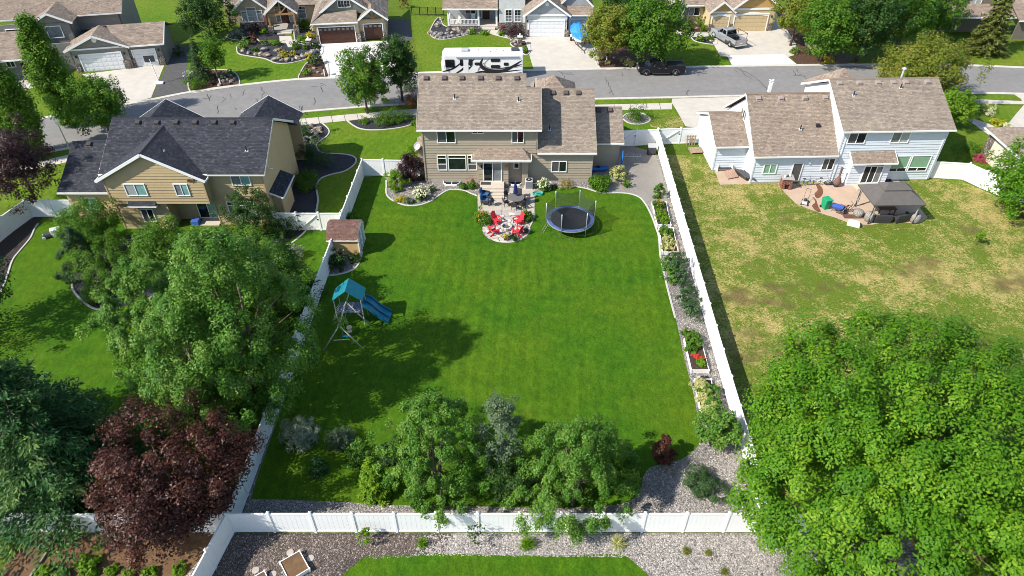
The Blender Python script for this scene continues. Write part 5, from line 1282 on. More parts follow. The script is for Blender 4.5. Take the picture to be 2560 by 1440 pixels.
for ix in range(4):
    for iy in range(2):
        X0 = -1.05+ix*.62; Y0 = 2.12+iy*.42
        pl = [(X0+random.uniform(0,.08),Y0+random.uniform(0,.05)),(X0+.55,Y0+random.uniform(-.04,.04)),(X0+.56,Y0+.36),(X0+.02,Y0+.37+random.uniform(-.04,.02))]
        MB().prism(pl, .018, .05).build('flagstone', M_flag[random.randrange(4)], fp)
t = thing('fire_pit', 'round stone fire pit between the four red chairs', 'fire pit', (fx,fy+.05,0))
for k in range(14):
    a = 2*PI*k/14; MB().cbox((.44*math.cos(a),.44*math.sin(a),.17),(.15,.185,.24),(0,0,a)).build('ring_block', M_flag[k % 4], t, bevel=.015)
MB().lathe([(.37,.08),(.37,.10)],16).build('ash_bed', mat('ash', (.10,.095,.09), .95, .4, 14), t)
def adirondack(x, y, rz, label):
    c = thing('adirondack_chair', label, 'chair', (x,y,0), rz, 'red chairs round the fire pit')
    for k in range(5): MB().cbox((-.2+.1*k,.02,.34),(.09,.56,.025),(rad(12),0,0)).build('seat_slat', M_redp, c)
    for k in range(5):
        h_ = .78-.05*abs(k-2); MB().cbox((-.21+.105*k,.42,.36+h_/2*.92),(.098,.025,h_),(rad(-22),0,0)).build('back_slat', M_redp, c)
    for s_ in (-1, 1):
        MB().cbox((s_*.34,.02,.56),(.15,.76,.03)).build('armrest', M_redp, c); MB().cbox((s_*.30,-.28,.28),(.04,.10,.56)).build('leg', M_redp, c); MB().bar((s_*.26,-.30,.36),(s_*.26,.62,.06),.04,.12).build('side_rail', M_redp, c); MB().cbox((s_*.32,.34,.30),(.04,.09,.52)).build('leg', M_redp, c)
for dx, dy, lb in ((-.86,.85,'red adirondack chair at the upper left of the fire pit'),(1.05,.75,'red adirondack chair at the upper right of the fire pit'),(-1.05,-.72,'red adirondack chair at the lower left of the fire pit'),(.98,-.78,'red adirondack chair at the lower right of the fire pit')):
    adirondack(fx+dx, fy+dy, math.atan2(dy, dx)-PI/2, lb)
def pot(x, y, r, h, label, lm, seed, m=None):
    t = thing('flower_pot', label, 'flower pot', (x,y,0)); MB().lathe([(r*.7,0),(r,h),(r*1.08,h),(r*.9,h-.03)],14).build('pot', m or M_dgrey, t, smooth=False)
    arr, _ = crown(seed, r*1.6, r*2.4, 12, 24, .09, shape='dome', cr=.4); me = leaves_mesh('foliage', *arr[:4], .6, arr[4]); me.materials.append(LM[lm]); link('foliage', me, None, t, loc=(0,0,h*.8))
# ------------------------------------------------------------------ vehicles
M_wpaint = mat('white gelcoat', (.82,.82,.80), .3, .03, 2, coat=.4); M_bpaint = mat('black car paint', (.006,.006,.008), .22, .1, 3, coat=.35, spec=.35); M_spaint = mat('silver car paint', (.42,.44,.46), .3, .04, 3, metal=.5, coat=.6)
M_tint = glass_mat('tinted vehicle glass', (.008,.009,.010), .08, .2); M_decal = mat('black swoosh vinyl', (.02,.02,.022), .4, .1, 4); M_gdecal = mat('grey swoosh vinyl', (.28,.28,.29), .4, .1, 4)
M_rlight = mat('red tail lamp', (.35,.01,.01), .25, .1, 6); M_hlight = mat('clear head lamp', (.6,.62,.65), .15, .05, 6); M_tarp = mat('bright blue tarpaulin', (.035,.24,.62), .55, .15, 2.5, .4, bscale=5)
def wheel(t, x, y, r, w, side, rim=None):
    """axle along y"""
    q = MB(); n = 20
    prof = [(r*.62,-w/2),(r*.93,-w/2),(r,-w/2+.04),(r,w/2-.04),(r*.93,w/2),(r*.62,w/2)]
    vs = []; fs = []
    for rr, yy in prof:
        for k in range(n): a = 2*PI*k/n; vs.append((x+rr*math.cos(a), y+yy, r+rr*math.sin(a)))
    for i in range(len(prof)-1):
        for k in range(n): fs.append((i*n+k,i*n+(k+1)%n,(i+1)*n+(k+1)%n,(i+1)*n+k))
    wq = q.add(vs, fs).build('wheel', M_rub, t)
    q = MB(); yo = y + side*(w/2-.03)
    q.ext([(x+r*.62*math.cos(2*PI*k/n), yo, r+r*.62*math.sin(2*PI*k/n)) for k in range(n)], (0,-side*.04,0)); q.build('rim', rim or M_dgrey, wq)
    for k in range(5):
        a = 2*PI*k/5; MB().bar((x,yo+side*.012,r),(x+r*.58*math.cos(a),yo+side*.012,r+r*.58*math.sin(a)),.07,.03).build('spoke', M_chrome, wq)
def pickup(label, loc_, rz, paint, rack=False):
    """front towards -x, length 5.85"""
    t = thing('pickup_truck', label, 'pickup truck', loc_, rz)
    Ln, W = 5.85, 1.0
    def sect(x, zb, zt, w, tw): return [(x,-w,zb),(x,w,zb),(x,w,zt-.12),(x,tw,zt),(x,-tw,zt),(x,-w,zt-.12)]
    body = MB().loft([sect(-2.92,.55,.95,.86,.80),sect(-2.85,.42,1.10,.95,.88),sect(-2.3,.36,1.18,1.0,.92),sect(-1.25,.36,1.20,1.0,.93),sect(.6,.36,1.20,1.0,.95)])
    body.build('body', paint, t, bevel=.03)
    # bed: floor, sides, tailgate
    MB().box(.6,-.98,.40,2.90,.98,.72).build('bed_floor', paint if not rack else M_dgrey, t, bevel=.02)
    for s_ in (-1, 1): MB().box(.6,s_*.99-(.16 if s_ > 0 else 0),.70,2.90,s_*.99+(.16 if s_ < 0 else 0),1.22).build('bed_side', paint, t, bevel=.03)
    MB().box(2.80,-.84,.62,2.92,.84,1.22).build('tailgate', paint, t, bevel=.02); MB().box(2.90,-.95,.42,3.02,.95,.62).build('rear_bumper', M_chrome, t, bevel=.03); MB().box(-3.0,-.92,.42,-2.88,.92,.62).build('front_bumper', M_dgrey, t, bevel=.03)
    if not rack: MB().box(.62,-.86,1.20,2.84,.86,1.25).build('bed_cover', M_rub, t, bevel=.02)
    cab = MB().loft([[(-1.35,-.93,1.18),(-1.35,.93,1.18),(.62,.93,1.18),(.62,-.93,1.18)],[(-.55,-.76,1.80),(-.55,.76,1.80),(.42,.76,1.80),(.42,-.76,1.80)],[(-.48,-.70,1.84),(-.48,.70,1.84),(.36,.70,1.84),(.36,-.70,1.84)]]); cab.build('cab', paint, t, bevel=.03)
    q = MB(); q.ext([(-1.27,-.80,1.25),(-1.27,.80,1.25),(-.66,.68,1.73),(-.66,-.68,1.73)],(-.03,0,.035)); q.build('windscreen', M_tint, t)
    q = MB(); q.ext([(.60,-.76,1.27),(.60,.76,1.27),(.47,.66,1.72),(.47,-.66,1.72)],(.035,0,.01)); q.build('rear_window', M_tint, t)
    for s_ in (-1, 1):
        for a in ([(-1.12,1.26),(-.32,1.26),(-.32,1.72),(-.60,1.72)],[(-.26,1.26),(.48,1.26),(.38,1.72),(-.26,1.72)]):
            q = MB(); pts = [(x, s_*(.918-(z-1.18)*.27), z) for x, z in a]; q.ext(pts,(0,s_*.012,.004)); q.build('side_window', M_tint, t)
        MB().box(-1.12,s_*1.02-.07,1.18,-.92,s_*1.10+.03 if s_ > 0 else s_*1.10+.11,1.36).build('mirror', M_dgrey, t, bevel=.03)
        for x in (-1.95,1.75): wheel(t, x, s_*.86, .40, .27, s_)
        for x in (-1.95,1.75):
            q = MB(); n = 9; arc = [(x+.50*math.cos(PI*k/n), s_*1.0, .40+.50*math.sin(PI*k/n)) for k in range(n+1)]
            q.ext(arc + [(x-.42*math.cos(PI*k/n)*-1 if False else x-.42+.84*k/n, s_*1.0, .40+.42*math.sin(PI*k/n)) for k in range(n+1)],(0,s_*.025,0)); q.build('wheel_arch', M_dgrey, t)
        MB().box(2.86,s_*.90-.06,.78,2.93,s_*.90+.06,1.14).build('tail_light', M_rlight, t); MB().box(-2.95,s_*.72-.15,.86,-2.86,s_*.72+.15,1.02).build('headlight', M_hlight, t)
        MB().box(-.45,s_*1.0-.015,.98,-.30,s_*1.0+.015,1.02).build('door_handle', M_chrome, t); MB().box(.35,s_*1.0-.015,.98,.50,s_*1.0+.015,1.02).build('door_handle', M_chrome, t); MB().box(-1.2,s_*1.04-.06,.34,1.05,s_*1.04+.06,.40).build('side_step', M_dgrey, t)
    MB().box(-2.95,-.52,.68,-2.90,.52,1.0).build('grille', M_dgrey, t); MB().box(2.92,-.2,.66,2.95,.2,.8).build('number_plate', M_trim, t)
    if rack:
        for s_ in (-1, 1):
            MB().tube([(2.75,s_*.86,1.2),(2.75,s_*.86,1.95)],.03,6).build('rack_post', M_black, t); MB().tube([(.85,s_*.86,1.2),(.85,s_*.86,1.95)],.03,6).build('rack_post', M_black, t); MB().tube([(.6,s_*.86,1.95),(2.8,s_*.86,1.95)],.03,6).build('rack_rail', M_black, t)
        for x in (.85,2.75): MB().tube([(x,-.86,1.95),(x,.86,1.95)],.03,6).build('rack_bar', M_black, t)
        MB().box(.75,-.7,.72,1.4,.7,1.15).build('tool_box', M_black, t, bevel=.03)
    return t
pickup('black pickup truck parked at the far kerb', (18.85,84.35,0), 0, M_bpaint)
p = pickup('silver pickup truck with ladder rack on the tan driveway', (30.0,95.1,0), rad(-68), M_spaint, True)

# motorhome: front towards -x, seen from its near side (-y)
t = thing('motorhome', 'white motorhome with black swoosh graphics parked at the kerb', 'motorhome', (-3.7,83.6,0), rad(1.5))
Lh, W = 5.05, 1.22
sec = lambda x, zb, zt, w, r: [(x,-w,zb),(x,w,zb),(x,w,zt-r),(x,w-r,zt),(x,-w+r,zt),(x,-w,zt-r)]
MB().loft([sec(-Lh,.55,2.2,1.05,.3),sec(-Lh+.12,.42,2.85,1.18,.3),sec(-Lh+.45,.40,3.15,W,.16),sec(Lh-.08,.40,3.15,W,.12),sec(Lh,.45,3.08,1.18,.12)]).build('body', M_wpaint, t, bevel=.05)
def side_poly(pts, m, name, o=.004, th=.010): 
    q = MB(); q.ext([(x, -W-o, z) for x, z in pts],(0,-th,0)); return q.build(name, m, t)
def rnd(x0, x1, z0, z1, r=.09): return [(x0+r,z0),(x1-r,z0),(x1,z0+r),(x1,z1-r),(x1-r,z1),(x0+r,z1),(x0,z1-r),(x0,z0+r)]
for x0, x1, z0, z1 in ((-4.55,-3.40,1.55,2.55),(-2.75,-2.35,1.75,2.55),(-1.65,-1.20,1.75,2.55),(-.95,-.25,1.80,2.15),(1.05,2.2,2.20,2.60),(1.05,2.2,1.42,1.80),(2.65,3.25,1.70,2.10)): side_poly(rnd(x0,x1,z0,z1), M_tint, 'side_window', .028, .014)
q = MB(); q.ext([(-Lh+.02,-.98,1.45),(-Lh+.02,.98,1.45),(-Lh+.14,1.08,2.62),(-Lh+.14,-1.08,2.62)],(-.06,0,.01)); q.build('windscreen', M_tint, t)
def swoosh(pts, w0, w1, m):
    s2 = spline(pts, False, 8); n = len(s2); up = []; dn = []
    for i, p in enumerate(s2):
        a, b = Vector(s2[max(0,i-1)]), Vector(s2[min(n-1,i+1)]); d = (b-a).normalized(); nn = Vector((-d.y,d.x)); k = i/(n-1)
        w = (w0 + (w1-w0)*math.sin(PI*k)**.8)/2; up.append((p[0]+nn.x*w,p[1]+nn.y*w)); dn.append((p[0]-nn.x*w,p[1]-nn.y*w))
    return side_poly(up + dn[::-1], m, 'swoosh_graphic', .006 + .004*random.random(), .008)
for pts, w, m in (([(-5.0,1.05),(-4.2,1.2),(-3.3,1.6),(-2.0,2.6)],.13,M_decal),([(-3.6,.62),(-2.6,1.2),(-1.8,1.9),(-.9,2.62)],.16,M_decal),([(-2.3,.55),(-2.0,1.1),(-1.3,1.7)],.18,M_decal),([(.1,2.65),(-.2,1.9),(.3,1.35),(1.6,1.12),(3.0,1.35),(4.9,1.85)],.34,M_decal),([(1.2,.95),(2.5,1.05),(3.6,1.5),(4.9,2.35)],.24,M_decal),([(.9,2.62),(.3,2.0),(.6,1.5),(2.2,1.25),(4.9,1.6)],.10,M_gdecal),([(-1.5,.55),(-.2,.95),(1.5,.85),(4.9,1.15)],.16,M_decal),([(-3.0,.6),(-1.0,.75),(1.0,.6)],.10,M_gdecal),([(2.3,.55),(3.6,.62),(4.9,.82)],.10,M_decal),([(-.6,1.0),(-.3,1.5),(.2,2.1)],.14,M_gdecal)): swoosh(pts, .03, w*1.55, m)
MB().box(-3.2,-W-.16,2.78,4.5,-W-.02,2.92).build('awning_roll', M_lgrey, t, bevel=.03)
MB().box(-2.35,-W-.02,.55,-1.72,-W-.002,2.62).build('entry_door', M_wpaint, t)
for x in (-2.6,3.6): MB().box(x,-.4,3.15,x+.95,.4,3.42).build('roof_air_conditioner', M_dgrey if x > 0 else M_lgrey, t, bevel=.08)
for x, y in ((-.9,.2),(.6,-.4),(1.4,.3),(2.2,-.1)): MB().box(x,y-.2,3.15,x+.4,y+.2,3.27).build('roof_hatch', M_wpaint, t, bevel=.03)
MB().tube([(4.8,.3,3.15),(4.8,.3,3.4)],.05,6).build('roof_vent', M_wpaint, t)
for s_ in (-1, 1):
    for x in (-3.7,2.2): wheel(t, x, s_*1.05, .46, .28, s_)
    MB().box(-Lh-.02,s_*.8-.18,.75,-Lh+.06,s_*.8+.18,.95).build('headlight', M_hlight, t)
    MB().box(-4.75,s_*1.42-.10,1.5,-4.62,s_*1.42+.10,2.0).build('mirror', M_wpaint, t, bevel=.03)
    MB().box(Lh-.02,s_*.95-.1,.9,Lh+.02,s_*.95+.1,1.3).build('tail_light', M_rlight, t)

# boat under a blue cover on its trailer, bow towards the street
t = thing('boat', 'motor boat under bright blue tarpaulin on the driveway', 'boat', (9.25,94.7,0), rad(-88))
rg = []
for x, w, zb, zt in ((-2.7,.95,.75,1.45),(-1.0,1.08,.62,1.5),(.8,1.0,.62,1.55),(2.0,.62,.75,1.6),(2.75,.08,1.15,1.6)): rg.append([(x,-w,zt),(x,-w*.75,zb+.12),(x,0,zb),(x,w*.75,zb+.12),(x,w,zt)])
MB().loft(rg).build('hull', M_wpaint, t, bevel=.03)
rg = []
for x, w, zt, zr in ((-2.75,1.0,1.42,1.95),(-1.0,1.13,1.47,2.25),(.2,1.10,1.5,2.1),(.9,1.03,1.52,1.75),(2.0,.66,1.57,1.72),(2.8,.1,1.57,1.64)): rg.append([(x,-w,zt-.22),(x,-w*.98,zt+.06),(x,-w*.4,zr-.07),(x,0,zr),(x,w*.4,zr-.07),(x,w*.98,zt+.06),(x,w,zt-.22)])
MB().loft(rg).build('cover', M_tarp, t)
MB().tube([(-1.2,-1.05,1.45),(-1.5,-1.0,2.5),(-1.5,1.0,2.5),(-1.2,1.05,1.45)],.04,6).build('wake_tower', M_black, t)
tr = thing('boat_trailer', 'black boat trailer beneath the covered boat', 'trailer', (9.25,94.7,0), rad(-88))
for s_ in (-1, 1):
    MB().bar((-2.6,s_*.75,.5),(1.6,s_*.6,.5),.09,.1).build('frame_rail', M_dgrey, tr); MB().bar((1.6,s_*.6,.5),(3.3,0,.48),.09,.1).build('frame_rail', M_dgrey, tr); wheel(tr, -.9, s_*1.0, .33, .2, s_); MB().box(-1.35,s_*1.0-.13,.68,-.45,s_*1.0+.13,.72).build('mudguard', M_wpaint, tr)
MB().bar((3.2,0,.46),(4.2,0,.45),.08,.08).build('tongue', M_dgrey, tr); MB().bar((2.9,0,.5),(2.9,0,1.2),.07,.07).build('winch_post', M_dgrey, tr); MB().tube([(3.8,.0,0),(3.8,0,.6)],.035,6).build('jack', M_steel, tr)
# motorbike at far left porch
def bike(name, label, cat, x, y, rz, col, small=True, lean=0, group=None):
    t = thing(name, label, cat, (x,y,0), rz, group); r = .33
    if lean: t.rotation_euler = (lean,0,rz)
    for wx in (-.52,.52):
        w = MB().tube([(wx+r*math.cos(2*PI*k/20),0,r+.02+r*math.sin(2*PI*k/20)) for k in range(21)],.022 if small else .06,6,cap=False).build('wheel', M_rub, t)
        MB().tube([(wx,-.06,r+.02),(wx,.06,r+.02)],.03,6).build('hub', M_chrome, w)
        for k in range(6):
            a = PI*k/6; MB().bar((wx-r*math.cos(a),0,r+.02-r*math.sin(a)),(wx+r*math.cos(a),0,r+.02+r*math.sin(a)),.006,.006).build('spoke', M_chrome, w)
    q = MB()
    for a, b in (((-.52,0,.35),(-.12,0,.32)),((-.12,0,.32),(-.25,0,.78)),((-.25,0,.78),(.36,0,.80)),((-.12,0,.32),(.38,0,.72)),((-.52,0,.35),(-.25,0,.74)),((.52,0,.35),(.34,0,.92))): q.tube([a,b],.02 if small else .05,6)
    q.build('frame', col, t)
    MB().cbox((-.28,0,.90),(.26,.12,.06)).build('saddle', M_rub, t, bevel=.02); MB().tube([(-.25,0,.78),(-.28,0,.88)],.014,5).build('seat_post', M_chrome, t); MB().tube([(.30,-.28,1.02),(.33,0,.96),(.30,.28,1.02)],.014,6).build('handlebar', M_black, t); MB().bar((-.12,-.14,.22),(-.12,.14,.42),.03,.03).build('pedals', M_black, t)
    if not small: MB().cbox((0,0,.5),(.5,.26,.35)).build('engine', M_dgrey, t, bevel=.04); MB().cbox((.1,0,.86),(.45,.24,.2)).build('tank', col, t, bevel=.05)
    return t
m0 = G(66,205); bike('motorcycle', 'black motorcycle in the shade at the far left porch', 'motorcycle', m0[0], m0[1], .4, M_bpaint, False)
# ------------------------------------------------------------------ plants
def leaf_mat(name, cols, trans=.30, rough=.5, spec=.16):
    m, nt, b = nt_new(name)
    at = N(nt, 'ShaderNodeAttribute', attribute_name='rnd')
    c = ramp(nt, at.outputs['Fac'], [(i/(len(cols)-1), k) for i, k in enumerate(cols)])
    nt.links.new(c, b.inputs['Base Color']); setin(b, Roughness=rough); b.inputs['Specular IOR Level'].default_value = spec
    t = N(nt, 'ShaderNodeBsdfTranslucent'); nt.links.new(mixc(nt, 1.0, c, (1.5,1.45,.6), 'MULTIPLY'), t.inputs['Color'])
    mx = N(nt, 'ShaderNodeMixShader'); mx.inputs[0].default_value = trans
    nt.links.new(b.outputs[0], mx.inputs[1]); nt.links.new(t.outputs[0], mx.inputs[2]); nt.links.new(mx.outputs[0], nt.nodes['Material Output'].inputs['Surface'])
    return m
LM = {
 'maple': leaf_mat('bright maple leaves', [(.036,.118,.005),(.066,.180,.008),(.105,.235,.011),(.20,.31,.02)]),
 'green': leaf_mat('green leaves', [(.034,.105,.008),(.060,.150,.011),(.095,.195,.016),(.15,.24,.03)]),
 'birch': leaf_mat('birch leaves', [(.040,.125,.010),(.070,.180,.016),(.115,.235,.026),(.22,.33,.07)], .28, .45, .25),
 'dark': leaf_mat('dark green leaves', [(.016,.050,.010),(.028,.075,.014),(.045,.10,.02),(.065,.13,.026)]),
 'poplar': leaf_mat('poplar leaves', [(.04,.11,.010),(.07,.165,.014),(.11,.21,.018),(.20,.29,.03)]),
 'spruce': leaf_mat('blue spruce needles', [(.011,.048,.016),(.024,.082,.025),(.048,.125,.034),(.14,.225,.055)], .2),
 'fir': leaf_mat('olive fir needles', [(.05,.065,.012),(.09,.11,.02),(.14,.155,.035)], .12),
 'juniper': leaf_mat('juniper needles', [(.025,.060,.020),(.045,.095,.03),(.075,.13,.05)], .12),
 'plum': leaf_mat('purple plum leaves', [(.022,.008,.007),(.045,.014,.011),(.085,.027,.018),(.14,.062,.042)], .25, .4, .3),
 'purple': leaf_mat('dark purple leaves', [(.016,.008,.010),(.035,.015,.018),(.06,.028,.03),(.10,.055,.055)], .25, .4, .25),
 'copper': leaf_mat('copper leaves', [(.05,.016,.010),(.10,.035,.02),(.15,.06,.035)], .2, .4),
 'silver': leaf_mat('silver leaves', [(.14,.19,.12),(.24,.29,.19),(.36,.40,.29)], .2),
 'grey': leaf_mat('grey green leaves', [(.06,.10,.05),(.10,.15,.075),(.15,.20,.11)], .2),
 'locust': leaf_mat('yellowing locust leaves', [(.08,.140,.014),(.14,.185,.02),(.20,.22,.03),(.25,.185,.045)]),
 'lime': leaf_mat('lime leaves', [(.08,.185,.012),(.13,.25,.016),(.19,.30,.02)]),
 'yellow': leaf_mat('yellow leaves', [(.30,.29,.02),(.42,.38,.025),(.52,.46,.06)]),
 'cream': leaf_mat('cream flower heads', [(.42,.43,.22),(.62,.60,.42),(.75,.74,.62)], .15),
 'varieg': leaf_mat('cream variegated leaves', [(.22,.27,.08),(.40,.40,.15),(.55,.52,.26)], .2),
 'rust': leaf_mat('rusty autumn leaves', [(.12,.045,.016),(.20,.085,.025),(.14,.10,.03)], .2),
 'red': leaf_mat('red flowers', [(.45,.03,.02),(.55,.08,.03),(.40,.02,.05)], .15),
 'orange': leaf_mat('orange flowers', [(.55,.20,.03),(.50,.11,.03),(.55,.32,.05)], .15),
 'pink': leaf_mat('magenta flowers', [(.33,.03,.08),(.42,.06,.13),(.28,.03,.06)], .15),
 'lilac': leaf_mat('lilac flowers', [(.28,.26,.45),(.36,.34,.52),(.44,.42,.58)], .15),
 'straw': leaf_mat('straw stems', [(.26,.22,.09),(.34,.28,.12),(.20,.20,.06)], .15),
}
M_barkt = mat('tree bark', (.115,.085,.062), .9, .3, 6, .6, bscale=18)
M_barkw = mat('tan birch bark', (.13,.10,.075), .8, .25, 5, .3, bscale=14)

M_barka = mat('white aspen bark', (.55,.53,.48), .8, .2, 5, .3, bscale=14)
def leaves_mesh(name, pos, nrm, tan, size, aspect, rnd, fold=.18):
    """one folded four-corner leaf for every position"""
    n = len(pos)
    nrm = nrm / (np.linalg.norm(nrm, axis=1, keepdims=True) + 1e-9)
    tan = tan - nrm * np.sum(tan*nrm, axis=1, keepdims=True); tan = tan / (np.linalg.norm(tan, axis=1, keepdims=True) + 1e-9)
    bit = np.cross(nrm, tan)
    s = size[:, None]; w = s * aspect
    A = pos - tan*s*.5; C = pos + tan*s*.5
    B = pos + bit*w*.5 + nrm*w*fold; Dq = pos - bit*w*.5 + nrm*w*fold
    co = np.stack([A, B, C, Dq], axis=1).reshape(-1, 3).astype(np.float32)
    b = np.arange(n)*4
    idx = np.stack([b, b+1, b+2, b, b+2, b+3], axis=1).reshape(-1).astype(np.int32)
    me = D.meshes.new(name)
    me.vertices.add(n*4); me.vertices.foreach_set('co', co.ravel())
    me.loops.add(n*6); me.loops.foreach_set('vertex_index', idx)
    me.polygons.add(n*2); me.polygons.foreach_set('loop_start', np.arange(0, n*6, 3, dtype=np.int32))
    me.update(calc_edges=True)
    a = me.attributes.new('rnd', 'FLOAT', 'FACE'); a.data.foreach_set('value', np.repeat(rnd, 2).astype(np.float32))
    return me
def unit(rs, n):
    v = rs.normal(size=(n, 3)); return v / np.linalg.norm(v, axis=1, keepdims=True)
def lump(dirs, rs, k=5, amp=.25):
    """uneven outline: sum of a few directional bumps"""
    f = np.ones(len(dirs))
    for _ in range(k):
        a = unit(rs, 1)[0]; p = rs.uniform(2, 5)
        f += amp * (np.clip(dirs @ a, 0, 1)**p) * rs.choice([-1, 1])
    return f
def crown(seed, R, Hc, clumps, per, leaf=.16, aspect=.6, cr=.22, droop=0.0, elong=1.0, shape='round', shell=.55, tilt=(.45,.8,.55), lumps=.25, hang=0, cn=.9, spikes=.07, cap=0.0, jit=.10, taper=0):
    """returns (leaf mesh arrays, clump centres); crown base at z=0, top at z=Hc"""
    rs = np.random.RandomState(seed)
    # evenly spread directions (golden spiral) with jitter, so that the crown has no accidental holes
    i_ = np.arange(clumps) + .5; zz = (1 - 2*i_/clumps) if shape != 'round' else (1 - 1.88*i_/clumps)
    ph = i_*2.399963 + rs.rand()*6.28; q_ = np.sqrt(np.maximum(0, 1-zz*zz))
    d = np.stack([q_*np.cos(ph), q_*np.sin(ph), zz], 1) + rs.normal(size=(clumps,3))*jit; d /= np.linalg.norm(d, axis=1, keepdims=True)
    nC = clumps; us = (rs.permutation(clumps) + rs.rand(clumps))/clumps; ths = np.argsort(us)*0 + i_*2.399963*1.0 + rs.normal(size=clumps)*.25
    rr = shell + (1-shell) * rs.rand(nC)**.55
    inner = rs.rand(nC) < .30; rr[inner] = rs.uniform(.2, .8, inner.sum()); tips = rs.rand(nC) < spikes; rr[tips] = rs.uniform(1.04, 1.22, tips.sum())
    f = lump(d, rs, 7, lumps)
    if shape == 'round':
        c = d * (rr*f)[:, None] * np.array([R, R, Hc*.5]); c[:, 2] += Hc*.5
    elif shape == 'dome':      # broad low crown, flat underside
        c = d * (rr*f)[:, None] * np.array([R, R, Hc*.75]); c[:, 2] = np.abs(c[:, 2]) + Hc*.16
    elif shape == 'column':
        z = us; prof = np.clip(np.sin(np.pi*(z*.86+.1))**.7, .12, 1)
        th = ths
        c = np.stack([np.cos(th)*R*prof*rr*f, np.sin(th)*R*prof*rr*f, z*Hc], 1)
    elif shape == 'cone':
        z = us**1.4; prof = (1-z)**.85*.95+.05
        th = ths
        c = np.stack([np.cos(th)*R*prof*rr*f, np.sin(th)*R*prof*rr*f, z*Hc], 1)
    elif shape == 'egg':
        z = us; prof = np.sin(np.pi*np.clip(z*.88+.06, 0, 1)**.72)**.8
        th = ths
        c = np.stack([np.cos(th)*R*prof*rr*f, np.sin(th)*R*prof*rr*f, z*Hc], 1)
    if taper: c[:, :2] *= (1 + taper*.45 - taper*np.clip(c[:, 2:]/Hc, 0, 1))
    crad = R*cr*rs.uniform(.65, 1.35, nC)
    cl_r = rs.rand(nC)
    P, Nn, T, S, Rn = [], [], [], [], []
    mid = np.array([0, 0, Hc*.42])
    for i in range(nC):
        k = max(4, int(per*rs.uniform(.7, 1.3)))
        out = c[i] - mid; out = out/(np.linalg.norm(out)+1e-6)
        v = unit(rs, k) * (rs.rand(k)**.45)[:, None]
        ax = out*.55 + np.array([0, 0, 1.0-droop*2.2]); ax = ax/np.linalg.norm(ax)
        if cap:
            f_ = (v @ ax < 0) & (rs.rand(k) < cap); v[f_] -= 2*np.outer(v[f_] @ ax, ax)
        al = v @ ax
        v = v + np.outer(al*(elong-1), ax)
        if hang:   # weeping sprays below the clump
            t = rs.rand(k)**1.2
            v = v*(.55) + np.outer(t*hang, out*np.array([.55,.55,0]) + np.array([0,0,-1.0]))
        p = c[i] + v*crad[i]
        P.append(p)
        nv = out*tilt[0] + np.array([0, 0, tilt[1]]) + rs.normal(size=(k, 3))*tilt[2] + v*cn
        Nn.append(nv)
        tv = rs.normal(size=(k, 3)) + out*.6 + np.array([0, 0, -droop*2.0])
        T.append(tv)
        S.append(leaf*rs.uniform(.65, 1.35, k))
        Rn.append(np.clip(.5*cl_r[i] + .5*rs.rand(k) + .0, 0, 1))
    P = np.concatenate(P); P[:, 2] = np.maximum(P[:, 2], .02-0*P[:, 2])
    return (P, np.concatenate(Nn), np.concatenate(T), np.concatenate(S), np.concatenate(Rn)), c
def limbs_mb(c, zc, trunk_r, seed, n=14, stems=1, spread=.0, lean=(0,0)):
    """tapered trunk(s) and limbs reaching to some clump centres (crown base sits at height zc)"""
    rs = random.Random(seed); mb = MB()
    top = max(c[:, 2])*.72
    tops = []
    for s in range(stems):
        a = 2*PI*s/max(1, stems)+.6; sx, sy = spread*math.cos(a), spread*math.sin(a)
        pts = []; rr = []
        for i in range(6):
            t = i/5
            pts.append((sx*(.12+t)+lean[0]*t+rs.uniform(-.08,.08)*t, sy*(.12+t)+lean[1]*t+rs.uniform(-.08,.08)*t, (zc+top)*t))
            rr.append(trunk_r*(1.25 if i == 0 else 1-.78*t))
        mb.tube(pts, rr, 8); tops.append(pts)
    idx = list(range(len(c))); rs.shuffle(idx)
    for j in idx[:n]:
        q = Vector(c[j]) + Vector((0,0,zc))
        pts = min(tops, key=lambda p: (Vector(p[-1])-q).length)
        h = max(.35, min(.92, (q.z*.62)/(zc+top)))
        k = h*5; i0 = min(int(k), 4); st = Vector(pts[i0]).lerp(Vector(pts[i0+1]), k-i0)
        m = st.lerp(q, .55) + Vector((rs.uniform(-.2,.2), rs.uniform(-.2,.2), rs.uniform(.05,.35)))
        mb.tube([st, m, q], [trunk_r*.28, trunk_r*.15, trunk_r*.04], 5)
    return mb
TREE_STATS = [0]
def tree(name, label, loc, h, R, lm, seed, trunk_h=None, trunk_r=None, clumps=90, per=120, leaf=.18, cat='tree', group=None, stems=1, spread=0, barkm=None, limbs=14, **kw):
    th = trunk_h if trunk_h is not None else h*.22
    arr, c = crown(seed, R, h-th, clumps, per, leaf, **kw)
    root = thing(name, label, cat, loc, 0, group)
    me = leaves_mesh('crown', arr[0], arr[1], arr[2], arr[3], kw.get('aspect', .6), arr[4]); me.materials.append(LM[lm])
    TREE_STATS[0] += len(arr[0])*2
    o = link('crown', me, None, root, loc=(0,0,th))
    limbs_mb(c, th, trunk_r or max(.05, h*.018), seed, limbs, stems, spread).build('trunk', barkm or M_barkt, root, smooth=True)
    return root
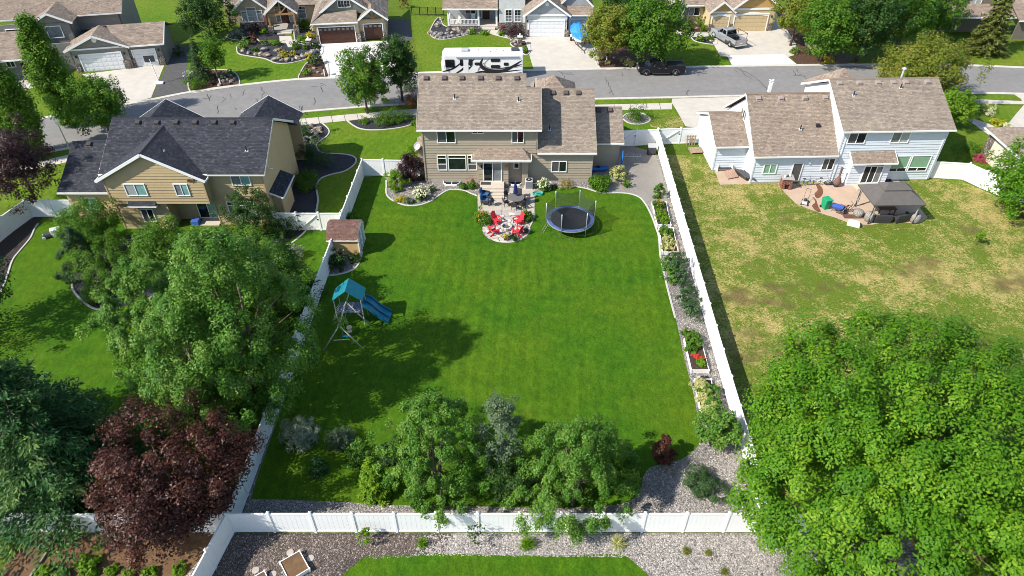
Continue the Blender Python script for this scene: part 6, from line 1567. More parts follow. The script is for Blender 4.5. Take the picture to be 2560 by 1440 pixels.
def conifer(name, label, loc, h, R, lm, seed, per=60, needle=.30, tiers=22, droop=.25, cat='tree', group=None, bare=0.08, width=.16, power=.85, tuft=.13):
    rs = np.random.RandomState(seed); root = thing(name, label, cat, loc, 0, group)
    P, Nn, T, S, Rn = [], [], [], [], []; mb = MB()
    mb.tube([(0,0,0),(0,0,h*.5),(0,0,h*.97)], [h*.02+.03, h*.011+.02, .015], 8)
    for t in range(tiers):
        f = t/(tiers-1); z = h*(bare + (1-bare)*f*.985); rad_ = R*((1-f)**power)*rs.uniform(.85,1.12)+.06
        nb = max(4, int(5 + 9*(1-f)))
        for b in range(nb):
            a = 2*PI*(b+rs.rand())/nb; L_ = rad_*rs.uniform(.72,1.14)
            dirv = np.array([math.cos(a), math.sin(a), 0]); side = np.array([-math.sin(a), math.cos(a), 0])
            k = max(6, int(per*L_/R))
            u = rs.rand(k)**.75
            br = rs.rand()
            base = np.outer(u*L_, dirv) + np.array([0,0,z]) + np.outer(-droop*L_*u + .22*droop*L_*u**3, [0,0,1.])
            sw = (rs.rand(k)-.5)*2; wid = L_*tuft*2.2*(1-.75*u)+.05
            p = base + np.outer(sw*wid, side) + rs.normal(size=(k,3))*.05*min(1, L_)
            P.append(p); Nn.append(np.array([0,0,1.]) + dirv*.35 + rs.normal(size=(k,3))*.55)
            T.append(dirv*.9 + np.outer(sw, side)*.9 + rs.normal(size=(k,3))*.35 + np.array([0,0,.15]))
            S.append(needle*rs.uniform(.6,1.3,k)); Rn.append(np.clip(.45*br+.3*u+.35*rs.rand(k), 0, 1))
            if b % 2 == 0 and h > 2: mb.tube([(0,0,z),tuple(dirv*L_*.5+np.array([0,0,z-droop*L_*.5])),tuple(dirv*L_*.9+np.array([0,0,z-droop*L_*.75]))],[.035*h/10+.006,.02*h/10+.004,.006],4)
    P = np.concatenate(P); P[:,2] = np.maximum(P[:,2], .03)
    me = leaves_mesh('crown', P, np.concatenate(Nn), np.concatenate(T), np.concatenate(S), width, np.concatenate(Rn)); me.materials.append(LM[lm])
    TREE_STATS[0] += len(P)*2
    link('crown', me, None, root); mb.build('trunk', M_barkt, root, smooth=True)
    return root
def shrub(name, label, loc, h, R, lm, seed, clumps=40, per=60, leaf=.10, cat='shrub', group=None, stem=True, **kw):
    kw.setdefault('shape', 'dome'); kw.setdefault('cr', .28); kw.setdefault('shell', .35)
    arr, c = crown(seed, R*.88, h*.95, clumps, per, leaf, **kw)
    root = thing(name, label, cat, loc, 0, group)
    me = leaves_mesh('foliage', arr[0], arr[1], arr[2], arr[3], kw.get('aspect', .6), arr[4]); me.materials.append(LM[lm])
    TREE_STATS[0] += len(arr[0])*2
    link('foliage', me, None, root)
    if stem: limbs_mb(c, 0, max(.02, h*.025), seed, 8, 1, 0).build('stem', M_barkt, root)
    return root
def flowers(root, lm, n, R, z0, z1, size, seed, name='flower_heads', cl=0):
    rs = np.random.RandomState(seed); d = unit(rs, n); d[:,2] = np.abs(d[:,2])
    c = d*np.array([R,R,1.0])*rs.uniform(.8,1.05,(n,1)); c[:,2] = z0 + (z1-z0)*d[:,2]
    if cl:
        c = np.repeat(c, cl, axis=0) + rs.normal(size=(n*cl,3))*size*.55; d = np.repeat(d, cl, axis=0)
    m = len(c)
    me = leaves_mesh(name, c, d*.7+np.array([0,0,.6])+rs.normal(size=(m,3))*.5, rs.normal(size=(m,3)), size*rs.uniform(.7,1.3,m), .9, rs.rand(m)); me.materials.append(LM[lm])
    TREE_STATS[0] += m*2
    return link(name, me, None, root)
def tuft(name, label, loc, h, R, lm, seed, n=160, cat='grass tuft', group=None, width=.08):
    rs = np.random.RandomState(seed); root = thing(name, label, cat, loc, 0, group)
    a = rs.rand(n)*2*np.pi; sp = rs.rand(n)**.7
    dirv = np.stack([np.cos(a)*sp, np.sin(a)*sp, 1.15-.75*sp], 1); dirv /= np.linalg.norm(dirv, axis=1, keepdims=True)
    Ls = h*rs.uniform(.7,1.15,n)
    pos = dirv*(Ls*.5)[:,None]*np.array([R/h*1.4,R/h*1.4,1]); 
    me = leaves_mesh('blades', pos, rs.normal(size=(n,3))+np.array([0,0,.8]), dirv, Ls, width, rs.rand(n)); me.materials.append(LM[lm])
    TREE_STATS[0] += n*2
    link('blades', me, None, root); MB().lathe([(R*.3,-.02),(R*.25,.05),(R*.1,.09)],8).build('root_crown', M_dsoil, root)
    return root
BOULD = []
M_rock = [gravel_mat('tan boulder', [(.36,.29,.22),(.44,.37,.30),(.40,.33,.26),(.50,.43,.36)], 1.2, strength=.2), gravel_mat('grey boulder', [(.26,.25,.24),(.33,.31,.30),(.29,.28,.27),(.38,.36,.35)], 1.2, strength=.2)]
def boulder(label, loc, s, seed, group):
    rs = random.Random(seed)
    if len(BOULD) < 8:
        import bmesh
        bm = bmesh.new(); bmesh.ops.create_icosphere(bm, subdivisions=2, radius=.5); r2 = random.Random(len(BOULD)*11+3)
        ax = [Vector((r2.uniform(-1,1), r2.uniform(-1,1), r2.uniform(-1,1))).normalized() for _ in range(7)]
        for v in bm.verts:
            for a in ax:
                dd = v.co.dot(a)
                if dd > .34: v.co -= a*(dd-.34)*.85
        me = D.meshes.new('boulder'); bm.to_mesh(me); bm.free(); me.materials.append(M_rock[len(BOULD) % 2]); BOULD.append(me)
    o = link('boulder', BOULD[seed % len(BOULD)], None)
    o.location = (loc[0], loc[1], s*.12); o.scale = (s*rs.uniform(.8,1.25), s*rs.uniform(.7,1.0), s*rs.uniform(.5,.75)); o.rotation_euler = (0,0,rs.uniform(0,6))
    return tag(o, label, 'boulder', group)
# ------------------------------------------------------------------ trees (base found from the crown's place in the photo)
def at(px, py, z): return G(px, py, z)
# nearest corner
tree('maple_tree', 'huge bright green maple filling the lower right corner', at(2275,1218,5.8), 13.4, 8.8, 'maple', 11, trunk_h=1.2, trunk_r=.34, clumps=960, per=255, leaf=.155, aspect=.62, cr=.078, elong=1.5, shell=.78, lumps=.12, limbs=24, tilt=(.35,.65,.3), cn=1.15, spikes=.015, cap=.7, jit=.05, taper=.20)
# river birch group, left yard
BR = dict(barkm=M_barkw, stems=3, spread=.9, leaf=.14, aspect=.6, shape='egg', spikes=.05, cr=.19, droop=.3, hang=.55, cn=1.0, tilt=(.4,.75,.4), shell=.55, lumps=.2, limbs=14)
tree('birch_tree', 'tallest birch of the left group, crown over the white fence', at(590,825,6.4), 13.4, 4.7, 'birch', 21, trunk_h=1.4, clumps=300, per=230, group='birches beside the white fence', **BR)
tree('birch_tree', 'birch with drooping sprays at the front of the left group', at(515,935,5.2), 11.0, 4.1, 'birch', 22, trunk_h=1.2, clumps=230, per=220, group='birches beside the white fence', **BR)
tree('birch_tree', 'birch on the lawn side of the left group', at(395,815,4.8), 9.8, 3.7, 'birch', 23, trunk_h=1.2, clumps=210, per=230, group='birches beside the white fence', **BR)
tree('birch_tree', 'birch of the left group nearest the tan house', at(555,725,4.6), 9.2, 3.6, 'birch', 24, trunk_h=1.2, clumps=170, per=170, group='birches beside the white fence', **BR)
tree('leafy_tree', 'dense green tree between the birches and the white gate', at(665,690,3.4), 7.2, 3.0, 'green', 25, trunk_h=1.0, clumps=140, per=150, leaf=.16, cr=.2, shell=.5)
tree('leafy_tree', 'smaller leafy tree before the tan house patio', at(400,650,3.0), 6.6, 2.5, 'green', 26, trunk_h=.9, clumps=110, per=150, leaf=.15, cr=.22, shell=.5)
conifer('spruce_tree', 'dark spruce squeezed between birch group and fence', at(735,700,2.0), 6.5, 2.2, 'dark', 27, per=70, needle=.28)
# big spruce and plum, lower left
conifer('spruce_tree', 'big blue green spruce at the lower left', at(85,1090,5.0), 12.5, 5.6, 'spruce', 31, per=250, needle=.31, tiers=30, droop=.2, width=.34, tuft=.13)
conifer('spruce_tree', 'darker spruce on the left edge beside the big one', at(-60,1010,4.0), 10.0, 4.4, 'spruce', 32, per=100, needle=.33, tiers=24, droop=.25, width=.34)
tree('plum_tree', 'purple leaved plum tree overhanging the white fence corner', at(450,1248,3.0), 6.8, 3.8, 'plum', 33, trunk_h=.6, clumps=230, per=210, leaf=.145, cr=.17, shell=.5, lumps=.3, spikes=.1)
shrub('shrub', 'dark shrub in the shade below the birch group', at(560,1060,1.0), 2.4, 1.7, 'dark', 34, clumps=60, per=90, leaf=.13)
# middle yard foot
BC = dict(barkm=M_barkw, leaf=.115, aspect=.58, shape='egg', cr=.18, droop=.4, hang=.9, cn=1.0, tilt=(.35,.7,.4), shell=.5, lumps=.25, limbs=22)
tree('birch_tree', 'left birch of the pair at the foot of the middle lawn', at(1085,1135,3.1), 7.0, 3.0, 'birch', 41, trunk_h=.4, clumps=210, per=240, stems=3, spread=.6, **BC)
tree('birch_tree', 'right birch of the pair at the foot of the middle lawn', at(1440,1180,3.0), 6.6, 3.3, 'birch', 42, trunk_h=.4, clumps=220, per=240, stems=3, spread=.6, **BC)
tree('aspen_tree', 'slim grey green aspen with white trunk between two birches', at(1252,1110,3.2), 7.0, 1.35, 'grey', 43, trunk_h=1.6, clumps=80, per=90, leaf=.13, barkm=M_barka, shape='egg', cr=.24, shell=.3, trunk_r=.085)
tree('leafy_tree', 'low blue green tree between the birch pair', at(1290,1205,1.6), 3.2, 1.4, 'dark', 44, trunk_h=.3, clumps=60, per=110, leaf=.13, cr=.24)
shrub('shrub', 'bushy green shrub at the right end of the birches', at(1555,1150,1.2), 2.6, 1.35, 'green', 45, clumps=60, per=110, leaf=.13)
conifer('cypress_tree', 'bright lime green conifer beside the left birch', at(935,1205,1.1), 3.4, .95, 'lime', 46, per=90, needle=.22, tiers=18, width=.35, droop=.12, power=.6)
shrub('willow_shrub', 'silver leaved weeping shrub beside the left fence', at(750,1087,.8), 1.8, 1.3, 'silver', 47, clumps=70, per=34, leaf=.30, aspect=.14, droop=.2, shell=.6, cr=.22)
shrub('pine_shrub', 'round grey green dwarf pine on the lawn', at(855,1095,.6), 1.5, .95, 'grey', 48, clumps=50, per=80, leaf=.22, aspect=.12)
shrub('shrub', 'small pale leaved shrub next to the dwarf pine', at(897,1135,.6), 1.5, .85, 'birch', 49, clumps=36, per=60, leaf=.13)
conifer('spruce_tree', 'tiny blue spruce at the foot of the lawn', at(795,1165,.5), 1.5, .6, 'spruce', 50, per=40, needle=.2, tiers=12)
shrub('shrub', 'blue green ferny shrub behind the lime conifer', at(975,1140,.7), 1.8, .8, 'juniper', 51, clumps=36, per=70, leaf=.14)
shrub('barberry_shrub', 'upright copper purple shrub at the lawn corner', at(1660,1128,.9), 2.1, .78, 'copper', 52, clumps=60, per=80, leaf=.12, shape='egg')
shrub('juniper_shrub', 'round juniper on the gravel beside the big maple', at(1757,1205,.7), 1.5, 1.25, 'juniper', 53, clumps=50, per=100, leaf=.2, aspect=.2)
tree('mulberry_tree', 'small olive green tree at the end of the planters', at(1795,1083,1.3), 2.9, 1.35, 'birch', 54, trunk_h=.5, clumps=60, per=100, leaf=.16, cr=.26)
# left yard, around the tan house
tree('leafy_tree', 'dense rounded tree at the left rear corner of the tan house', at(228,575,2.2), 4.8, 2.5, 'green', 61, trunk_h=.5, clumps=130, per=130, leaf=.14, cr=.2)
tree('cedar_tree', 'feathery weeping cedar in the left yard', at(200,635,2.0), 4.6, 1.9, 'juniper', 62, trunk_h=.2, clumps=90, per=130, leaf=.24, aspect=.2, droop=.5, hang=1.2, shape='cone')
tree('leafy_tree', 'broad dark green bush below the cedar', at(275,665,1.6), 3.4, 2.1, 'green', 63, trunk_h=.3, clumps=100, per=110, leaf=.13, cr=.2)
shrub('shrub', 'round clipped shrub on the lava rock curve', at(230,735,.7), 1.7, 1.15, 'green', 64, clumps=46, per=90, leaf=.10)
tree('leafy_tree', 'leafy tree against the tan house windows', at(620,545,2.0), 4.4, 1.9, 'dark', 65, trunk_h=.6, clumps=80, per=120, leaf=.13, cr=.22)
shrub('shrub', 'dark shrub beside the white braced gate', at(690,565,.9), 2.0, 1.6, 'dark', 66, clumps=50, per=90, leaf=.12)
shrub('grass_shrub', 'pale flowering shrub below the white gate', at(735,628,.6), 1.5, .9, 'silver', 67, clumps=36, per=50, leaf=.10)
shrub('shrub', 'small shrub at the tan house patio corner', at(400,600,.7), 1.6, 1.1, 'green', 68, clumps=36, per=80, leaf=.11)
tree('plum_tree', 'dark purple tree behind the fence at the far left', at(52,430,4.0), 8.5, 3.0, 'purple', 69, trunk_h=1.6, clumps=130, per=140, leaf=.17, cr=.22, shell=.35)
# street trees, left
tree('poplar_tree', 'tall columnar poplar leaning past the grey house', at(125,190,5.5), 11.5, 1.75, 'poplar', 71, trunk_h=.4, clumps=230, per=110, leaf=.23, shape='column', cr=.38, spikes=.02, lumps=.12)
tree('poplar_tree', 'columnar poplar on the far left edge', at(30,280,5.0), 10.5, 1.9, 'poplar', 72, trunk_h=.4, clumps=210, per=110, leaf=.23, shape='column', cr=.38, spikes=.02, lumps=.12)
tree('street_tree', 'young maple by the street behind the charcoal roof', at(243,255,3.6), 6.8, 2.9, 'green', 73, trunk_h=.9, clumps=130, per=130, leaf=.21, cr=.24, shell=.4)
tree('street_tree', 'street tree standing before the white driveway', at(908,208,3.6), 7.2, 2.4, 'green', 74, trunk_h=1.2, clumps=120, per=130, leaf=.21, cr=.25, shell=.4)
tree('street_tree', 'dark pear tree beside the orange shrub and brown roof', at(997,165,4.2), 8.3, 2.3, 'dark', 75, trunk_h=1.3, clumps=130, per=120, leaf=.21, cr=.26, shell=.35)
tree('leafy_tree', 'dark round tree on the lawn at upper left', at(512,32,3.5), 6.5, 3.0, 'dark', 76, trunk_h=1, clumps=100, per=110, leaf=.24, cr=.24)
conifer('spruce_tree', 'dark spruce beside the asphalt pad', at(494,150,2.4), 5.6, 1.6, 'juniper', 77, per=60, needle=.34, tiers=18)
tree('leafy_tree', 'light green tree behind the dark spruce', at(530,140,3.0), 5.8, 1.55, 'green', 78, trunk_h=.8, clumps=60, per=90, leaf=.2, cr=.28)
# across the street
tree('maple_tree', 'large dark green maple behind the black pickup', at(1618,85,4.2), 8.8, 4.0, 'green', 81, trunk_h=1.2, clumps=190, per=108, leaf=0.269, cr=.19)
tree('leafy_tree', 'yellow green tree beside the boat', at(1525,85,3.8), 7.6, 3.0, 'locust', 82, trunk_h=1.0, clumps=120, per=93, leaf=0.246, cr=.22)
tree('leafy_tree', 'broad green tree in the upper right wood', at(2075,75,4.2), 9.0, 4.2, 'green', 83, trunk_h=1.4, clumps=160, per=100, leaf=0.280, cr=.2, group=None)
tree('leafy_tree', 'dark green tree in the middle of the upper right wood', at(2170,60,4.8), 10.0, 4.2, 'dark', 84, trunk_h=1.6, clumps=160, per=100, leaf=0.280, cr=.2)
tree('leafy_tree', 'deep green tree at the right of the upper right wood', at(2270,40,4.6), 9.6, 4.2, 'green', 85, trunk_h=1.6, clumps=150, per=100, leaf=0.280, cr=.2)
tree('pine_tree', 'brownish pine at the left of the upper right wood', at(1998,30,4.5), 9.0, 2.6, 'locust', 86, trunk_h=1.4, clumps=90, per=79, leaf=0.280, cr=.25)
tree('leafy_tree', 'light green tree beside the dark taupe house', at(2345,30,4.0), 8.0, 3.0, 'green', 87, trunk_h=1.4, clumps=100, per=79, leaf=0.280, cr=.24)
tree('leafy_tree', 'tree at the top edge between two far houses', at(1565,10,3.8), 7.5, 3.2, 'dark', 88, trunk_h=1.2, clumps=100, per=79, leaf=0.291, cr=.24)
conifer('fir_tree', 'golden olive fir before the dark taupe house', at(2488,58,4.0), 10.0, 2.7, 'fir', 89, per=57, needle=.5, tiers=22, droop=.3, width=.3)
tree('locust_tree', 'broad yellowing locust tree beside the white-sided house', at(2290,190,3.6), 8.2, 4.8, 'locust', 90, trunk_h=1.3, clumps=230, per=115, leaf=0.224, cr=.17, shell=.5, stems=2, spread=.9)
tree('leafy_tree', 'green lower part of the locust beside the roof corner', at(2395,275,2.2), 4.6, 1.9, 'lime', 91, trunk_h=.6, clumps=70, per=79, leaf=0.202, cr=.24)
tree('maple_tree', 'bright green tree on the right edge beyond the white fence', at(2580,470,3.0), 6.5, 3.6, 'maple', 92, trunk_h=.8, clumps=150, per=93, leaf=0.224, cr=.2)

tree('leafy_tree', 'dark tree on the left edge above the spruce', at(-110,735,4.0), 8.5, 3.2, 'dark', 95, trunk_h=1.2, clumps=100, per=79, leaf=.2, cr=.22)
# ------------------------------------------------------------------ shrubs and flowers of the middle yard
LM_ = LM
def loc(px, py): return G(px, py)
pot(-.55,48.2,.22,.3,'pot of yellow flowers at the front of the terrace','yellow',301); pot(.25,48.05,.2,.3,'dark pot beside the yellow flowers','dark',302); pot(1.25,49.3,.22,.3,'pot beside the lower right red chair','grey',303); pot(-.05,48.35,.2,.28,'pot of dark plants near the fire pit','purple',304)
s = shrub('day_lily', 'long leaved plant with orange flowers left of the red chairs', loc(1213,560), 1.1, .75, 'green', 101, clumps=30, per=50, leaf=.3, aspect=.14, droop=.2); flowers(s,'orange',26,.7,.7,1.2,.12,1)
s = shrub('ornamental_grass', 'green arching plant at the patio corner near the orange lilies', loc(1204,548), 1.0, .65, 'lime', 102, clumps=26, per=44, leaf=.32, aspect=.12, droop=.2)
s = shrub('shrub', 'dense green shrub right of the red chairs', loc(1318,548), 1.0, .75, 'green', 103, clumps=36, per=60, leaf=.11); flowers(s,'yellow',20,.6,.7,1.1,.08,2)
s = shrub('barberry_shrub', 'dark purple smoke bush at the left corner of the brown house', loc(1027,448), 2.7, 1.45, 'purple', 104, clumps=70, per=90, leaf=.15, shape='egg')
s = shrub('shrub', 'yellow green shrub left of the smoke bush', loc(990,470), 1.9, 1.0, 'lime', 105, clumps=50, per=70, leaf=.13, shape='egg')
s = shrub('hydrangea', 'white flowering hydrangea in the left curved bed', loc(1053,495), 1.15, .85, 'green', 106, clumps=36, per=40, leaf=.14); flowers(s,'cream',40,.82,.55,1.2,.15,3,cl=7)
s = shrub('shrub', 'low yellow shrub at the tip of the curved bed', loc(1003,502), .6, .62, 'yellow', 107, clumps=26, per=50, leaf=.09)
s = shrub('shrub', 'pale green perennial beside the yellow shrub', loc(1024,507), .5, .55, 'grey', 108, clumps=22, per=40, leaf=.14)
s = shrub('shrub', 'small round dark shrub right of the hydrangea', loc(1080,478), .6, .42, 'dark', 109, clumps=20, per=50, leaf=.07)
s = shrub('day_lily', 'red day lilies below the house window', loc(1178,470), .9, .55, 'green', 110, clumps=22, per=50, leaf=.3, aspect=.12, droop=.2); flowers(s,'red',34,.5,.75,1.15,.11,4)
s = shrub('day_lily', 'green strap leaved clump left of the red lilies', loc(1158,471), .6, .45, 'green', 111, clumps=18, per=44, leaf=.28, aspect=.12, droop=.2)
s = shrub('hydrangea', 'white flowering hydrangea beside the green hose', loc(1360,475), 1.15, .65, 'green', 112, clumps=32, per=36, leaf=.13); flowers(s,'cream',26,.6,.55,1.2,.14,5,cl=7)
s = shrub('grass_shrub', 'wispy brown green grass clump under the garage window', loc(1415,466), .8, .85, 'straw', 113, clumps=26, per=46, leaf=.3, aspect=.07)
s = shrub('shrub', 'dark low perennial between hydrangea and grass clump', loc(1383,470), .5, .5, 'dark', 114, clumps=18, per=40, leaf=.09)
s = shrub('hydrangea', 'big leafy green shrub at the garage corner', loc(1498,472), 1.7, 1.15, 'green', 115, clumps=60, per=70, leaf=.17)
s = shrub('hydrangea', 'cream variegated shrub beside the blue kayak', loc(1545,448), 1.5, .95, 'varieg', 116, clumps=46, per=60, leaf=.15)
s = shrub('shrub', 'small green shrub in front of the variegated one', loc(1565,466), .7, .5, 'green', 117, clumps=26, per=50, leaf=.09)
s = shrub('cherry_laurel', 'young upright shrub alone on the gravel by the fence', loc(1646,492), 1.5, .6, 'green', 118, clumps=34, per=56, leaf=.16, shape='egg', aspect=.35)
s = shrub('shrub', 'spreading dark shrub in front of the shed', loc(845,664), 1.7, 1.05, 'dark', 119, clumps=46, per=70, leaf=.12); flowers(s,'silver',60,.9,.9,1.7,.09,6)
s = shrub('shrub', 'leafy low shrub at the right corner of the shed', loc(890,650), .7, .7, 'dark', 120, clumps=24, per=50, leaf=.11)
s = shrub('shrub', 'small shrub behind the shed beside the fence', loc(880,553), 1.1, .7, 'green', 121, clumps=24, per=50, leaf=.13)
# planters along the right fence
M_plw = mat('white planter boards', (.74,.74,.72), .6, .05, 3, dirt=.2)
def planter(label, c, h=.32, soil=M_dsoil):
    """c: four ground corners"""
    o = Vector(c[0]); t = thing('raised_planter', label, 'planter', (o.x,o.y,0)); P = [Vector(p)-o for p in c]
    for i in range(4):
        a, b = P[i], P[(i+1) % 4]; MB().bar((a.x,a.y,h/2),(b.x,b.y,h/2),.05,h).build('board', M_plw, t)
    for p in P: MB().box(p.x-.05,p.y-.05,0,p.x+.05,p.y+.05,h+.02).build('corner_post', M_plw, t)
    MB().prism([(p.x,p.y) for p in P], .02, h-.05).build('soil', soil, t)
planter('white raised planter of orange and green flowers', [(13.03,53.8),(12.9,50.1),(14.1,50.1),(14.3,53.8)]); planter('white raised planter of ferny herbs below the flower planter', [(12.98,49.6),(12.7,46.1),(14.0,46.1),(14.2,49.6)])
planter('white raised planter with red lettuce and dark soil', [(12.5,35.6),(12.4,32.55),(13.6,32.55),(13.7,35.6)]); planter('white raised planter of sprawling vines nearest the maple', [(12.45,31.7),(12.25,28.4),(13.4,28.4),(13.55,31.7)])
def row(name, label, x0, y0, x1, y1, n, lm, seed, h, R, leaf=.10, fl=None, cat='plant', **kw):
    rs = random.Random(seed)
    for i in range(n):
        u = (i+.5)/n; s = shrub(name, label, (x0+(x1-x0)*u+rs.uniform(-.22,.22), y0+(y1-y0)*u+rs.uniform(-.15,.15)), h*rs.uniform(.8,1.2), R*rs.uniform(.85,1.15), lm, seed+i, clumps=18, per=46, leaf=leaf, group=label, cat=cat, stem=False, **kw)
        s.location.z = .25
        if fl: flowers(s, fl, 16, R*.9, h*.7, h*1.1, .09, seed+i)
row('flower_plant','orange flowering plants at the house end of the first planter',13.5,53.5,13.5,52.6,3,'green',400,.6,.5,fl='orange'); row('flower_plant','leafy green plants filling the first planter',13.5,52.2,13.5,50.5,4,'lime',410,.6,.55)
row('herb_plant','ferny green herbs at the house end of the second planter',13.5,49.3,13.5,48.4,2,'green',420,.8,.6,leaf=.14); row('squash_plant','yellowing squash plants in the second planter',13.4,48.0,13.3,46.4,4,'varieg',425,.55,.5,leaf=.16)
row('berry_bush','grey green berry bushes between the planters and fence',13.55,45.2,13.3,37.6,6,'juniper',430,1.5,1.0,leaf=.15,cat='shrub',droop=.2)
row('berry_bush','tangled berry canes beside the lawn edge',12.9,45.0,12.8,41.5,3,'birch',440,1.1,.75,leaf=.12,cat='shrub')
row('vegetable_plant','leafy vegetables at the house end of the lettuce planter',13.0,35.9,13.0,34.4,4,'green',450,.7,.55,leaf=.2); row('lettuce','red lettuce heads on dark soil',12.7,33.9,13.2,33.6,3,'red',456,.25,.22,leaf=.14)
row('vegetable_plant','broad green leaf plant beside the red lettuce',13.2,33.2,13.25,32.9,1,'lime',460,.4,.4,leaf=.22)
row('vine_plant','sprawling yellow green vines in the last planter',12.9,31.5,12.8,28.7,6,'varieg',465,.6,.6,leaf=.16); row('vine_plant','green vine plants mixed into the last planter',13.0,31.0,13.0,28.5,4,'birch',475,.7,.6,leaf=.16)
t = thing('a_frame_trellis', 'pale wooden a-frame trellis leaning in the squash planter', 'trellis', (13.75,46.2,0))
for a, b in (((-.35,-.5,0),(0,0,1.5)),((.35,-.6,0),(0,0,1.5)),((0,.5,0),(0,0,1.5))): MB().bar(a,b,.05,.04).build('leg', M_wood, t)
for k, lb in enumerate(('grey plant pot at the end of the last planter, nearest the lawn','black plant pot in the middle of three by the last planter','black plant pot nearest the fence by the last planter')): tag(MB().lathe([(.10,0),(.13,.22),(.14,.22),(.11,.20)],12).build('plant_pot', M_rub if k else M_flag[1], None, loc=(12.75+.3*k,31.95,0)), lb, 'flower pot')
# near bed
for i, (px, py, h, R, lb, lm) in enumerate(((1057,1362,.55,.3,'spiky green grass tuft on brown gravel','lime'),(1318,1365,.75,.42,'large spiky grass tuft on pale gravel','lime'),(1545,1362,.7,.40,'olive spiky grass tuft on pale gravel','varieg'),(1715,1380,.4,.28,'small yellow green mound on the gravel','locust'),(1770,1384,.3,.25,'tiny yellow mound nearest the maple','locust'),(1810,1432,.35,.28,'small mound at the bottom edge by the maple','locust'))):
    tuft('grass_tuft', lb, loc(px,py), h, R, lm, 500+i, n=240 if h > .5 else 140, width=.06)
def sapling(label, px, py, h, R, lm, seed, per=26):
    tree('sapling', label, loc(px,py), h, R, lm, seed, trunk_h=h*.3, trunk_r=.025, clumps=16, per=per, leaf=.13, cr=.3, limbs=12, shell=.3)
sapling('spindly yellow green sapling before the left of the back fence', 917,1355,1.3,.4,'lime',511,20); sapling('nearly bare dark sapling before the middle of the back fence', 1190,1360,1.7,.55,'dark',512,9); sapling('bushy sapling before the right of the back fence', 1432,1356,1.8,.6,'birch',513,30); sapling('young staked tree alone in the drought yard', 2440,612,1.5,.45,'lime',514,26)
planter('white framed soil box on the brown gravel', [(-12.41,18.59),(-11.51,19.23),(-10.76,18.23),(-11.66,17.57)], .3, M_soil); planter('white framed box cut by the bottom edge', [(-13.6,17.75),(-13.1,18.1),(-12.6,17.4),(-13.1,17.0)], .3, M_soil)
for i, (px, py, lb) in enumerate(((726,1382,'round stepping stone left of the white soil box'),(777,1396,'round stepping stone right of the white soil box'),(640,1426,'round stepping stone farthest left on the brown gravel'),(683,1436,'round stepping stone at the bottom edge'))):
    p = G(px,py); tag(MB().lathe([(.19,0),(.2,.03),(.18,.05)],18).build('stepping_stone', M_flag[1], None, loc=(p[0],p[1],.012)), lb, 'stepping stone')
for i, (px, py) in enumerate(((115,1432),(160,1440),(225,1415),(232,1438),(280,1432),(325,1438),(375,1436),(448,1430))):
    R = .75 if i == 2 else .42; s = shrub('vegetable_plant', 'large leafy vegetable in the soil plot' if i == 2 else 'low leafy vegetables in the soil plot', loc(px,py), R, R, 'lime', 520+i, clumps=20, per=40, leaf=.18, cat='plant', group='vegetables in the soil plot')
# ------------------------------------------------------------------ street furniture, far planting
def lamp_post(label, px, py, h=3.6):
    p = G(px,py); t = thing('street_lamp', label, 'street lamp', (p[0],p[1],0)); MB().tube([(0,0,0),(0,0,h)],[.07,.045],8).build('post', mat('sage green post', (.30,.33,.26), .5), t, smooth=True)
    MB().lathe([(.10,h),(.20,h+.12),(.22,h+.42),(.08,h+.5)],8).build('lantern', mat('cream lantern glass', (.75,.68,.42), .4), t); MB().lathe([(.25,h+.42),(.06,h+.62),(.02,h+.7)],8).build('lantern_cap', M_trim, t)
lamp_post('cream lantern street lamp left of the charcoal roof', 181,388, 3.4); lamp_post('white lantern street lamp behind the charcoal roof', 306,322, 3.3)
p = G(399,209); t = thing('basketball_hoop', 'white portable basketball hoop on the tan driveway', 'basketball hoop', (p[0],p[1],0), .2)
MB().box(-.5,-.35,0,.5,.35,.18).build('base', M_trim, t, bevel=.05); MB().tube([(0,0,.1),(-.35,.5,3.0)],.05,8).build('pole', M_trim, t); MB().box(-.95,.45,2.6,.25,.50,3.35).build('backboard', M_dgrey, t); MB().tube([(-.35+.23*math.cos(2*PI*k/14),.75+.23*math.sin(2*PI*k/14),2.75) for k in range(15)],.012,5,cap=False).build('rim', M_redp, t)
def mailbox(label, px, py):
    p = G(px,py); t = thing('mailbox', label, 'mailbox', (p[0],p[1],0)); MB().box(-.06,-.06,0,.06,.06,1.0).build('post', M_trim, t); MB().box(-.12,-.25,1.0,.12,.25,1.25).build('box', M_black, t, bevel=.05)
mailbox('mailbox on white post beside the asphalt pad bed', 552,214); mailbox('mailbox near the boat driveway', 1516,158); mailbox('mailbox on the shrub bed at the white driveway', 812,190)
for px, py, lb in ((775,120,'stone lamp pier at the garden walk of the tan house'),(1300,112,'stone lamp pier by the grey house drive')):
    p = G(px,py); t = thing('lamp_pier', lb, 'lamp pier', (p[0],p[1],0)); MB().box(-.3,-.3,0,.3,.3,1.1).build('pier', M_stone, t, bevel=.03); MB().box(-.36,-.36,1.1,.36,.36,1.2).build('cap', M_conc2, t); MB().lathe([(.08,1.2),(.12,1.35),(.1,1.5),(.02,1.6)],8).build('lamp', M_trim, t)
t = thing('flag', 'striped flag hanging at the timbered porch', 'flag', (*G(672,72),0)); MB().tube([(0,0,1.2),(0,-.8,2.2)],.02,5).build('pole', M_wood, t)
for k in range(7): MB().box(-.03,-.72+.09*k,.8,.0,-.64+.09*k,1.95).build('stripe', M_redp if k % 2 == 0 else M_trim, t)
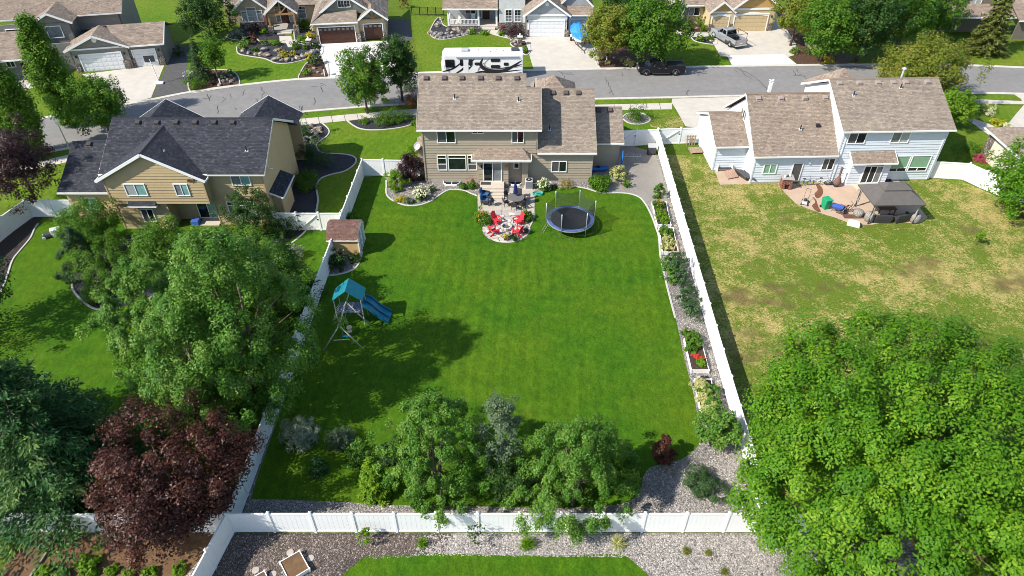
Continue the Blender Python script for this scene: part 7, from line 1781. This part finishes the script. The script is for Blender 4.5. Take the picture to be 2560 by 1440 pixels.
for px, lb in ((1152,'left white rocking chair on the railed porch'),(1184,'right white rocking chair on the railed porch')):
    p = G(px,48,.4); t = thing('porch_chair', lb, 'chair', (p[0],p[1]-.9,.4)); MB().box(-.28,-.28,.35,.28,.28,.42).build('seat', M_trim, t); MB().box(-.28,.24,.42,.28,.30,1.05).build('backrest', M_trim, t)
    for sx in (-1, 1): MB().box(sx*.26-.03,-.26,0,sx*.26+.03,.26,.05).build('rocker', M_trim, t); MB().box(sx*.26-.03,-.26,.05,sx*.26+.03,-.2,.6).build('leg', M_trim, t); MB().box(sx*.26-.03,.2,.05,sx*.26+.03,.26,.6).build('leg', M_trim, t)
# metal picket fence far back
t = thing('metal_fence', 'dark metal picket fence between the far houses', 'fence', (*G(1030,38),0)); a = Vector(G(1030,38)); b = Vector(G(1110,40)); d = b-a
for k in range(5): q = d*k/4; MB().box(q.x-.04,q.y-.04,0,q.x+.04,q.y+.04,1.3).build('post', M_black, t)
for z in (.2,1.15): MB().bar((0,0,z),(d.x,d.y,z),.03,.04).build('rail', M_black, t)
for k in range(40): q = d*(k+.5)/40; MB().box(q.x-.012,q.y-.012,.1,q.x+.012,q.y+.012,1.25).build('picket', M_black, t)
# boulders
random.seed(77)
def rocks(label, pts, s0, s1, group):
    for i, (px, py) in enumerate(pts): boulder(label, G(px,py), random.uniform(s0,s1), random.randrange(1000), group)
rocks('pale boulder edging the porch bed of the grey house', [(1076,84),(1083,91),(1092,95),(1102,97),(1112,96),(1122,94),(1133,92),(1145,90),(1158,87),(1168,84),(1090,86),(1102,90),(1098,58),(1103,50),(1094,66),(1118,86),(1130,84),(1150,81),(1172,79),(1180,76),(1120,76),(1140,76)], .7,1.3,'boulders of the porch bed')
rocks('boulder in the lava rock bed before the tan house', [(608,128),(622,134),(640,137),(655,138),(668,140),(690,150),(705,152),(718,151),(732,150),(745,146),(758,142),(770,136),(784,132),(795,128),(700,140),(720,138),(738,136),(660,126),(690,128)], .6,1.2,'boulders before the tan house')
rocks('stone heaped in the side bed by the charcoal roofed house', [(772,322),(780,318),(790,321),(798,326),(784,328),(776,334),(792,334),(803,332),(770,340),(765,348),(778,346),(790,340),(764,356),(800,322)], .4,.9,'stones of the side bed')
rocks('stone in the rocky corner bed by the asphalt pad', [(560,205),(570,200),(580,205),(588,196),(575,192),(548,214)], .5,.8,'stones of the corner bed')
rocks('pale rock beside the shrub bed of the cream house', [(1742,72),(1780,100),(1690,66),(1685,58),(1682,48),(1778,103)], .5,.9,'rocks of the cream house bed')
rocks('rock at the little drive bed of the grey house', [(1286,106),(1298,108),(1280,102),(1290,112)], .6,.9,'rocks of the drive bed')
rocks('pale rock in the far drive bed of the tan house', [(775,178),(785,172),(795,182),(808,186),(770,186)], .4,.7,'rocks of the drive corner')
for i, (a, b, lb) in enumerate((((2014,112),(2034,140),'left pale driftwood log on the bark slope'),((2026,110),(2050,138),'middle pale driftwood log on the bark slope'),((2040,116),(2064,140),'right pale driftwood log on the bark slope'))):
    A, B = GV(*a), GV(*b); o = MB().tube([(0,0,.15),((B.x-A.x)*.5,(B.y-A.y)*.5,.35),(B.x-A.x,B.y-A.y,.18)],[.2,.16,.1],8).build('driftwood_log', mat('bleached driftwood', (.46,.38,.29), .9, .2, 3), None, loc=(A.x,A.y,0)); tag(o, lb, 'log')
# shrubs by the houses: (px, py of base, height, radius, leaf set, label, flower)
FAR = [(594,92,1.3,.9,'silver','weeping blue spruce shrub under the tan house window',None),(580,72,2.6,.6,'green','narrow arborvitae at the left of the tan house',None),(617,112,1.3,.9,'lime','bright round shrub in the tan house bed',None),(636,108,1.9,.8,'copper','dark red shrub in the tan house bed',None),(606,122,.8,.7,'lime','low lime shrub at the bed edge',None),(640,132,.9,.7,'green','mounded green shrub among the boulders',None),(665,112,.7,.6,'grey','grey mound in the tan house bed',None),(690,112,.8,.9,'green','clipped green mound beside the walk',None),(705,134,1.0,.7,'straw','tan ornamental grass in the tan house bed',None),(712,142,.8,.6,'yellow','yellow flowering clump among boulders',None),(735,140,.9,.5,'yellow','bright yellow shrub among boulders',None),(740,122,.9,.9,'green','clipped hedge mound at the walk end',None),(765,122,.8,.6,'green','small clipped mound near the lamp pier',None),(790,120,.9,.6,'dark','dark clipped mound at the garage corner',None),(760,70,1.6,1.2,'green','broad green shrub below the right window of the tan house',None),(755,104,.9,1.0,'lime','lime clipped shrub left of the garage',None),(775,95,1.0,.8,'yellow','golden shrub left of the garage',None),(784,78,1.1,.5,'cream','white flowering shrub at the garage wall',None),(662,84,.8,.6,'lime','small lime shrub at the porch pier',None),(640,80,1.3,.9,'purple','dark blue shrub below the stone base',None),(782,165,1.5,.7,'juniper','dark upright shrub at the white driveway',None),(798,160,1.9,.7,'dark','tall dark shrub at the edge of the white driveway',None),(764,186,.9,.8,'lime','lime shrub at the kerb by the white driveway',None),(775,152,1.2,.6,'yellow','yellow green shrub behind the dark upright one',None),
 (490,221,1.5,1.3,'green','clipped round shrub at the kerb by the asphalt pad',None),(474,204,1.2,.8,'grey','russian sage with lilac haze by the asphalt pad','lilac'),(535,210,.9,.7,'purple','dark red low shrub in the corner bed',None),(560,196,1.0,.7,'grey','grey rounded shrub in the corner bed',None),(578,188,.8,.5,'lime','small lime shrub in the corner bed',None),(515,206,1.2,.9,'dark','dark juniper below the two trees',None),
 (1178,85,.9,.6,'lime','lime mound at the porch bed',None),(1209,86,.9,.7,'lime','spreading lime perennial by the porch steps',None),(1283,92,2.1,1.7,'purple','round dark purple maple before the grey house',None),(1302,98,.9,.5,'green','small upright shrub right of the purple maple',None),(1253,88,.7,.6,'lime','lime perennial left of the purple maple',None),(1313,130,1.0,.6,'lime','yellow green shrub at the motorhome corner',None),(1254,72,.9,.5,'pink','pink flowering pot plant at the grey house',None),
 (1498,150,1.4,.9,'varieg','cream leaved shrub at the boat driveway',None),(1575,164,1.0,1.0,'varieg','pale shrub beside the black pickup',None),(1520,160,.7,.6,'straw','dry grass clump at the mailbox',None),(1715,76,1.7,1.5,'purple','dark purple mound before the cream house',None),(1748,66,2.0,.9,'green','upright green shrub before the cream house',None),(1758,76,1.3,.7,'lime','yellow green shrub by the arched door',None),(1750,102,1.2,.7,'lime','lime shrub at the lawn corner bed',None),(1775,100,.9,.7,'green','green clump beside the silver pickup',None),(2068,158,.9,1.1,'yellow','low yellow shrub at the kerb below the wood',None),(1984,132,.8,.7,'lime','small green shrub by the driftwood',None),(2040,135,1.8,1.9,'green','leafy understorey bush below the wood',None),(2015,90,2.0,1.8,'lime','bright bush at the top of the bark slope',None),
 (960,310,1.7,1.3,'green','left part of the big clipped hedge',None),(990,305,1.9,1.4,'green','middle of the big clipped hedge',None),(1012,302,1.6,1.1,'green','right part of the big clipped hedge',None),(912,308,.8,.7,'lime','yellow green clump at the left of the hedge',None),(1038,318,1.0,.5,'lime','yellow shrub at the corner of the brown house',None),(1030,270,2.4,1.2,'rust','orange brown shrub beside the brown roof',None),(1033,382,1.5,1.0,'lime','mottled shrub below the satellite dish',None),(1020,225,1.2,1.2,'silver','silver shrub under the dark pear tree',None),
 (760,345,2.6,1.2,'spruce','dark spruce shrub at the tan house side wall',None),(775,398,2.2,1.3,'dark','dark juniper in the lava bed beside the wall',None),(800,410,1.8,1.6,'juniper','spreading juniper in the lava rock bed',None),(790,358,.9,1.0,'grey','grey rounded shrub among the heaped stones',None),(745,372,2.2,1.1,'dark','tall dark shrub against the tan house side',None),(765,470,1.1,1.5,'green','horseshoe clipped hedge by the side bump, near arm',None),(768,450,1.1,1.5,'green','horseshoe clipped hedge by the side bump, far arm',None),
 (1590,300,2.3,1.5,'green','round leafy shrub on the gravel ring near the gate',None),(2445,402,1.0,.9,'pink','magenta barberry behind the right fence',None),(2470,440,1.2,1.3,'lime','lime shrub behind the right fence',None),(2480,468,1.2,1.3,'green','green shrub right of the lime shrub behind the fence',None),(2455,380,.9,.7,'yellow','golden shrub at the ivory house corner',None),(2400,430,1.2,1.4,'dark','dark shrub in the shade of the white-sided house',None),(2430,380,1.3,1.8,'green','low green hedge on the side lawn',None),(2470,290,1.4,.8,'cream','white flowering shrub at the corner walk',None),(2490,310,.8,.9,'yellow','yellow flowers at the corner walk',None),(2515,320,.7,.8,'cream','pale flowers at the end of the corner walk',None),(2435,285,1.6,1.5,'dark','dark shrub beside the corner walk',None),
 (1010,20,2.6,.8,'rust','brown columnar shrub beside the metal fence',None),(450,140,1.6,.9,'dark','dark shrub at the grey garage corner',None),(600,195,.1,.1,'lime','tiny plant at the kerb',None)]
for i, (px, py, h, R, lm, lb, fl) in enumerate(FAR):
    if h < .2: continue
    big = R > 1.1; s = shrub('shrub', lb, G(px,py), h, R, lm, 700+i, clumps=40 if big else 20, per=48 if big else 34, leaf=.15 if py < 200 else .12, stem=big)
    if fl: flowers(s, fl, 60, R*.9, h*.6, h*1.1, .14, i)
# ------------------------------------------------------------------ right yard: gazebo, clutter
M_gaz = mat('charcoal gazebo canvas', (.108,.098,.09), .85, .12, 2.5, .2, bscale=30); M_gwood = mat('silvered curtain cloth', (.33,.31,.29), .9, .2, 5)
gx0, gx1, gy0, gy1 = 31.6, 36.1, 50.4, 53.75
gcx, gcy = (gx0+gx1)/2, (gy0+gy1)/2
t = thing('gazebo', 'charcoal canvas gazebo with vented roof on the right patio', 'gazebo', (gcx,gcy,0), rad(1))
hx, hy = (gx1-gx0)/2+.05, (gy1-gy0)/2+.05
def hip(x, y, z, tx, ty, tz, name):
    q = MB(); B = [(-x,-y,z),(x,-y,z),(x,y,z),(-x,y,z)]; T_ = [(-tx,-ty,tz),(tx,-ty,tz),(tx,ty,tz),(-tx,ty,tz)]
    o = None
    for i in range(4):
        j = (i+1) % 4; q.ext([B[i],B[j],T_[j],T_[i]],(0,0,-.025))
    q.add(T_,[(0,1,2,3)]); return q.build(name, M_gaz, t)
hip(hx,hy,2.2,1.0,.48,3.05,'canopy'); hip(1.25,.70,3.05,.75,.12,3.42,'vent_canopy')
MB().loft([[(-hx,-hy,2.08),(hx,-hy,2.08),(hx,hy,2.08),(-hx,hy,2.08)],[(-hx-.01,-hy-.01,2.2),(hx+.01,-hy-.01,2.2),(hx+.01,hy+.01,2.2),(-hx-.01,hy+.01,2.2)]],cap=False).build('valance', M_gaz, t)
for sx in (-1, 1):
    for sy in (-1, 1):
        px_, py_ = sx*(hx-.3), sy*(hy-.3); MB().box(px_-.05,py_-.05,0,px_+.05,py_+.05,2.15).build('post', M_dgrey, t)
        q = MB(); q.lathe([(.07,.45),(.11,.8),(.06,1.3),(.10,1.8),(.09,2.1)],9,(px_+.05*sx*-1,py_,0)); q.build('tied_curtain', M_gwood, t)
M_pouf = gravel_mat('knitted grey cover', [(.30,.28,.25),(.36,.34,.30),(.33,.31,.28),(.40,.37,.33)], 9, strength=.5)
def sofa(x, y, w, rz, label):
    s = thing('garden_sofa', label, 'sofa', (x,y,0), rz); MB().box(-w/2,-.4,.05,w/2,.4,.38).build('base', M_wick, s, bevel=.03); MB().box(-w/2,-.42,.3,w/2,-.24,.82).build('backrest', M_wick, s, bevel=.04); MB().box(-w/2+.1,-.22,.38,w/2-.1,.38,.50).build('cushion', M_pouf, s, bevel=.04)
    for s_ in (-1, 1): MB().box(s_*w/2-.09,-.4,.3,s_*w/2+.09,.4,.62).build('armrest', M_wick, s, bevel=.03)
sofa(33.2,51.1,1.5,0,'dark wicker sofa under the gazebo at left'); sofa(35.0,51.2,1.5,.25,'dark wicker sofa under the gazebo at right'); 
s = thing('patio_table', 'dark table in the shade of the gazebo', 'table', (34.0,52.3,0)); MB().box(-.8,-.45,.68,.8,.45,.74).build('table_top', M_dwood, s)
for sx in (-1, 1):
    for sy in (-1, 1): MB().box(sx*.7-.04,sy*.36-.04,0,sx*.7+.04,sy*.36+.04,.68).build('leg', M_dwood, s)
def pouf(x, y, r, h, label, rz=0):
    o = MB().lathe([(r*.75,0),(r*.98,h*.2),(r,h*.5),(r*.95,h*.82),(r*.7,h),(r*.2,h*1.02)],16).build('pouf', M_pouf, None, smooth=True, loc=(x,y,.02)); tag(o, label, 'pouf')
pouf(31.5,52.0,.45,.55,'squat round pouf left of the gazebo'); pouf(32.1,51.15,.42,.85,'tall knitted pouf at the left gazebo post'); pouf(36.15,51.0,.45,.85,'tall knitted pouf at the right gazebo post')
# wheelie bin
t = thing('wheelie_bin', 'green wheelie bin on the right patio', 'bin', (28.9,53.2,0), .25); M_bin = mat('green bin plastic', (.012,.30,.13), .5, .08, 4)
MB().loft([[(-.25,-.27,.06),(.25,-.27,.06),(.25,.27,.06),(-.25,.27,.06)],[(-.32,-.38,.98),(.32,-.38,.98),(.32,.36,.98),(-.32,.36,.98)]]).build('bin_body', M_bin, t, bevel=.03); MB().box(-.35,-.42,.98,.35,.40,1.06).build('lid', M_bin, t, bevel=.04); MB().tube([(-.28,.44,.95),(.28,.44,.95)],.022,6).build('handle', M_bin, t)
for s_ in (-1, 1): MB().tube([(s_*.24,.26,.12),(s_*.31,.26,.12)],.12,12).build('wheel', M_rub, t)
# wheelbarrow
t = thing('wheelbarrow', 'blue wheelbarrow beside the green bin', 'wheelbarrow', (29.75,52.7,0), -.6); MB().loft([[(-.3,-.2,.3),(.35,-.2,.3),(.35,.2,.3),(-.3,.2,.3)],[(-.45,-.34,.62),(.55,-.34,.62),(.55,.34,.62),(-.45,.34,.62)]]).build('tray', M_blue, t, bevel=.02)
MB().tube([(.75,-.05,.2),(.75,.05,.2)],.2,14).build('wheel', M_rub, t)
for s_ in (-1, 1): MB().tube([(.75,s_*.08,.2),(0,s_*.22,.30),(-1.05,s_*.3,.55)],.022,6).build('handle', M_dgrey, t); MB().tube([(-.25,s_*.2,.3),(-.35,s_*.24,0)],.02,6).build('leg', M_dgrey, t)
# mower
t = thing('lawn_mower', 'push lawn mower at the edge of the right patio', 'lawn mower', (27.3,54.0,0), 1.1); MB().loft([[(-.4,-.26,.12),(.4,-.26,.12),(.4,.26,.12),(-.4,.26,.12)],[(-.3,-.2,.32),(.34,-.2,.32),(.34,.2,.32),(-.3,.2,.32)]]).build('deck', M_lgrey, t, bevel=.03); MB().lathe([(.17,.32),(.18,.42),(.12,.50)],14).build('engine', M_black, t)
for sx in (-.36,.36):
    for sy in (-.28,.28): MB().tube([(sx,sy-.03,.11),(sx,sy+.03,.11)],.11,12).build('wheel', M_rub, t)
for s_ in (-1, 1): MB().tube([(.3,s_*.2,.3),(1.15,s_*.2,.95)],.015,5).build('handle', M_black, t)
MB().tube([(1.15,-.2,.95),(1.15,.2,.95)],.018,5).build('handle_bar', M_black, t)
bike('bicycle', 'dark bicycle leaning among boards in front of the gazebo', 'bicycle', 30.6,52.6,.5, M_dwood, lean=.25); bike('bicycle', 'blue bicycle against the pale wall', 'bicycle', 28.3,57.15,.1, M_blue, lean=.2); bike('bicycle', 'white bicycle against the pale wall nearest the downspout', 'bicycle', 30.0,57.25,-.1, M_trim, lean=.2)
tag(MB().cbox((0,0,.06),(1.9,.55,.05),(.03,.06,0)).build('plank', M_dwood, None, loc=(31.0,51.75,0)), 'brown board lying on the patio before the squat pouf', 'board')
tag(MB().cbox((0,0,.25),(1.0,.6,.05),(0,-.45,.9)).build('plank', M_dwood, None, loc=(30.15,52.55,.05)), 'brown board propped between wheelbarrow and bicycle', 'board')
t = thing('storage_box', 'tipped over cream plastic box at the patio edge', 'box', (30.5,50.45,0), -.45); MB().loft([[(-.55,-.35,.0),(.55,-.35,.0),(.55,.35,.0),(-.55,.35,.0)],[(-.5,-.3,.34),(.5,-.3,.34),(.42,.3,.40),(-.42,.3,.40)]]).build('shell', mat('cream plastic lid', (.62,.58,.50), .6), t, bevel=.05); MB().box(.52,-.28,.03,.57,.28,.26).build('opening', M_dgrey, t)
# brick kiln / barbecue
M_brk = gravel_mat('terracotta brick', [(.30,.11,.07),(.36,.15,.10),(.27,.09,.06),(.40,.19,.13)], 6, strength=.4)
t = thing('brick_barbecue', 'square brick barbecue with slab top against the pale wall', 'barbecue', (26.35,56.85,0), rad(-6)); 
for r_ in range(9):
    for k in range(4):
        for sd, (ox, oy, ang) in enumerate(((0,-.42,0),(.42,0,PI/2),(-.42,0,PI/2))):
            if sd == 0 and k in (1,2) and r_ < 5: continue
            off = (k-1.5)*.21 + (.05 if r_ % 2 else -.02); z = .06+r_*.115
            MB().cbox((ox+off*math.cos(ang),oy+off*math.sin(ang),z),(.20,.10,.10),(0,0,ang)).build('brick', M_brk, t)
MB().box(-.37,-.36,0,.37,.42,1.03).build('core', M_rub, t); MB().box(-.58,-.55,1.09,.58,.5,1.16).build('slab', M_found, t, bevel=.02)
for k, x in enumerate((-.3,-.05,.2)): MB().lathe([(.08,1.16),(.1,1.3),(.06,1.36)],10,(x,.1*k-.1,0)).build('pot', M_dgrey if k % 2 else M_trim, t)
# leaning panels and pallet stack in the house corner
t = thing('lounger_stack', 'heap of slatted wooden panels leaning in the house corner', 'panels', (21.7,58.95,0), .35)
for k in range(8): MB().cbox((-.75+.16*k,-.05,.30),(.11,1.0,.05),(.35,0,0)).build('slat', mat('pinkish wood', (.42,.27,.2), .8), t)
t = thing('folded_panels', 'dark folded panels leaning on the white-sided house', 'panels', (22.55,58.6,0), .5)
for k in range(5): MB().cbox((-.1+.13*k,-.16*k,.36),(.10,1.5,.75),(.25,-.55,0)).build('panel', M_dgrey, t)
t = thing('bench_frame', 'low white bench frame against the small extension wall', 'bench', (21.2,60.0,0)); MB().box(-.7,-.2,.3,.7,.2,.35).build('seat', M_dgrey, t)
for sx in (-1, 1): MB().box(sx*.72-.03,-.24,0,sx*.72+.03,.24,.7).build('side_frame', M_trim, t)
M_pal = mat('weathered pallet wood', (.30,.22,.15), .9, .25, 6)
t = thing('pallet', 'wooden pallet stood against the white fence', 'pallet', (18.9,65.3,0))
for k in range(4): MB().cbox((-.4+.27*k,0,.55),(.12,.05,1.1),(-.12,0,0)).build('slat', M_pal, t)
for z in (.15,.6,1.0): MB().cbox((0,.05,z),(1.0,.06,.09),(-.12,0,0)).build('cross_bar', M_pal, t)
t = thing('wooden_step', 'low wooden platform beside the white-sided extension', 'platform', (19.25,63.9,0), .1)
for k in range(6): MB().box(-.75,-.6+.2*k,.16,.75,-.42+.2*k,.2).build('plank', M_pal, t)
for x in (-.65,.65): MB().box(x-.04,-.6,0,x+.04,.58,.16).build('bearer', M_pal, t)
t = thing('chiminea', 'tall rusty clay chiminea by the downspout', 'chiminea', (31.35,57.05,0)); MB().lathe([(.2,.1),(.34,.3),(.36,.5),(.22,.85),(.10,1.1),(.10,1.9),(.15,2.0)],14).build('body', mat('rusty clay', (.16,.09,.075), .8, .3, 5), t, smooth=True); MB().lathe([(.26,0),(.22,.12)],10).build('stand', M_black, t)
for i, (x, y, lb) in enumerate(((36.15,58.0,'tyre lying left of its twin by the pale wall'),(36.75,57.95,'tyre lying right of its twin by the pale wall'))):
    q = MB(); q.lathe([(.16,.02),(.28,0),(.33,.08),(.28,.18),(.16,.16)],16); tag(q.build('tyre', M_rub, None, loc=(x,y,.0)), lb, 'tyre')
for i, (x, y, s_) in enumerate(((33.9,49.75,.22),(34.25,49.8,.26),(20.6,62.2,.5))): boulder(('small stone left of its twin on the lawn before the gazebo','small stone right of its twin on the lawn before the gazebo','flat stone on the dry lawn beside the extension')[i], (x,y), s_, 40+i, None)
M_mud = mat('red brown mud stain', (.16,.065,.035), .9, .3, 3)
patch('mud_stain', [(2030,492),(2040,500),(2045,515),(2052,530),(2040,528),(2030,515),(2038,505)], .020, M_mud, 'red brown mud stain on the right patio', smooth=True); patch('mud_stain', [(2040,462),(2052,465),(2058,480),(2052,492),(2042,496),(2036,485),(2044,475)], .020, M_mud, 'dark spilled soil near the bicycles', smooth=True)
patch('rock_strip', [(2058,456),(2066,464),(2098,463),(2098,455)], .022, M_lava, 'narrow rock strip against the pale wall'); 
# beside the brown house
t = thing('kayak', 'royal blue kayak behind the variegated shrub', 'kayak', (8.6,59.9,0), .1)
rg = []
for x, w in ((-1.0,.04),(-.7,.28),(0,.36),(.7,.28),(1.0,.04)): rg.append([(x,-w,.35),(x,-w*.6,.12),(x,w*.6,.12),(x,w,.35),(x,0,.48)])
MB().loft(rg).build('hull', mat('kayak blue', (.02,.16,.52), .4), t, smooth=True); MB().lathe([(.2,.44),(.22,.5),(.2,.5)],12).build('cockpit', M_black, t)
t = thing('paddle_board', 'blue paddle board upright at the garage corner', 'paddle board', (10.95,60.35,0)); MB().loft([[(-.05,-.2,.02),(.05,-.2,.02),(.05,.2,.02),(-.05,.2,.02)],[(-.05,-.3,.9),(.05,-.3,.9),(.05,.3,.9),(-.05,.3,.9)],[(-.05,-.05,2.0),(.05,-.05,2.0),(.05,.05,2.0),(-.05,.05,2.0)]]).build('board', MATS['kayak blue'], t, bevel=.03); MB().box(-.06,-.04,.1,.06,-.02,.3).build('fin', M_trim, t)
t = thing('gas_grill', 'covered dark grill at the fence gate', 'grill', (14.45,63.4,0)); MB().box(-.4,-.3,.1,.4,.3,.85).build('cabinet', M_dgrey, t, bevel=.03); MB().loft([[(-.42,-.3,.85),(.42,-.3,.85),(.42,.3,.85),(-.42,.3,.85)],[(-.4,-.12,1.2),(.4,-.12,1.2),(.4,.2,1.15),(-.4,.2,1.15)]]).build('lid', M_lgrey, t, bevel=.03)
for s_ in (-1, 1): MB().tube([(s_*.32,-.25,.0),(s_*.32,.25,.0)],.08,8).build('wheel', M_rub, t)
t = thing('metal_rack', 'white metal rack lying on the shaded gravel', 'rack', (12.4,63.0,0))
for k in range(6): MB().tube([(-.9+.36*k,-.25,.04),(-.9+.36*k,.25,.04)],.015,5).build('bar', M_trim, t)
for y in (-.25,.25): MB().tube([(-.9,y,.05),(.9,y,.05)],.015,5).build('rail', M_trim, t)
t = thing('satellite_dish', 'grey satellite dish on the left eave of the brown house', 'satellite dish', (-8.95,58.5,3.25)); q = MB().lathe([(.05,0),(.22,.05),(.34,.14),(.35,.14),(.2,.03)],18); o = q.build('dish', M_lgrey, t); o.rotation_euler = (rad(60),0,rad(-30)); o.location = (0,-.15,.35); MB().tube([(0,0,0),(0,-.1,.35)],.025,6).build('mast', M_steel, t); MB().tube([(0,-.15,.35),(-.2,-.5,.55)],.015,5).build('feed_arm', M_steel, t)
# left yard
t = thing('blue_tarp_cover', 'blue tarpaulin over a table behind the birches', 'cover', (-25.2,45.6,0)); MB().loft([[(-.9,-.6,.3),(.9,-.6,.3),(.9,.6,.3),(-.9,.6,.3)],[(-.8,-.5,.85),(.8,-.5,.85),(.8,.5,.85),(-.8,.5,.85)]]).build('tarpaulin', M_tarp, t, bevel=.05)
for sx in (-1, 1):
    for sy in (-1, 1): MB().box(sx*.7-.03,sy*.4-.03,0,sx*.7+.03,sy*.4+.03,.5).build('leg', M_dgrey, t)
tag(MB().box(-.35,-.3,0,.35,.3,.55).build('storage_tub', M_blue, None, bevel=.05, loc=(-28.2,50.55,0)), 'blue storage tub under the tan house overhang', 'tub')
m1 = G(125,592); t = thing('lawn_mower', 'white and dark mower on the shaded left lawn', 'lawn mower', (m1[0],m1[1],0), .5); MB().loft([[(-.5,-.3,.14),(.5,-.3,.14),(.5,.3,.14),(-.5,.3,.14)],[(-.4,-.22,.40),(.36,-.22,.40),(.36,.22,.40),(-.4,.22,.40)]]).build('deck', M_dgrey, t, bevel=.03); MB().box(.2,-.28,.25,.95,.28,.7).build('grass_bag', M_trim, t, bevel=.06)
for sx in (-.4,.4):
    for sy in (-.3,.3): MB().tube([(sx,sy-.04,.14),(sx,sy+.04,.14)],.14,12).build('wheel', M_trim, t)
